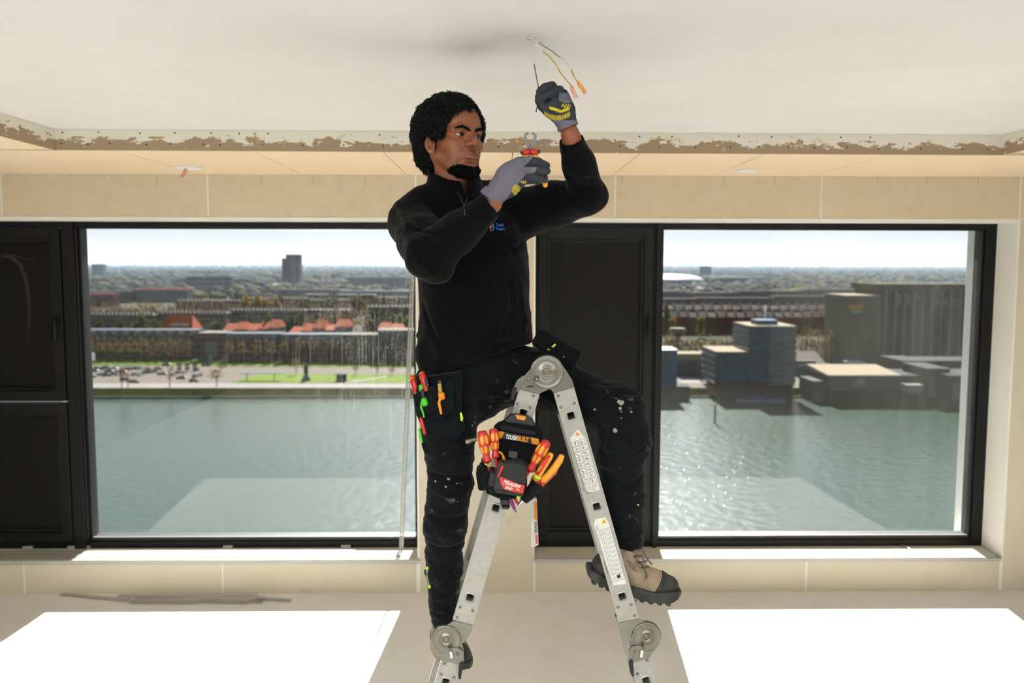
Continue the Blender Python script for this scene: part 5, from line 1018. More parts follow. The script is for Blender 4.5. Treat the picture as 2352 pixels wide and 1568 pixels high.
# beard
fb = Field((-.09, .0, -.16), (.09, .13, -.05), .0022)
for sx in (1, -1):
    fb.chain([(0, .086, -.103), (sx*.022, .078, -.102), (sx*.038, .056, -.096), (sx*.046, .038, -.089)], [.0160, .0155, .0120, .005], .008)
    fb.chain([(0, .080, -.107), (sx*.022, .068, -.106), (sx*.034, .048, -.100)], [.0155, .0145, .009], .008)
bv, bF = fb.mesh(); bn = vnormals(bv, bF); bv = bv+bn*(noise3(bv, 260)*.0022+noise3(bv, 130)*.0022)[:, None]
pick = rs.choice(len(bv), 900, replace=False); cv, cf = [], []; o = 0
for i in pick:
    p, nvec = bv[i], bn[i]; R_ = rs.uniform(.0012, .0022); ax = nrm(rs.normal(0, 1, 3)); u_ = nrm(np.cross(ax, rs.normal(0, 1, 3))); w_ = np.cross(ax, u_); a = rs.uniform(0, 6)+5.5*np.arange(7)/6; c = p+nvec*.0008
    cen = c+R_*(np.cos(a)[:, None]*u_+np.sin(a)[:, None]*w_); ring = np.stack([cen+.0005*(math.cos(2.094*j)*(cen-c)/R_+math.sin(2.094*j)*ax) for j in range(3)], 1).reshape(-1, 3); cv.append(ring); cf.append(np.array([(k*3+j, k*3+(j+1) % 3, (k+1)*3+(j+1) % 3, (k+1)*3+j) for k in range(6) for j in range(3)])+o); o += len(ring)
bV, bF2 = weld([(bv, bF), (np.concatenate(cv), np.concatenate(cf))])
# ------------------------------------------------------------------ clothes and limbs, joints set in the room
def cloth_mat(name, base, dust=rgb(120, 116, 108), amt=.22):
    m = mat(name, base, .92, var=[(5, tuple(c*1.5 for c in base[:3])+(1,), .7), (26, dust, .16, amt)], bump=(900, .25, .0006), spec=.08)
    b = m.node_tree.nodes['Principled BSDF']; b.inputs['Sheen Weight'].default_value = .05; b.inputs['Sheen Roughness'].default_value = .5; return m
black_knit = cloth_mat('black_sweatshirt', rgb(9, 9, 10), rgb(60, 58, 57), .29); black_canvas = cloth_mat('black_work_trousers', rgb(17, 18, 20), rgb(112, 108, 102), .23); pocket_m = cloth_mat('black_pocket_canvas', rgb(18, 20, 23), rgb(80, 80, 80), .26)
lime = mat('lime_trim', rgb(196, 232, 34), .6); reflective = mat('reflective_tape', rgb(150, 156, 140), .35, .3)
J = dict(neck=PX(1042, 440, 2.64), rsh=PX(948, 512, 2.62), rel=PX(985, 590, 2.39), rwr=PX(1133, 466, 2.40), lsh=PX(1193, 492, 2.79), lel=PX(1350, 450, 2.62), lwr=PX(1309, 306, 2.50),
         pel=PX(1100, 862, 2.73), rhip=PX(1030, 880, 2.69), rkn=PX(1034, 1115, 2.66), ran=PX(1026, 1420, 2.75), lhip=PX(1190, 862, 2.78), lkn=PX(1424, 950, 2.645), lan=PX(1440, 1275, 2.645))
TF = nrm((math.sin(math.radians(30)), -math.cos(math.radians(30)), 0)); TR = np.array([TF[1], -TF[0], 0.0])    # chest direction and his right
def loft(f, rows, R, k=.02, pw=2.0):
    """rows (centre, half width, half depth) from low to high; ellipse sections facing R = (right, forward)"""
    z = np.array([r[0][2] for r in rows]); cx = np.array([r[0][0] for r in rows]); cy = np.array([r[0][1] for r in rows]); a = np.array([r[1] for r in rows]); b = np.array([r[2] for r in rows]); rt, fw = R
    def ip(t, arr):     # smooth interpolation
        return np.interp(t, z, arr).astype(np.float32)
    def fn(x, y, zz):
        zc = zz.ravel(); X_, Y_, A_, B_ = (ip(zc, q)[None, None, :] for q in (cx, cy, a, b)); px, py = x-X_, y-Y_
        u, v = px*rt[0]+py*rt[1], px*fw[0]+py*fw[1]; q = ((np.abs(u)/A_)**pw+(np.abs(v)/B_)**pw)**(1/pw); d = (q-1)*np.minimum(A_, B_)
        e = np.maximum(zz-z[-1], z[0]-zz); return np.maximum(d, e)
    m = max(a.max(), b.max()); return f.op(fn, (cx.min()-m, cy.min()-m, z[0]), (cx.max()+m, cy.max()+m, z[-1]), k)
def folds(f, L, k=.010):
    """cloth folds: polylines in the picture laid on the surface seen there: (points, radius, ridge or groove)"""
    hits = [([f.hit(*p) for p in pts], r, mode) for pts, r, mode in L]
    for P, r, mode in hits:
        P = [p for p in P if p is not None]
        for i in range(len(P)-1):
            off = nrm(ray(1100, 600))*(r*.45 if mode == 'u' else -r*.55); w0 = r*(.55 if i == 0 else 1); w1 = r*(.45 if i == len(P)-2 else 1); f.cone(P[i]+off, P[i+1]+off, w0, w1, k, mode)
def build_sweater():
    f = Field((-.47, 2.20, 1.60), (.40, 2.97, 2.42), .0042); q = 1/775.
    rows = [(PX(1092, 890, 2.735), .166, .130), (PX(1094, 850, 2.735), .176, .138), (PX(1094, 820, 2.735), .186, .148), (PX(1092, 770, 2.73), .182, .145), (PX(1092, 700, 2.73), .174, .138), (PX(1088, 620, 2.725), .176, .136), (PX(1080, 560, 2.72), .182, .134), (PX(1068, 505, 2.715), .180, .122), (PX(1056, 470, 2.71), .145, .098), (PX(1046, 446, 2.69), .085, .078), (PX(1043, 430, 2.68), .064, .068)]
    loft(f, rows[::1], (TR, TF), .02, 2.3)
    f.chain([J['neck']+np.array([0, .03, -.02]), PX(980, 480, 2.65), J['rsh']], [.066, .068, .070], .03); f.chain([J['neck']+np.array([0, .03, -.02]), PX(1140, 468, 2.76), J['lsh']], [.066, .066, .072], .03)
    f.chain([J['rsh'], J['rsh']*.45+J['rel']*.55, J['rel']], [.073, .068, .062], .02); f.chain([J['rel'], J['rel']*.55+J['rwr']*.45, J['rwr']*.93+J['rel']*.07], [.062, .054, .040], .018)
    f.chain([J['lsh'], J['lsh']*.5+J['lel']*.5, J['lel']], [.078, .070, .056], .02); f.chain([J['lel'], J['lel']*.5+J['lwr']*.5, J['lwr']*.88+J['lel']*.12], [.054, .047, .036], .016)
    f.cone(J['lel'], PX(1372, 452, 2.62), .045, .030, .02); f.cone(J['rel'], PX(1006, 618, 2.40), .050, .040, .02)
    # hem slants up to the raised leg; blouse over the waistband
    f.cone(PX(978, 810, 2.66), PX(984, 850, 2.66), .024, .022, .03); f.half(PX(1100, 828, 2.62), nrm((.34, -.10, -1)), .005)
    # collar: stand-up ring open at the front
    c0, up = PX(1045, 447, 2.636), nrm((-.10, -.06, 1)); c1 = c0+up*.066
    f.cone(c0-up*.03, c1, .092, .076, .014); fd = nrm((math.sin(math.radians(26)), -math.cos(math.radians(26)), 0)); f.half(c1+up*.004, up+fd*.42+np.array((.10, 0, 0)), .003, reach=.12)
    f.cone(c0-up*.005, c1+up*.05, .070, .0685, .003, 's')
    ap = c0+fd*.085-up*.035
    for t in np.linspace(0, 1, 9): f.cone(c0+up*(-.030+.11*t), ap+fd*.03+up*(.115*t), .002+.013*t, .002+.013*t, .002, 's')
    # cuffs
    for w, e, r in (('rwr', 'rel', .036), ('lwr', 'lel', .034)):
        ax = nrm(J[w]-J[e]); b = J[w]-ax*(.010 if w == 'rwr' else .020); f.cone(b-ax*.055, b, r+.004, r, .004); f.cone(b-ax*.02, b+ax*.03, r-.006, r-.007, .001, 's'); f.half(b, ax, .001, reach=.06)
    folds(f, [([(912, 470), (940, 520), (985, 560)], .012, 'u'), ([(905, 520), (950, 560), (1000, 570)], .010, 'u'), ([(925, 575), (965, 600), (1000, 632)], .010, 'u'), ([(985, 545), (972, 580), (1000, 625)], .010, 's'), ([(1000, 540), (1050, 510), (1090, 480)], .009, 'u'), ([(960, 530), (1000, 540), (1040, 520)], .008, 's'), 
              ([(960, 770), (1010, 800), (1020, 815)], .012, 'u'), ([(970, 700), (990, 760), (1010, 790)], .010, 's'), ([(1000, 690), (1060, 760), (1120, 770)], .012, 's'), ([(1195, 660), (1205, 740), (1200, 790)], .012, 'u'), ([(1170, 640), (1180, 700), (1150, 780)], .010, 's'), ([(1110, 640), (1150, 650), (1190, 640)], .009, 's'), ([(1120, 790), (1160, 770), (1210, 770)], .012, 'u'), ([(1060, 815), (1130, 795), (1200, 780)], .008, 's'),
              ([(1200, 480), (1212, 520), (1215, 555)], .012, 's'), ([(1230, 445), (1260, 500), (1250, 540)], .010, 'u'), ([(1290, 430), (1320, 470), (1310, 510)], .010, 'u'), ([(1300, 400), (1330, 430), (1365, 430)], .009, 's'), ([(1310, 380), (1345, 400), (1370, 400)], .008, 'u'), ([(1300, 350), (1330, 360), (1350, 350)], .006, 'u'), ([(1150, 450), (1190, 470), (1230, 470)], .010, 'u'), ([(1130, 540), (1180, 570), (1205, 560)], .010, 's')], .010)
    return f
fs = build_sweater(); sv, sF = fs.mesh(); sn = vnormals(sv, sF)
sv = sv+sn*(.0034*noise3(sv, 17)+.0016*noise3(sv, 45, 9))[:, None]; sv = vsmooth(sv, sF, 1, .4)
sweater = sobj('sweatshirt', sv, sF, black_knit, man)
# zip and its puller, hem seam
def on(f, pts, lift=.002): return [h-nrm(ray(*p))*lift for p in pts for h in [f.hit(*p)] if h is not None]
zip_m = mat('zip_metal', rgb(84, 82, 78), .4, .7)
hs_ = on(fs, [(966, 838), (990, 836), (1030, 824), (1080, 806), (1140, 783), (1190, 762), (1216, 750)], .0); obj('hem_seam', MB().tube(hs_, .0022, 6), black_knit, sweater)
zp = on(fs, [(1066, 470), (1067, 482), (1068, 494)]); z_ = obj('zip', MB().tube(zp, .0020, 6), zip_m, sweater)
for e in ([(1050, 440), (1056, 450), (1061, 462), (1066, 472)], [(1092, 428), (1084, 438), (1075, 452), (1068, 470)]):
    P = on(fs, e, .001)
    if len(P) > 1: obj('zip_teeth', MB().tube(P, .0010, 5), zip_m, sweater)
# printed logo on the chest: blue gear with an orange bolt and two lines of lettering
lc = fs.hit(1127, 521); lM = frame(lc-TF*0-nrm(ray(1127, 521))*.0035, nrm((math.cos(math.radians(8)), .35, 0)), (0, 0, 1)); logo_blue = mat('logo_blue', rgb(24, 110, 214), .7); logo_orange = mat('logo_orange', rgb(240, 120, 40), .7)
g_ = MB(); n = 48
for i in range(n):
    r0, r1 = .0085, (.0128 if (i//3) % 2 else .0112); a, b = 2*math.pi*i/n, 2*math.pi*(i+1)/n
    g_.add([tuple(lM @ Vector((r*math.cos(t), r*math.sin(t), 0))) for r, t in ((r0, a), (r1, a), (r1, b), (r0, b))], [(0, 1, 2, 3)])
lg = obj('logo_gear', g_, logo_blue, sweater); obj('logo_bolt', MB().prism([(.002, .008), (-.006, -.001), (-.001, -.001), (-.003, -.008), (.006, .002), (.001, .002), (.004, .008)], 2, -.0003, .0006, lM), logo_orange, lg)
obj('logo_lettering', merge(text_mb('Tech', .0125, lM @ Matrix.Translation((.0150, .0062, .002)), .0002, 'LEFT', 0, .0002), text_mb('Team', .0125, lM @ Matrix.Translation((.0150, -.0055, .002)), .0002, 'LEFT', 0, .0002)), logo_blue, lg)
# ------------------------------------------------------------------ trousers
def build_trousers():
    f = Field((-.40, 2.42, .82), (.58, 2.98, 1.93), .0045)
    f.ell(J['pel']+np.array([0, 0, .03]), (.155, .115, .12), .03, R=np.stack([TR, TF, (0, 0, 1)])); f.ell(PX(1150, 872, 2.75), (.10, .10, .080), .04); f.cone(PX(1072, 952, 2.70), PX(1135, 905, 2.745), .048, .056, .03)
    f.chain([J['rhip'], PX(1030, 990, 2.675), J['rkn'], PX(1022, 1200, 2.675), PX(1020, 1300, 2.71), PX(1019, 1390, 2.735), PX(1019, 1424, 2.745)], [.100, .082, .068, .066, .056, .044, .036], .02)
    f.chain([J['lhip'], PX(1300, 893, 2.725), J['lkn'], PX(1428, 1050, 2.645), PX(1431, 1150, 2.645), PX(1437, 1235, 2.645), PX(1440, 1252, 2.645)], [.098, .078, .074, .074, .064, .052, .050], .02)
    f.cone(PX(1420, 930, 2.64), PX(1445, 1010, 2.63), .070, .068, .02)
    # tail of the hem and raised pocket on the left hip
    f.box(PX(1278, 800, 2.69), (.075, .020, .030), np.stack([nrm((.86, -.10, -.50)), nrm((.1, .99, 0)), nrm((.5, .05, .86))]), .014, .012)
    f.half(PX(1440, 1256, 2.645), (.05, 0, -1), .003, reach=.10); f.cone(PX(1440, 1300, 2.645), PX(1438, 1235, 2.645), .040, .042, .002, 's')
    folds(f, [([(1340, 880), (1390, 905), (1450, 900)], .013, 'u'), ([(1300, 860), (1350, 900), (1400, 950)], .010, 's'), ([(1360, 930), (1420, 900), (1465, 905)], .008, 's'), ([(1376, 1000), (1400, 1030), (1430, 1035)], .011, 'u'), ([(1385, 1060), (1430, 1090), (1475, 1060)], .012, 'u'), ([(1390, 1090), (1440, 1120), (1475, 1090)], .009, 's'), ([(1395, 1130), (1430, 1150), (1470, 1130)], .009, 'u'), ([(1400, 1200), (1440, 1180), (1465, 1150)], .010, 'u'), ([(1410, 1230), (1440, 1240), (1470, 1225)], .008, 'u'), ([(1370, 960), (1385, 990), (1380, 1020)], .010, 's'), ([(1235, 900), (1280, 930), (1340, 940)], .010, 'u'),
              ([(985, 1045), (1030, 1060), (1080, 1045)], .012, 'u'), ([(985, 1085), (1030, 1098), (1080, 1090)], .010, 's'), ([(985, 1130), (1030, 1140), (1075, 1125)], .008, 'u'), ([(980, 1180), (1030, 1195), (1070, 1180)], .010, 's'), ([(976, 1210), (1020, 1230), (1062, 1220)], .013, 'u'), ([(985, 1250), (1020, 1262), (1060, 1250)], .010, 's'), ([(990, 1290), (1010, 1330), (1015, 1370)], .008, 'u'), ([(1040, 1290), (1030, 1340), (1045, 1390)], .008, 's'), ([(995, 1385), (1015, 1400), (1040, 1395)], .008, 'u'), ([(1100, 900), (1130, 930), (1110, 960)], .010, 's'), ([(1080, 870), (1140, 890), (1190, 870)], .010, 's')], .010)
    return f
ft = build_trousers(); tv, tF = ft.mesh(); tn = vnormals(tv, tF); tv = tv+tn*(.0050*noise3(tv*np.array([.8, .8, 2.0]), 20, 3)+.0024*noise3(tv*np.array([.8, .8, 2.2]), 48, 5)+.0008*noise3(tv, 110, 7))[:, None]; tv = vsmooth(tv, tF, 1, .4)
trousers = sobj('work_trousers', tv, tF, black_canvas, man)
# kneepad seams, knee pocket flap, lime zips and reflective strips
def strip(f, pts, w, nm, m, parent, lift=.0015, th=.0015):
    P = on(f, pts, lift)
    if len(P) < 2: return
    mb = MB(); vv = []
    for i, p in enumerate(P):
        t = nrm(P[min(i+1, len(P)-1)]-P[max(i-1, 0)]); sdv = nrm(np.cross(t, nrm(ray(*pts[min(i, len(pts)-1)])))); vv += [p-sdv*w/2, p+sdv*w/2]
    k = len(vv); nvec = nrm(ray(1100, 900))*th; mb.add(vv+[q+nvec for q in vv], [(2*i, 2*i+1, 2*i+3, 2*i+2) for i in range(len(P)-1)]+[(k+2*i, k+2*i+2, k+2*i+3, k+2*i+1) for i in range(len(P)-1)]+[(2*i, 2*i+2, k+2*i+2, k+2*i) for i in range(len(P)-1)]+[(2*i+1, k+2*i+1, k+2*i+3, 2*i+3) for i in range(len(P)-1)])
    return obj(nm, mb, m, parent)
strip(ft, [(1258, 802), (1266, 800), (1276, 790)], .006, 'lime_zip', lime, trousers); strip(ft, [(1272, 821), (1284, 818), (1296, 818)], .006, 'lime_zip', lime, trousers)
strip(ft, [(981, 1301), (983, 1306)], .016, 'lime_edge', lime, trousers); strip(ft, [(983, 1306), (987, 1345)], .014, 'reflective_strip', reflective, trousers); strip(ft, [(987, 1343), (989, 1350)], .014, 'lime_edge', lime, trousers); strip(ft, [(1061, 1288), (1065, 1310)], .008, 'lime_edge', lime, trousers); strip(ft, [(1465, 1158), (1466, 1162)], .006, 'lime_edge', lime, trousers)
for pts in ([(1368, 935), (1410, 910), (1455, 905), (1480, 930)], [(1375, 1025), (1420, 1035), (1470, 1030), (1484, 1010)], [(985, 1075), (1030, 1088), (1082, 1078)], [(980, 1190), (1030, 1205), (1068, 1192)]):
    P = on(ft, pts, .0005)
    if len(P) > 1: obj('seam', MB().tube(P, .0016, 5), pocket_m, trousers)
plaster_spot = mat('dried_plaster', rgb(150, 146, 138), .9)
for (px, py, r) in [(1425, 925, .011), (1414, 917, .005), (1406, 924, .003), (1424, 938, .005), (1427, 945, .003), (1450, 946, .004), (1427, 960, .003), (1452, 974, .002), (1366, 940, .004), (1413, 987, .008), (1085, 977, .003), (1090, 970, .002), (1048, 1150, .006), (1040, 1175, .004), (1018, 1210, .004), (1035, 1212, .005), (1030, 1100, .005), (1024, 1118, .004), (1000, 1105, .004), (1050, 1110, .003)]:
    p = ft.hit(px, py)
    if p is None: continue
    f_ = nrm(ray(px, py)); a = [r*random.uniform(.6, 1.15) for _ in range(9)]; M = frame(tuple(p-f_*.0006), np.cross(f_, (0, 0, 1)), (0, 0, 1)); m_ = MB().add([tuple(M @ Vector((a[i]*math.cos(i*.698), a[i]*math.sin(i*.698), 0))) for i in range(9)]+[tuple(M @ Vector((0, 0, .0012)))], [(i, (i+1) % 9, 9) for i in range(9)]); obj('plaster_splash', m_, plaster_spot, trousers)
# ------------------------------------------------------------------ body under the clothes joined to head and wrists, one mesh
def build_body():
    f = Field((-.42, 2.24, .80), (.56, 2.95, 2.40), .009)
    loft(f, [(PX(1094, 850, 2.735), .135, .10), (PX(1092, 700, 2.73), .130, .10), (PX(1080, 560, 2.72), .145, .10), (PX(1056, 480, 2.71), .10, .07)], (TR, TF), .02)
    f.cone(J['neck']+np.array([0, .02, -.06]), HO+HM.T @ np.array([0, -.015, -.17]), .055, .054, .02); f.ell(J['pel'], (.09, .07, .07), .03)
    for a, b, c, r in (('rsh', 'rel', 'rwr', (.050, .042, .026)), ('lsh', 'lel', 'lwr', (.050, .042, .027)), ('rhip', 'rkn', 'ran', (.060, .045, .030)), ('lhip', 'lkn', 'lan', (.060, .045, .030))): f.chain([J[a], J[b], J[c]], r, .02)
    f.chain([J['neck']+np.array([0, .03, -.05]), J['rsh']], [.05, .05], .02); f.chain([J['neck']+np.array([0, .03, -.05]), J['lsh']], [.05, .05], .02)
    return f
fbd = build_body(); bv_, bF_ = fbd.mesh(); BV, BF = weld([(HEADV, HEADF), (bv_, bF_)])
body = sobj('body', BV, BF, skin_m, man, np.concatenate([HEADC, np.tile(np.array(rgb(146, 86, 56)), (len(bv_), 1))]))
eyeball(body, 1); eyeball(body, -1); eyebrow(man, 1); eyebrow(man, -1); sobj('hair', hv2, hF2, hair_m, man); sobj('beard', hl2w(bV), bF2, beard_m, man)
ep = hf  # stud on the ear lobe
_e = HO+HM.T @ hwarp(np.array([.0845, .004, -.0515])); obj('ear_stud', MB().lathe([(.0028, 0), (.0028, .0012), (.0016, .0024), (.0004, .0026)], frame(tuple(_e), nrm(np.cross(HRt, (0, 0, 1))), (0, 0, 1)), 10), mat('stud_silver', rgb(240, 240, 240), .1, 1.0), man)
# ------------------------------------------------------------------ gloves
def proj(v):
    d = v-CAM; w = d @ FV; return W/2+FPX*(d @ RV)/w, H/2-FPX*(d @ UV)/w
glove_m = mat('work_glove', (.2, .2, .2, 1), .85, attr='col', bump=(800, .3, .0006), spec=.25); g_knit, g_coat, g_print = np.array(rgb(112, 107, 120)), np.array(rgb(54, 57, 61)), np.array(rgb(214, 190, 40))
def fing(f, pts, r, k=.006): f.chain([PX(*p) for p in pts], r, k)
def right_glove():
    f = Field(PX(1105, 500, 2.30)-np.array([.01, 0, .01]), PX(1290, 335, 2.52)+np.array([.01, 0, .01]), .0017)
    fing(f, [(1133, 455, 2.405), (1152, 430, 2.405), (1178, 402, 2.405)], [.029, .031, .034], .012)                      # wrist and palm
    fing(f, [(1160, 400, 2.405), (1195, 378, 2.400)], [.024, .022], .014); fing(f, [(1172, 430, 2.405), (1192, 414, 2.405)], [.026, .020], .014)
    for pts, r in (([(1195, 374, 2.398), (1214, 368, 2.378), (1236, 371, 2.372), (1255, 380, 2.380)], (.0125, .0112, .0108, .0095)), ([(1200, 386, 2.396), (1222, 388, 2.370), (1243, 391, 2.366), (1257, 393, 2.376)], (.0125, .0112, .0106, .0096)), ([(1196, 402, 2.396), (1220, 406, 2.372), (1238, 410, 2.368), (1251, 413, 2.378)], (.0125, .0108, .0100, .0090)), ([(1188, 418, 2.405), (1212, 414, 2.395), (1232, 416, 2.412), (1240, 416, 2.428)], (.0115, .0098, .0090, .0080))): fing(f, pts, r, .0022)
    fing(f, [(1172, 388, 2.425), (1195, 378, 2.450), (1222, 378, 2.448), (1240, 384, 2.440)], (.020, .0145, .0125, .0105), .008)   # thumb on the far side
    for t in range(5): a = PX(1131-t*2.2, 452+t*1.2-6, 2.405); fing(f, [(1122+t*5.5, 458-t*6.5, 2.405), (1122+t*5.5, 458-t*6.5, 2.405)], [.0315, .0315], .001) if t < 2 else None
    ax = nrm(PX(1133, 455, 2.405)-PX(1178, 402, 2.405)); f.half(PX(1129, 459, 2.405)+ax*.004, ax, .002, reach=.08); f.cone(PX(1120, 470, 2.405), PX(1140, 446, 2.405), .0255, .0255, .001, 's')
    return f
def left_glove():
    f = Field(PX(1215, 315, 2.40)-np.array([.01, 0, .01]), PX(1335, 175, 2.60)+np.array([.01, 0, .01]), .0017)
    fing(f, [(1306, 296, 2.500), (1296, 268, 2.500), (1286, 244, 2.505)], [.0275, .030, .032], .012); fing(f, [(1272, 262, 2.488), (1262, 248, 2.485)], [.018, .016], .014); fing(f, [(1300, 250, 2.505), (1290, 222, 2.515)], [.024, .022], .012); fing(f, [(1278, 225, 2.515), (1266, 208, 2.515)], [.022, .018], .012); fing(f, [(1272, 226, 2.495), (1258, 238, 2.492)], [.020, .018], .010)
    for pts, r in (([(1268, 205, 2.520), (1268, 198, 2.490), (1252, 201, 2.470), (1240, 210, 2.474)], (.0135, .0140, .0130, .0110)), ([(1282, 212, 2.520), (1284, 208, 2.482), (1264, 215, 2.462), (1247, 224, 2.466)], (.0135, .0140, .0130, .0112)), ([(1294, 224, 2.515), (1294, 222, 2.478), (1275, 233, 2.460), (1259, 245, 2.466)], (.0130, .0130, .0122, .0105)), ([(1302, 238, 2.510), (1301, 236, 2.478), (1284, 244, 2.464), (1268, 252, 2.470)], (.0118, .0115, .0105, .0092))): fing(f, pts, r, .0016)
    fing(f, [(1262, 258, 2.485), (1246, 244, 2.470), (1238, 232, 2.462), (1237, 222, 2.464)], (.016, .0125, .0105, .0095), .006)   # thumb closing on the wire
    ax = nrm(PX(1306, 296, 2.5)-PX(1290, 252, 2.5)); f.cone(PX(1304, 290, 2.5), PX(1306, 296, 2.5), .0300, .0305, .003); f.half(PX(1305, 292, 2.5)+ax*.003, ax, .002, reach=.08); f.cone(PX(1303, 284, 2.5), PX(1310, 306, 2.5), .0255, .0255, .001, 's')
    return f
def stripes(px, py, ang, w): t = px*math.cos(ang)+py*math.sin(ang); return (np.mod(t, w) < w*.55)
fg = right_glove(); gv, gF = fg.mesh(); px, py = proj(gv); gn = vnormals(gv, gF)
coat = (gv[:, 1] > 2.418) | ((px+.9*(py-370) > 1216) & (py < 384)) | ((px > 1232+.5*(388-py)) & (py >= 384) & (py < 400)) | ((px+.8*(py-400) > 1208) & (py >= 399)) | ((px-1164)*.62+(py-456)*.78 > 6)
coat = coat & ~((px < 1150)); prnt = (((px-1186)**2/100+(py-436)**2/140) < 1) & stripes(px, py, 1.1, 3.2) | ((((px-1203)**2/50+(py-418)**2/12) < 1) & stripes(px, py, .2, 5))
c_ = np.where(coat[:, None], g_coat, g_knit); c_ = np.where(prnt[:, None], g_print, c_)
gv = gv+gn*(noise3(gv, 160)*.0007+noise3(gv, 60)*.0008)[:, None]
sobj('glove', gv, gF, glove_m, man, c_, label='grey glove with dark fingertips, gripping the strippers')
fg2 = left_glove(); gv, gF = fg2.mesh(); px, py = proj(gv); gn = vnormals(gv, gF)
knit = (py > 276) | ((px > 1284) & (py > 213) & (py < 236) & ((px-1268)*.5+(py-225)*-.8 > 4)) | (gv[:, 1] > 2.520)
p1 = (np.abs((py-267)-(.012*(px-1280)**2*-1+4)) < 5.5) & (px > 1250) & (px < 1309) & stripes(px, py*0, .0, 2.6); p2 = (np.abs((py-256)-np.abs(px-1288)*-.35) < 3.4) & (px > 1262) & (px < 1308); p3 = (((px-1300)**2/130+(py-243)**2/22) < 1) & stripes(px, py, .5, 5.0)
c_ = np.where(knit[:, None], g_knit, g_coat); c_ = np.where(((p1 | p2 | p3) & (gv[:, 1] < 2.495))[:, None], g_print, c_); gv = gv+gn*(noise3(gv, 160)*.0007+noise3(gv, 60)*.0008)[:, None]
sobj('glove', gv, gF, glove_m, man, c_, label='dark palmed glove closed round the hanging wire')
# ------------------------------------------------------------------ boots
nubuck = mat('taupe_nubuck', rgb(150, 128, 108), .9, var=[(12, rgb(128, 108, 90), .6), (40, rgb(168, 148, 128), .5, .1)], bump=(300, .2, .001)); boot_rubber = mat('boot_rubber', rgb(40, 41, 40), .75, var=(25, rgb(74, 72, 66), .35, .12), bump=(120, .2, .002)); lace_m = mat('boot_lace', rgb(92, 78, 66), .9); eyelet_m = mat('eyelet', rgb(60, 56, 52), .4, .7)
def boot(label, shaft, foot, sole_pts, yc, hw, cap, heel, lacing):
    f = Field(np.minimum.reduce([p-.09 for p, r in shaft+foot]), np.maximum.reduce([p+.09 for p, r in shaft+foot]), .0028)
    f.chain([p for p, r in shaft], [r for p, r in shaft], .012); f.chain([p for p, r in foot], [r for p, r in foot], .02)
    v, F = f.mesh(); n = vnormals(v, F); v = v+n*(noise3(v, 60)*.0015)[:, None]; b = sobj('boot', v, F, nubuck, man, label=label)
    for nm, (p, n_) in (('toe_cap', cap), ('heel_counter', heel)):
        c = Field(f.lo, f.lo+f.n*f.h, .0028); m_ = tuple(min(a, b_) for a, b_ in zip(c.d.shape, f.d.shape)); c.d[:m_[0], :m_[1], :m_[2]] = f.d[:m_[0], :m_[1], :m_[2]]-.0042; c.half(p, n_, .002); v, F = c.mesh(); sobj(nm, v, F, boot_rubber, b)
    return b, f
def sole_mesh(P, hw):
    P = [q for a, b in zip(P, P[1:]+P[:1]) for q in (a*.75+b*.25, a*.25+b*.75)]      # rounded outline
    """side outline P in the plane of the foot, rounded in plan"""
    mb = MB(); sec = [(-1, .80), (-.93, .94), (-.6, 1), (.6, 1), (.93, .94), (1, .80)]; n = len(P); c = sum(P)/n; ax = nrm(np.cross(P[n//2]-P[0], (0, 0, 1)))
    V = []
    for s_, k in sec: V += [c+(p-c)*np.array([k if abs((p-c) @ nrm(P[n//2]-P[0])) > .07 else 1]*3)+ax*s_*hw for p in P]
    mb.add(V, [(i*n+j, i*n+(j+1) % n, (i+1)*n+(j+1) % n, (i+1)*n+j) for i in range(5) for j in range(n)]+[tuple(range(n-1, -1, -1)), tuple(5*n+j for j in range(n))]); return mb
YB_ = 2.632; Q = lambda x, y, Y=YB_: PX(x, y, Y)
lb, fl_ = boot('taupe lace-up work boot with black toe cap, stepping right', [(Q(1442, 1238), .036), (Q(1430, 1272), .042), (Q(1412, 1300), .043)], [(Q(1392, 1300), .041), (Q(1420, 1305), .044), (Q(1460, 1320), .040), (Q(1500, 1336), .036), (Q(1534, 1345), .029)], None, YB_, .05, (Q(1509, 1332), (-.87, 0, .5)), (Q(1388, 1290), (.97, 0, .25)), None)
SP = [Q(*p) for p in [(1349, 1294), (1375, 1312), (1400, 1320), (1450, 1336), (1500, 1351), (1545, 1350), (1561, 1345), (1561, 1358), (1552, 1370), (1537, 1376), (1510, 1375), (1486, 1370), (1466, 1365), (1451, 1359), (1436, 1351), (1420, 1349), (1394, 1341), (1370, 1331), (1352, 1320), (1346, 1310)]]
obj('sole', sole_mesh(SP, .048), boot_rubber, lb, bevel=.004)
for k, px0 in enumerate([1362, 1378, 1394, 1412, 1470, 1490, 1510, 1530]): yb_ = [1327, 1334, 1341, 1346, 1367, 1371, 1374, 1375][k]; a = Q(px0, yb_); obj('tread_lug', MB().box((-.007, -.044, -.006), (.007, .044, .002), frame(tuple(a), nrm(Q(1500, 1351)-Q(1400, 1320)), (0, 1, 0)) @ Matrix.Rotation(0, 4, 'X')), boot_rubber, lb, bevel=.002)
ey = [(1452, 1264), (1458, 1277), (1467, 1291), (1476, 1302)]; e2 = [(1470, 1262), (1476, 1276), (1484, 1288), (1490, 1300)]
for (a, b) in zip(ey, e2):
    for q in (a,):
        p = fl_.hit(*q)
        if p is not None: obj('eyelet', MB().lathe([(.0045, 0), (.0045, .003), (.002, .004)], frame(tuple(p-nrm(ray(*q))*.0005), (1, 0, 0), (0, 0, -1)) @ Matrix.Rotation(math.pi, 4, 'X'), 8), eyelet_m, lb)
lc_ = []
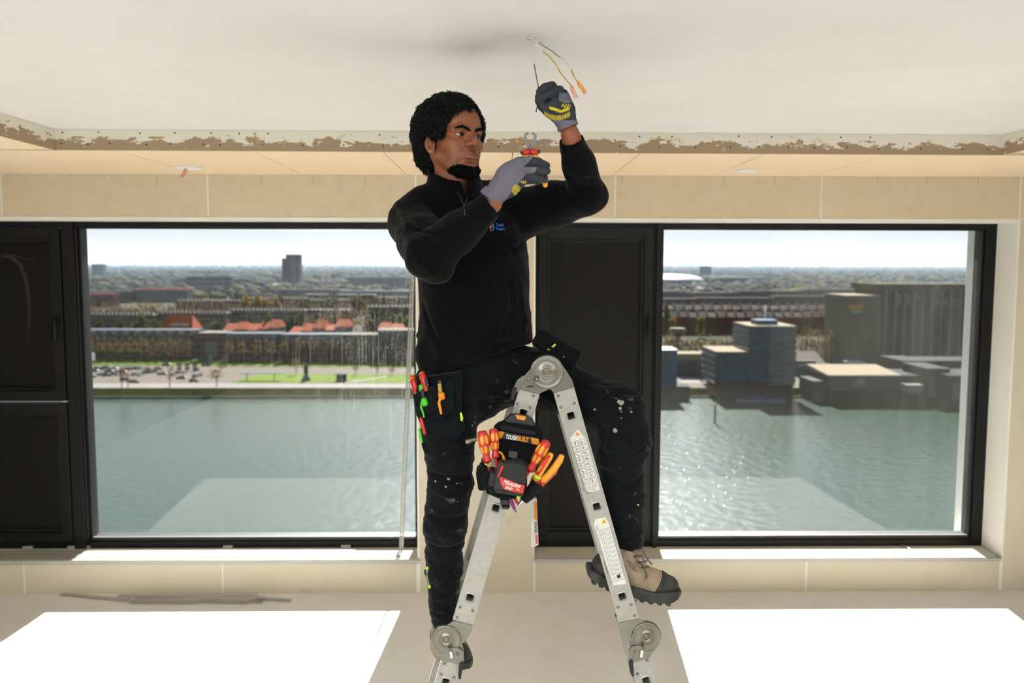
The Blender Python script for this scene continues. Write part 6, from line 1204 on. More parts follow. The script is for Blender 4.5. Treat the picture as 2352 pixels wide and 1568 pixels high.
for i in range(4):
    for a, b in ((ey[i], e2[i]), (e2[i], ey[min(i+1, 3)])):
        A_, B_ = fl_.hit(*a), fl_.hit(*b)
        if A_ is None: continue
        if B_ is None: B_ = PX(*b, YB_-.02)
        mid = (A_+B_)/2+np.array([.004, -.006, .003]); obj('lace', MB().tube([A_+np.array([0, -.002, 0]), mid, B_+np.array([0, -.002, 0])], .0024, 6), lace_m, lb)
for pts in ([(1474, 1262), (1482, 1275), (1488, 1285), (1484, 1292), (1476, 1284)], [(1470, 1290), (1480, 1306), (1486, 1322), (1484, 1328)], [(1478, 1270), (1492, 1290), (1498, 1296)]):
    P = [PX(x, y, YB_-.048) for x, y in pts]; obj('lace', MB().tube(P, .0022, 6), lace_m, lb)
st = [(1436, 1262), (1444, 1285), (1462, 1310), (1484, 1330), (1488, 1322)]
for off in (0, 4):
    P = [h-nrm(ray(*p))*.0004 for p in [(x-off, y+off*.6) for x, y in st] for h in [fl_.hit(*p)] if h is not None]
    if len(P) > 1: obj('stitching', MB().tube(P, .0009, 5), lace_m, lb)
Rq = lambda x, y, Y: PX(x, y, Y)
rb, fr_ = boot('taupe work boot seen end-on behind the lower left hinge', [(Rq(1020, 1416, 2.755), .036), (Rq(1022, 1450, 2.762), .042), (Rq(1022, 1480, 2.765), .044)], [(Rq(1022, 1482, 2.775), .043), (Rq(1030, 1486, 2.74), .046), (Rq(1043, 1496, 2.68), .044), (Rq(1056, 1508, 2.635), .033)], None, 0, 0, (Rq(1049, 1500, 2.660), (-.3, .9, .3)), (Rq(1018, 1470, 2.795), (.2, -.97, 0)), None)
hz = PX(1029, 1505, 2.72)[2]; d_ = nrm(PX(1058, 1510, 2.62)*np.array([1, 1, 0])-PX(1018, 1500, 2.83)*np.array([1, 1, 0])); c_b = (PX(1052, 1510, 2.64)+PX(1020, 1492, 2.82))/2
def sole2():
    n = 22; V = []; s_ = np.array([d_[1], -d_[0], 0])
    for z in (hz+.010, hz+.014, hz+.032, hz+.036):
        k = .93 if z in (hz+.010, hz+.036) else 1
        for i in range(n): a = 2*math.pi*i/n; V.append(np.array([c_b[0], c_b[1], 0])+d_*math.cos(a)*abs(math.cos(a))**-.35*.148*k*1.0+s_*math.sin(a)*abs(math.sin(a)+1e-9)**-.35*.050*k+np.array([0, 0, z]))
    return MB().add(V, [(i*n+j, i*n+(j+1) % n, (i+1)*n+(j+1) % n, (i+1)*n+j) for i in range(3) for j in range(n)]+[tuple(range(n-1, -1, -1)), tuple(3*n+j for j in range(n))])
obj('sole', sole2(), boot_rubber, rb)
for pts in ([(1000, 1434, 2.735), (998, 1460, 2.725), (1002, 1490, 2.715)], [(1004, 1440, 2.73), (1000, 1475, 2.72), (1008, 1505, 2.70)]): obj('lace', MB().tube([PX(*p) for p in pts], .002, 6), lace_m, rb)
# ------------------------------------------------------------------ hanging holster pocket on his right thigh
def slab(pts, Yf, th, nm, m, parent, bevel=.003, **kw):
    """panel with its outline given in the picture and the depth of its face by Yf(px, py)"""
    fr = [PX(x, y, Yf(x, y)) for x, y in pts]; bk_ = [p+np.array([0, th, 0]) for p in fr]; n = len(fr)
    return obj(nm, MB().add(fr+bk_, [tuple(range(n)), tuple(range(2*n-1, n-1, -1))]+[(i, i+n, (i+1) % n+n, (i+1) % n) for i in range(n)]), m, parent, bevel=bevel, **kw)
PYF = lambda x, y: 2.560+max(0, 1010-x)*.0011+max(0, x-1010)*.0003
hol = slab([(946, 888), (962, 866), (1000, 862), (1040, 855), (1060, 850), (1059, 948), (1068, 984), (1048, 1010), (1018, 1015), (976, 1000), (953, 946)], PYF, .028, 'holster_pocket', pocket_m, man, .006, label='hanging black tool pocket on the thigh')
slab([(946, 893), (962, 893), (975, 888), (1000, 886), (1006, 900), (1004, 925), (960, 938), (952, 930)], lambda x, y: PYF(x, y)-.010, .012, 'pocket_pouch', pocket_m, hol, .004)
slab([(1004, 890), (1036, 872), (1042, 868), (1044, 912), (1006, 926)], lambda x, y: PYF(x, y)-.009, .012, 'pocket_pouch', pocket_m, hol, .004)
slab([(955, 932), (1000, 924), (1040, 905), (1045, 945), (1010, 962), (962, 958)], lambda x, y: PYF(x, y)-.014, .014, 'pocket_pouch', pocket_m, hol, .004)
slab([(1056, 852), (1062, 850), (1060, 950), (1052, 960), (1054, 900)], lambda x, y: PYF(x, y)-.004, .006, 'pocket_binding', pocket_m, hol, .002)
slab([(967, 1018), (1068, 1015), (1070, 1036), (1062, 1044), (1000, 1046), (975, 1042)], lambda x, y: 2.585+max(0, 1010-x)*.0011+max(0, x-1010)*.0006, .014, 'thigh_band', pocket_m, man, .004)
slab([(1056, 948), (1060, 947), (1064, 960), (1062, 968), (1058, 966)], lambda x, y: 2.558, .004, 'lime_puller', lime, hol, .001)
# ------------------------------------------------------------------ tool pouch hung on the ladder, and the tools
red = mat('tool_red', rgb(204, 42, 34), .38, coat=.2); amber = mat('tool_amber', rgb(236, 160, 36), .42); dark_grip = mat('tool_dark_grip', rgb(52, 52, 54), .6); tool_steel = mat('tool_steel', rgb(112, 114, 116), .38, .7); brass = mat('brass', rgb(206, 156, 66), .3, .9); black_plastic = mat('black_plastic', rgb(30, 30, 32), .45, bump=(200, .1, .001)); nylon = cloth_mat('black_nylon', rgb(20, 21, 23), rgb(84, 82, 80), .22); fuzzy = mat('hook_loop', rgb(34, 32, 34), 1.0, bump=(500, 1.0, .003)); orange_p = mat('orange_plastic', rgb(228, 142, 40), .5); white_print = mat('white_print', rgb(230, 228, 222), .6); green_p = mat('green_plastic', rgb(70, 200, 40), .45); orange_pen = mat('orange_pen', rgb(240, 140, 30), .45); purple_p = mat('purple_plastic', rgb(120, 40, 110), .45)
def rtube(pts, rad, n=10):                 # tube with rounded ends
    P = [np.array(p, float) for p in pts]; R_ = list(rad) if hasattr(rad, '__len__') else [rad]*len(P); a, b = nrm(P[0]-P[1]), nrm(P[-1]-P[-2])
    Q_ = [P[0]+a*R_[0]*.55, P[0]+a*R_[0]*.45, P[0]+a*R_[0]*.25]+P+[P[-1]+b*R_[-1]*.25, P[-1]+b*R_[-1]*.45, P[-1]+b*R_[-1]*.55]; return MB().tube(Q_, [R_[0]*.3, R_[0]*.62, R_[0]*.9]+R_+[R_[-1]*.9, R_[-1]*.62, R_[-1]*.3], n)
C5 = lambda x, y: (1060+x/5.6, 920+y/5.6)
cy = lambda Y: (lambda x, y: Y)
def slab5(pts, Y, th, nm, m, parent, bevel=.003, **kw): return slab([C5(*p) for p in pts], cy(Y) if not callable(Y) else Y, th, nm, m, parent, bevel, **kw)
pouch = empty('tool_pouch', tuple(PX(1180, 1150, 2.50)), 'black tool pouch with orange logo band clipped to the left ladder stile', 'pouch')
slab5([(410, 345), (470, 290), (545, 262), (640, 250), (860, 270), (960, 338), (1035, 385), (1055, 440), (1058, 560), (1000, 700), (900, 850), (600, 850), (450, 800), (430, 500)], 2.512, .028, 'back_panel', nylon, pouch, .006)
clip = slab5([(545, 262), (640, 182), (700, 178), (860, 206), (925, 260), (962, 335), (880, 325), (700, 295), (590, 288)], 2.500, .030, 'belt_clip', black_plastic, pouch, .004); slab5([(690, 180), (835, 206), (814, 256), (716, 240)], 2.496, .006, 'clip_inlay', orange_p, clip, .0015)
slab5([(490, 330), (560, 318), (960, 400), (965, 438), (900, 440), (520, 375)], 2.508, .006, 'hook_loop_strip', fuzzy, pouch, .001)
lband = slab5([(540, 402), (985, 483), (1000, 575), (905, 556), (505, 488), (480, 470), (462, 392)], 2.505, .008, 'logo_band', black_plastic, pouch, .001)
slab5([(460, 393), (556, 402), (510, 490), (478, 472)], 2.503, .003, 'band_patch', orange_p, lband, .0005); slab5([(890, 472), (995, 492), (1001, 575), (908, 556)], 2.503, .003, 'band_patch', orange_p, lband, .0005)
a_, b_ = PX(*C5(570, 463), 2.5035), PX(*C5(866, 508), 2.5035); tM = frame(tuple(a_), tuple(b_-a_), (0, 0, 1)); tM = tM @ Matrix.Diagonal((1, 1, 1, 1)); wl = float(np.linalg.norm(b_-a_))
def fit_text(body, M, width, height, x0, depth=.0006, bold=.0009, shear=0):
    t = text_mb(body, height*1.42, Matrix.Identity(4), depth, 'LEFT', shear, bold); xs = [v[0] for v in t.v]; k = width/(max(xs)-min(xs)); mn = min(xs); return MB().add([tuple(M @ Vector(((v[0]-mn)*k+x0, v[1], v[2]))) for v in t.v], t.f)
obj('lettering', fit_text('TOUGH', tM, wl*.50, .0125, 0), white_print, lband); obj('lettering', fit_text('BUILT', tM, wl*.485, .0125, wl*.515), orange_p, lband)
slab5([(612, 645), (722, 660), (715, 765), (640, 740), (604, 720)], 2.506, .006, 'webbing_patch', mat('grey_webbing', rgb(86, 84, 82), .9, bump=(300, .5, .002)), pouch, .001)
slab5([(250, 800), (290, 905), (340, 945), (480, 938), (560, 870), (700, 815), (830, 850), (846, 1000), (842, 1180), (760, 1262), (600, 1272), (470, 1258), (320, 1195), (255, 980)], 2.425, .090, 'front_pocket', nylon, pouch, .010)
slab5([(190, 880), (265, 850), (300, 1000), (312, 1165), (216, 1162), (185, 960)], 2.445, .05, 'side_pocket', nylon, pouch, .006)
slab5([(360, 955), (440, 955), (470, 1190), (400, 1200), (340, 1100)], 2.418, .012, 'pocket_rib', nylon, pouch, .004)
obj('pocket_rim', MB().tube([PX(*C5(*p), Y) for p, Y in (((250, 800), 2.44), ((290, 905), 2.424), ((340, 945), 2.424), ((480, 938), 2.424), ((560, 870), 2.424), ((700, 815), 2.424), ((830, 850), 2.44), ((850, 800), 2.50))], .0045, 8), nylon, pouch)
obj('tool_sleeve', MB().tube([PX(*C5(*p), 2.44) for p in ((985, 1060), (930, 1130), (860, 1215), (800, 1285))], [.020, .0185, .0165, .012], 14), nylon, pouch)
bk_ = slab5([(492, 1262), (610, 1275), (626, 1385), (600, 1402), (520, 1398), (498, 1330)], 2.455, .016, 'buckle', black_plastic, pouch, .004); slab5([(520, 1340), (618, 1345), (618, 1372), (525, 1370)], 2.452, .006, 'webbing', nylon, bk_, .001)
def lathe_between(prof, a, b, n=18):
    """profile (radius, t) along the line a-b"""
    a, b = np.array(a, float), np.array(b, float); d = b-a; L_ = np.linalg.norm(d); x = nrm(np.cross(d, (0, 1, .1))); return MB().lathe([(r, t*L_) for r, t in prof], frame(tuple(a), tuple(x), tuple(np.cross(d/L_, x))), n)
def screwdriver(label, top, bot, tip, r, band=None):
    a, b, c = PX(*top), PX(*bot), PX(*tip); root = empty('screwdriver', tuple(c), label, 'screwdriver', 'red and yellow screwdrivers in the pouch'); prof = [(r*.30, -.012), (r*.62, 0), (r*.80, .025), (r*.87, .10), (r*.98, .26), (r*1.0, .36), (r*.84, .52), (r*.74, .62), (r*.62, .74), (r*.55, .80), (r*.80, .90), (r*.78, .97), (r*.5, 1.0)]
    h = obj('handle', lathe_between(prof, a, b, 24), red, root); d = b-a; L_ = np.linalg.norm(d); dd = d/L_; x = nrm(np.cross(d, (0, 1, .1))); y = np.cross(dd, x); R_ = lambda t: np.interp(t, [q[1] for q in prof], [q[0] for q in prof])
    for row, (t0, t1) in enumerate(((.13, .42), (.46, .70))):
        for k in range(7):
            a0 = 2*math.pi*(k+.5*row)/7; mb = MB(); n, m_ = 6, 5; V = []
            for i in range(n+1):
                s_ = i/n; wd_ = .30*math.sqrt(max(0, 1-abs(2*s_-1)**4))+.02; t = t0+(t1-t0)*s_
                for j in range(m_): ang = a0+wd_*(2*j/(m_-1)-1); rr_ = R_(t)+.0007; V.append(a+d*t+rr_*(math.cos(ang)*x+math.sin(ang)*y))
            mb.add(V, [(i*m_+j, i*m_+j+1, (i+1)*m_+j+1, (i+1)*m_+j) for i in range(n) for j in range(m_-1)], True); obj('grip_inlay', mb, amber, h)
    obj('shaft', MB().tube([b, c], r*.25, 10), red, root)
    if band: obj('shaft_band', MB().tube([b+(c-b)*.08, b+(c-b)*.35], r*.27, 10), mat_yellow, root)
    obj('end_mark', MB().lathe([(r*.42, 0), (r*.42, .0005), (r*.34, .0006)], frame(tuple(a-dd*.0012), tuple(x), tuple(np.cross(-dd, x))), 16), amber, h)
    return root
mat_yellow = mat('yellow_band', rgb(224, 216, 50), .5)
screwdriver('red and yellow screwdriver leaning leftmost in the pouch', (*C5(262, 392), 2.475), (*C5(336, 800), 2.462), (*C5(372, 945), 2.455), .0170, True)
screwdriver('upright red and yellow screwdriver, second from left in the pouch', (*C5(408, 362), 2.485), (*C5(442, 740), 2.470), (*C5(452, 940), 2.455), .0150)
screwdriver('red and yellow screwdriver tilted right beside the pliers', (*C5(1100, 522), 2.455), (*C5(872, 905), 2.455), (*C5(800, 1010), 2.46), .0172)
# pliers in the sleeve
pl = empty('pliers', tuple(PX(*C5(900, 1150), 2.45)), 'red and yellow handled pliers standing in the pouch sleeve', 'pliers')
def handle(parent, pts, rad, m, inlay, mi, nm='handle'):
    h = obj(nm, rtube([PX(*p) for p in pts], rad, 12), m, parent)
    if inlay: obj('handle_inlay', MB().tube([PX(*p) for p in inlay[0]], inlay[1], 10), mi, h)
    return h
q5 = lambda L, Y: [(*C5(x, y), Y) for x, y in L]
h1 = handle(pl, q5([(1150, 690), (1120, 740), (1060, 830), (1000, 930), (960, 990), (930, 1060)], 2.45), [.0085, .0105, .0110, .0105, .0110, .0125], amber, (q5([(1135, 700), (1090, 765), (1020, 880), (975, 950)], 2.443), [.004, .0065, .0065, .005]), red)
handle(pl, q5([(1290, 710), (1260, 770), (1190, 870), (1110, 960), (1050, 1010), (1010, 1070)], 2.46), [.0085, .0105, .0108, .0105, .0120, .0120], amber, (q5([(1250, 830), (1190, 920), (1120, 990), (1070, 1050)], 2.462), [.004, .008, .008, .006]), red)
obj('collar', MB().tube([PX(*C5(890, 1030), 2.45), PX(*C5(1000, 1060), 2.45)], [.012, .012], 12), red, pl); obj('collar', MB().tube([PX(*C5(1000, 1050), 2.455), PX(*C5(1070, 1060), 2.455)], [.010, .006], 12), red, pl); obj('cuff_band', MB().tube([PX(*C5(985, 955), 2.448), PX(*C5(955, 1000), 2.448)], [.0122, .0126], 12), mat_yellow, pl)
a_, b_ = PX(*C5(975, 915), 2.4355), PX(*C5(1035, 835), 2.4355); obj('handle_lettering', fit_text('wiha', frame(tuple(a_), tuple(b_-a_), (0, -.3, 1)), float(np.linalg.norm(b_-a_)), .007, 0, .0003, .0003), amber, h1); obj('jaws', MB().tube([PX(*C5(960, 1075), 2.45), PX(*C5(860, 1200), 2.45)], [.012, .009], 10), tool_steel, pl)
# tape measure
def rot_frame(px, py, Y, deg): c = PX(px, py, Y); a = math.radians(deg); return frame(tuple(c), (math.cos(a), 0, -math.sin(a)), (math.sin(a), 0, math.cos(a)))   # local x right, y up, z out to the camera
tp = empty('tape_measure', tuple(PX(1172, 1130, 2.40)), 'black and red tape measure in the front of the pouch', 'tape measure'); tM2 = rot_frame(1173, 1100, 2.385, 9)
def rounded(M, w, h, d, r, z0=0, n=5, skew=None):
    P = []
    for (cx, cy_, a0) in ((w-r, h-r, 0), (-w+r, h-r, 90), (-w+r, -h+r, 180), (w-r, -h+r, 270)):
        for i in range(n+1): a = math.radians(a0+90*i/n); P.append((cx+r*math.cos(a), cy_+r*math.sin(a)))
    return MB().prism(P, 2, z0-d, z0, M)
obj('case', rounded(tM2, .043, .042, .046, .014), black_plastic, tp, bevel=.004)
gp_ = obj('top_grip', rounded(tM2 @ Matrix.Translation((.006, .020, .008)), .034, .026, .040, .014), rubber, tp, bevel=.005)
for k in range(6): obj('grip_rib', rounded(tM2 @ Matrix.Translation((-.019+k*.010, .018, .0095)), .0016, .020, .004, .0015), rubber, gp_)
fc = obj('red_face', MB().prism([(-.032, .004), (-.018, .004), (.020, -.008), (.041, -.010), (.040, -.034), (.012, -.033), (-.014, -.030), (-.026, -.016)], 2, 0, .0085, tM2), red, tp, bevel=.002); obj('red_shoulder', MB().prism([(-.032, .004), (-.024, .036), (-.032, .034), (-.038, .000)], 2, -.01, .008, tM2), red, tp, bevel=.002)
obj('lettering', fit_text('Milwaukee', tM2 @ Matrix.Translation((-.020, -.0085, .0088)) @ Matrix.Rotation(math.radians(-5), 4, 'Z'), .050, .0115, 0, .0003, .0002, .35), white_print, fc); obj('lettering', fit_text('STUD', tM2 @ Matrix.Translation((-.012, -.0235, .0088)) @ Matrix.Rotation(math.radians(-4), 4, 'Z'), .021, .0066, 0, .0003, .0004, .2), white_print, fc); obj('lettering', fit_text('5m', tM2 @ Matrix.Translation((.020, -.0235, .0088)), .008, .0055, 0, .0003, .0002), white_print, fc)
obj('underline', MB().prism([(-.024, -.0155), (.032, -.0185), (.010, -.0180)], 2, .0085, .0090, tM2), white_print, fc)
obj('tape_foot', rounded(tM2 @ Matrix.Translation((-.046, -.012, -.010)), .012, .020, .03, .006), rubber, tp, bevel=.003); obj('bumper', rounded(tM2 @ Matrix.Translation((.002, -.039, .002)), .040, .0055, .036, .004), rubber, tp, bevel=.002)
# small tools
def rod(nm, label, cat, pts, rad, m, extra=(), group=None):
    r = empty(nm, tuple(PX(*pts[-1])), label, cat, group); obj('body', rtube([PX(*p) for p in pts], rad, 12), m, r)
    for n2, p2, r2, m2 in extra: obj(n2, rtube([PX(*p) for p in p2], r2, 12), m2, r)
    return r
rod('hex_bar', 'short grey steel bar sticking out behind the screwdrivers', 'bar', q5([(68, 528), (130, 508), (300, 470)], 2.49), [.0062, .0060, .0060], mat('dull_steel', rgb(120, 112, 104), .45, .8), [('socket_end', q5([(66, 529), (110, 516)], 2.49), [.0072, .0072], mat('dull_steel_end', rgb(134, 126, 116), .4, .8))])
rod('marker', 'lime green pen end poking out under the tape measure', 'pen', q5([(760, 1190), (740, 1225), (722, 1245)], 2.42), [.0065, .006, .004], lime, [('pen_tip', q5([(722, 1245), (712, 1256)], 2.42), [.004, .0015], lime)])
rod('nut_driver', 'purple driver bit hanging below the pouch', 'bit', q5([(625, 1250), (645, 1310), (680, 1390)], 2.46), [.0052, .0060, .0045], purple_p, [('steel_tip', q5([(680, 1390), (700, 1430)], 2.46), [.0028, .0028], tool_steel)])
rod('bit_holder', 'small red bit beside the purple driver bit', 'bit', q5([(690, 1255), (708, 1300), (722, 1325)], 2.465), [.0045, .0048, .003], red, [('steel_tip', q5([(722, 1325), (730, 1340)], 2.465), [.002, .002], tool_steel)])
rod('centre_punch', 'silver pointed punch tip below the sleeve', 'punch', q5([(800, 1270), (765, 1310), (735, 1345), (722, 1356)], 2.445), [.0085, .0062, .0030, .0022], mat('bright_steel', rgb(190, 190, 190), .25, .9), [('punch_ring', q5([(803, 1266), (796, 1275)], 2.445), [.009, .009], tool_steel)])
rod('key_ring', 'orange cord loop behind the second screwdriver', 'cord', q5([(485, 660), (520, 680), (540, 730), (550, 775)], 2.462), [.003, .003, .004, .004], orange_p, [('wire_loop', q5([(470, 650), (500, 655), (530, 690)], 2.465), [.002, .002, .002], tool_steel)])
# tools in the thigh pocket
C4 = lambda x, y: (920+x/4.48, 750+y/4.48)
q4 = lambda L, dy=-.014: [(*C4(x, y), PYF(*C4(x, y))+dy) for x, y in L]
rod('screwdriver', 'red handle with orange end at the outer edge of the thigh pocket', 'screwdriver', q4([(120, 520), (140, 580), (165, 680)], .0), [.0085, .0105, .0095], red, [('orange_cap', q4([(112, 506), (124, 535)], .0), [.0068, .0098], orange_pen)])
rod('screwdriver', 'red and grey handle with orange cap in the thigh pocket', 'screwdriver', q4([(225, 490), (240, 550), (270, 650)], -.004), [.0100, .0112, .0100], red, [('orange_cap', q4([(218, 480), (232, 525)], -.004), [.0085, .0108], orange_pen), ('dark_inlay', q4([(262, 540), (280, 610)], -.012), [.005, .006], dark_grip)])
rod('marker', 'black marker with a lime green cap and clip in the thigh pocket', 'marker', q4([(225, 650), (245, 760)], -.016), [.0078, .0078], black_plastic, [('green_cap', q4([(212, 608), (220, 655)], -.016), [.0078, .0080], green_p), ('green_collar', q4([(242, 750), (255, 800)], -.018), [.0098, .0098], green_p), ('green_clip', q4([(215, 780), (212, 830), (232, 880), (242, 930)], -.026), [.0030, .0034, .0030, .0026], green_p)])
rod('marker', 'black marker with an orange clip in the middle of the thigh pocket', 'marker', q4([(404, 560), (412, 690)], -.018), [.0075, .0078], black_plastic, [('orange_collar', q4([(418, 690), (426, 735)], -.020), [.0098, .0098], orange_pen), ('orange_clip', q4([(410, 735), (395, 780), (410, 850), (418, 895)], -.030), [.0040, .0044, .0040, .0034], orange_pen), ('gold_print', q4([(402, 590), (411, 680)], -.0215), [.0058, .0060], mat('gold_print', rgb(196, 150, 60), .5, spots=(300, .35, rgb(40, 34, 24))))])
rod('pencil', 'red pencil end sticking out at the side of the thigh pocket', 'pencil', q4([(210, 940), (228, 1010), (250, 1095)], -.002), [.0055, .0058, .0050], red, [('pencil_end', q4([(250, 1095), (254, 1104)], -.002), [.005, .003], red)])
rod('spirit_level', 'lime green tool edge beside the thigh pocket', 'tool', q4([(196, 1060), (208, 1130), (222, 1190)], .012), [.0040, .0045, .0035], green_p, [('tool_cap', q4([(194, 1052), (197, 1066)], .012), [.003, .0042], green_p)])
# ------------------------------------------------------------------ wire strippers in his hand
C2 = lambda x, y, Y=2.412: (1100+x/3.7333, 60+y/3.7333, Y)
ws = empty('wire_stripper', tuple(PX(1251, 428, 2.41)), 'insulated wire strippers with grey jaws held upright in his right hand', 'pliers')
def plate2(pts, Y, th, nm, m, parent, bevel=.001): return slab([C2(*p)[:2] for p in pts], cy(Y), th, nm, m, parent, bevel)
plate2([(428, 914), (412, 908), (388, 926), (386, 944), (408, 1050), (420, 1066), (440, 1070), (452, 1058), (448, 1036), (424, 1000), (404, 940), (414, 926), (427, 924)], 2.408, .006, 'jaw', tool_steel, ws); plate2([(450, 916), (466, 910), (494, 928), (496, 944), (470, 1050), (450, 1070), (428, 1068), (416, 1052), (428, 1030), (450, 1000), (474, 944), (466, 928), (452, 926)], 2.412, .006, 'jaw', tool_steel, ws)
obj('pivot', MB().lathe([(.0045, 0), (.0045, .004), (.002, .005)], frame(tuple(PX(*C2(436, 1046, 2.408))), (1, 0, 0), (0, 0, -1)) @ Matrix.Rotation(math.pi, 4, 'X'), 12), tool_steel, ws)
sc2 = obj('adjusting_screw', MB().tube([PX(*C2(372, 1003)), PX(*C2(448, 1010))], .0022, 8), brass, ws)
for x in (364, 376, 388): obj('knurled_nut', MB().tube([PX(*C2(x-4, 1003)), PX(*C2(x+4, 1003))], [.0055 if x == 376 else .0042]*2, 10), brass, sc2)
def c2tube(nm, pts, rad, m, parent): return obj(nm, rtube([PX(*C2(*p)) for p in pts], rad, 12), m, parent)
hA = c2tube('handle', [(418, 1062), (408, 1110), (398, 1160), (380, 1240), (365, 1320)], [.0070, .0088, .0092, .0090, .0080], amber, ws); hB = c2tube('handle', [(458, 1062), (478, 1110), (510, 1180), (545, 1270), (566, 1340), (570, 1372)], [.0070, .0088, .0090, .0085, .0085, .0060], amber, ws)
for h, fl in ((hA, [(424, 1056), (412, 1078), (398, 1100)]), (hB, [(452, 1054), (466, 1076), (488, 1098)])): c2tube('red_guard', fl, [.0060, .0125, .0100], red, h)
c2tube('guard_lip', [(362, 1082), (378, 1088)], [.004, .006], dark_grip, hA); c2tube('guard_lip', [(500, 1080), (520, 1074)], [.0065, .005], dark_grip, hB); c2tube('red_back', [(500, 1160), (540, 1250), (556, 1330)], [.0092, .0090, .0086], red, hB); c2tube('dark_inlay', [(570, 1270, 2.406), (577, 1330, 2.406)], [.006, .006], dark_grip, hB)
# ------------------------------------------------------------------ wires hanging from the ceiling
HOLE = atz(1217, 88, ZC) if 'ZC' in globals() else atz(1217, 88, 2.614); HY = HOLE[1]
w_white = mat('painted_wire', rgb(222, 214, 200), .7, var=(120, rgb(168, 130, 84), .4, .1)); w_brown = mat('brown_wire', rgb(120, 74, 36), .5); w_gy = mat('green_yellow_wire', rgb(206, 160, 30), .5, var=(60, rgb(120, 130, 40), .3)); w_blue = mat('blue_wire', rgb(96, 124, 122), .5, var=(140, rgb(150, 140, 90), .4)); w_black = mat('wire_and_shade_black', rgb(34, 30, 30), .5); amber_clear = mat('terminal_amber', rgb(222, 150, 40), .25, spec=.7); terminal_red = mat('terminal_red', rgb(214, 90, 60), .3, spec=.7, var=(200, rgb(230, 190, 170), .4))
hole = empty('wire_outlet', tuple(HOLE), 'ragged dark wire hole in the ceiling plaster', 'outlet')
obj('rim', MB().lathe([(.010, -.0005), (.0105, -.0030), (.0070, -.0035), (.0062, -.0004)], Matrix.Translation(tuple(HOLE)), 14), w_white, hole); obj('hole_shade_disc', MB().lathe([(.0062, -.0012), (.0001, -.0010)], Matrix.Translation(tuple(HOLE)), 14), w_black, hole)  # black disc puts the shade of the hole into colour; ceiling is uncut
for k in range(6): a = k*1.05+.3; p = HOLE+np.array([math.cos(a)*.012, math.sin(a)*.012, -.0015]); obj('plaster_chip', MB().lathe([(.0035, .001), (.003, -.0015), (.001, -.002)], Matrix.Translation(tuple(p)), 6), w_white, hole)
def wire(label, segs, ext=()):
    r = empty('ceiling_wire', tuple(PX(*segs[-1][1][-1])), label, 'wire', 'wires hanging from the ceiling')
    for nm, pts, rad, m in segs: obj(nm, MB().tube([PX(*p) for p in pts], rad, 8), m, r)
    return r
wire('brown wire pinched in the raised glove', [('painted_length', [(1217, 89, HY), (1219, 104, HY), (1223, 125, HY), (1227, 148, HY)], .0017, w_white), ('brown_length', [(1227, 148, HY), (1230, 165, HY-.002), (1233, 182, HY-.004), (1236, 196, HY-.006)], .0015, w_brown), ('dark_length', [(1236, 196, HY-.006), (1238, 215, HY+.01), (1237, 230, HY+.005), (1234, 242, HY), (1231, 258, HY)], .0014, w_black)])
t2 = wire('yellow green wire ending in a red terminal', [('painted_length', [(1218, 89, HY), (1225, 98, HY), (1238, 109, HY), (1246, 117, HY)], .0018, w_white), ('green_yellow_length', [(1246, 117, HY), (1261, 129, HY), (1276, 147, HY), (1288, 168, HY), (1302, 185, HY), (1313, 198, HY)], .0017, w_gy)])
te = obj('terminal', MB().tube([PX(1313, 199, HY), PX(1315, 206, HY), PX(1324, 226, HY)], [.0042, .0052, .0048], 8), terminal_red, t2); obj('terminal_end', MB().tube([PX(1323, 223, HY), PX(1325, 228, HY)], [.0056, .0050], 8), w_white, te)
t3_ = wire('blue wire with white paint ending in an amber terminal', [('painted_length', [(1220, 88, HY), (1228, 91, HY), (1238, 98, HY)], .0018, w_white), ('blue_length', [(1238, 98, HY), (1252, 108, HY), (1266, 116, HY), (1279, 127, HY), (1288, 132, HY)], .0018, w_blue), ('painted_length', [(1288, 132, HY), (1299, 138, HY), (1306, 149, HY), (1312, 160, HY)], .0016, w_white), ('brown_length', [(1312, 160, HY), (1317, 173, HY), (1323, 183, HY), (1328, 189, HY)], .0016, w_gy)])
te = obj('terminal', MB().tube([PX(1327, 188, HY), PX(1331, 194, HY), PX(1344, 213, HY)], [.0036, .0052, .0050], 8), amber_clear, t3_); obj('terminal_end', MB().tube([PX(1343, 211, HY), PX(1345, 215, HY)], [.0056, .0052], 8), terminal_red, te)
# ------------------------------------------------------------------ perforated corner beads and small fittings
def perforated(mb, a, b, side, w, pitch=.012):
    """flat strip of punched sheet from a to b, width w along side, with a row of slots"""
    a, b, s = np.array(a, float), np.array(b, float), nrm(side); L_ = np.linalg.norm(b-a); d = (b-a)/L_; r = w*.24
    def quad(t0, t1, u0, u1): mb.add([a+d*t0+s*u0, a+d*t1+s*u0, a+d*t1+s*u1, a+d*t0+s*u1], [(0, 1, 2, 3)])
    quad(0, L_, 0, r); quad(0, L_, w-r, w); n = max(1, int(L_/pitch))
    for i in range(n): quad(i*L_/n, i*L_/n+L_/n*.42, r, w-r)
    return mb
def corner_bead(a, b, s1, s2, label, w=.024, group='perforated corner beads'):
    a, b = np.array(a, float), np.array(b, float); c = (a+b)/2; root = empty('corner_bead', (c[0], c[1], min(a[2], b[2])), label, 'corner bead', group)
    obj('wing', perforated(MB(), a, b, s1, w), galv, root); obj('wing', perforated(MB(), a, b, s2, w), galv, root); obj('nose', MB().tube([a, b], .0022, 6), galv, root); return root
xs0, xs1 = L0+.03, L1-.01
corner_bead((xs0, 5.165+.02, ZSILL+.0015), (L1+.012, 5.185, ZSILL+.0015), (0, 1, 0), (0, 0, -1), 'perforated bead along the front edge of the left sill', .026)
corner_bead((R0-.002, 5.185, ZSILL+.0015), (R1-.004, 5.185, ZSILL+.0015), (0, 1, 0), (0, 0, -1), 'perforated bead along the front edge of the right sill', .022)
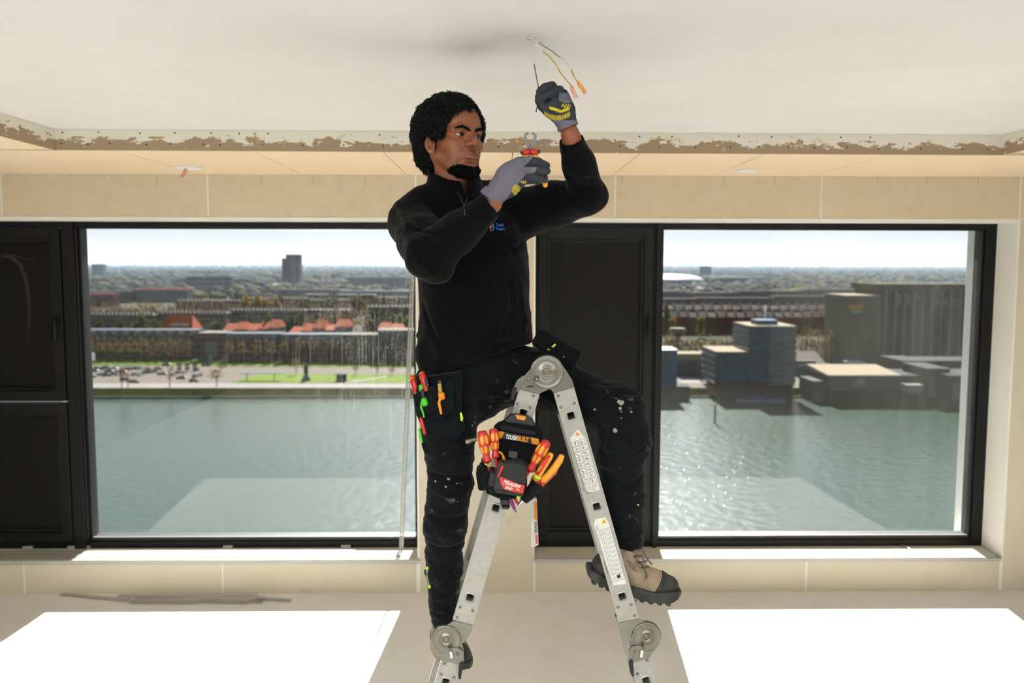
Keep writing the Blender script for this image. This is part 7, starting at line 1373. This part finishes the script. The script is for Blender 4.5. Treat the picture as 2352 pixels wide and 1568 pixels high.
for k, (y, x0, x1, lb) in enumerate([(5.245, xs0, -.56, 'long perforated bead lying nearest on the left sill'), (5.300, xs0, -.60, 'long perforated bead lying in the middle of the left sill'), (5.355, xs0, -.9, 'long perforated bead lying nearest the frame on the left sill')]): corner_bead((x0, y, ZSILL+.004), (x1, y+.004, ZSILL+.004), (0, -1, .25), (0, 1, .25), lb, .024)
for i, (p, q, dz, lb) in enumerate([((140, 1365), (300, 1379), .003, 'leftmost perforated bead of the heap on the floor'), ((272, 1368), (591, 1366), .010, 'rear long perforated bead of the heap on the floor'), ((310, 1372), (612, 1373), .017, 'upper long perforated bead of the heap on the floor'), ((298, 1383), (453, 1384), .003, 'front left short perforated bead of the heap on the floor'), ((455, 1381), (569, 1384), .003, 'front middle short perforated bead of the heap on the floor'), ((571, 1380), (604, 1383), .003, 'front stub of perforated bead in the heap on the floor'), ((590, 1374), (669, 1379), .003, 'rightmost perforated bead of the heap on the floor')]):
    a, b = atz(*p, dz), atz(*q, dz); d = nrm(b-a); sd_ = np.array([-d[1], d[0], 0]); corner_bead(a, b, sd_+np.array([0, 0, .12]), -sd_+np.array([0, 0, .12]), lb, .024)
lb0, lb1 = np.array(PX(917, 1250, 5.372)), np.array(PX(944, 620, 5.412)); lb0[2] = ZSILL+.002
corner_bead(lb0, lb1, (1, .25, 0), (1, -.5, 0), 'long perforated bead leaning upright against the left window frame', .026)
pa, pb = atz(2060, 1249, ZSILL+.003), atz(2092, 1263, ZSILL+.003); corner_bead(pa, pb, (0.3, 1, .2), (-.1, -1, .3), 'short offcut of perforated bead on the right sill', .024)
for px in (65, 168, 197, 525, 795): x = at(px, 1249, YF)[0]; obj('bracket', MB().box((x-.03, YF-.016, ZSILL+.001), (x+.03, YF-.0005, ZSILL+.018)), galv, w1, bevel=.001)
for nm, (px, py), r, wires, lb in (('ceiling_cover', (433, 384), .070, True, 'round white ceiling box cover with two red wires'), ('ceiling_cover', (1713, 391), .064, False, 'round white ceiling box cover above the right window')):
    p = atz(px, py, ZS); M = Matrix.Translation((p[0], p[1], ZS)); root = empty(nm, tuple(p), lb, 'ceiling box', 'ceiling box covers'); obj('plate', MB().lathe([(r*.86, 0), (r, -.001), (r, -.005), (r*.92, -.007), (r*.5, -.0075), (.001, -.0078)], M, 28), white_plastic, root)
    obj('rim', MB().lathe([(r*.78, -.007), (r*.80, -.0095), (r*.70, -.0095), (r*.68, -.007)], M, 24), white_plastic, root)
    if wires:
        for dx in (0, .012): obj('red_wire', MB().tube([(p[0]-.012+dx, p[1]-.02, ZS-.007), (p[0]-.018+dx, p[1]-.024, ZS-.03), (p[0]-.034+dx, p[1]-.03, ZS-.058)], .0026, 6), red, root)
smear = mat('chalk_smear', rgb(34, 34, 33), .9)
def smear_band(pts, ws, parent):
    P = [np.array(at(x, y, YF+.0112)) for x, y in pts]; V = []
    for i, p in enumerate(P): t = nrm(P[min(i+1, len(P)-1)]-P[max(i-1, 0)]); n = np.array([-t[2], 0, t[0]]); V += [p-n*ws[i], p+n*ws[i]]
    return obj('chalk_smear', MB().add(V, [(2*i, 2*i+1, 2*i+3, 2*i+2) for i in range(len(P)-1)]), smear, parent)
_sp = [o for o in bpy.data.objects if o.name.startswith('sash') and o.parent == w1][0]
smear_band([(0, 588), (25, 590), (45, 605), (58, 635), (66, 680), (68, 730), (62, 790)], [.006, .010, .012, .012, .011, .008, .002], _sp); smear_band([(5, 582), (40, 588), (84, 602)], [.002, .007, .002], _sp)
# ------------------------------------------------------------------ thin haze over the town
hm = bpy.data.materials.new('air_haze'); hm.use_nodes = True; _n = hm.node_tree.nodes; _n.clear(); _o = _n.new('ShaderNodeOutputMaterial'); _v = _n.new('ShaderNodeVolumeScatter'); _v.inputs['Color'].default_value = (.62, .80, 1, 1); _v.inputs['Density'].default_value = 3.0e-5; _v.inputs['Anisotropy'].default_value = 0.2
hm.node_tree.links.new(_v.outputs[0], _o.inputs['Volume'])
obj('air_haze', MB().box((-6400, 640, ZG-2), (6400, 15500, 160)), hm, kind='stuff', label='thin blue haze over the far town', cat='haze')
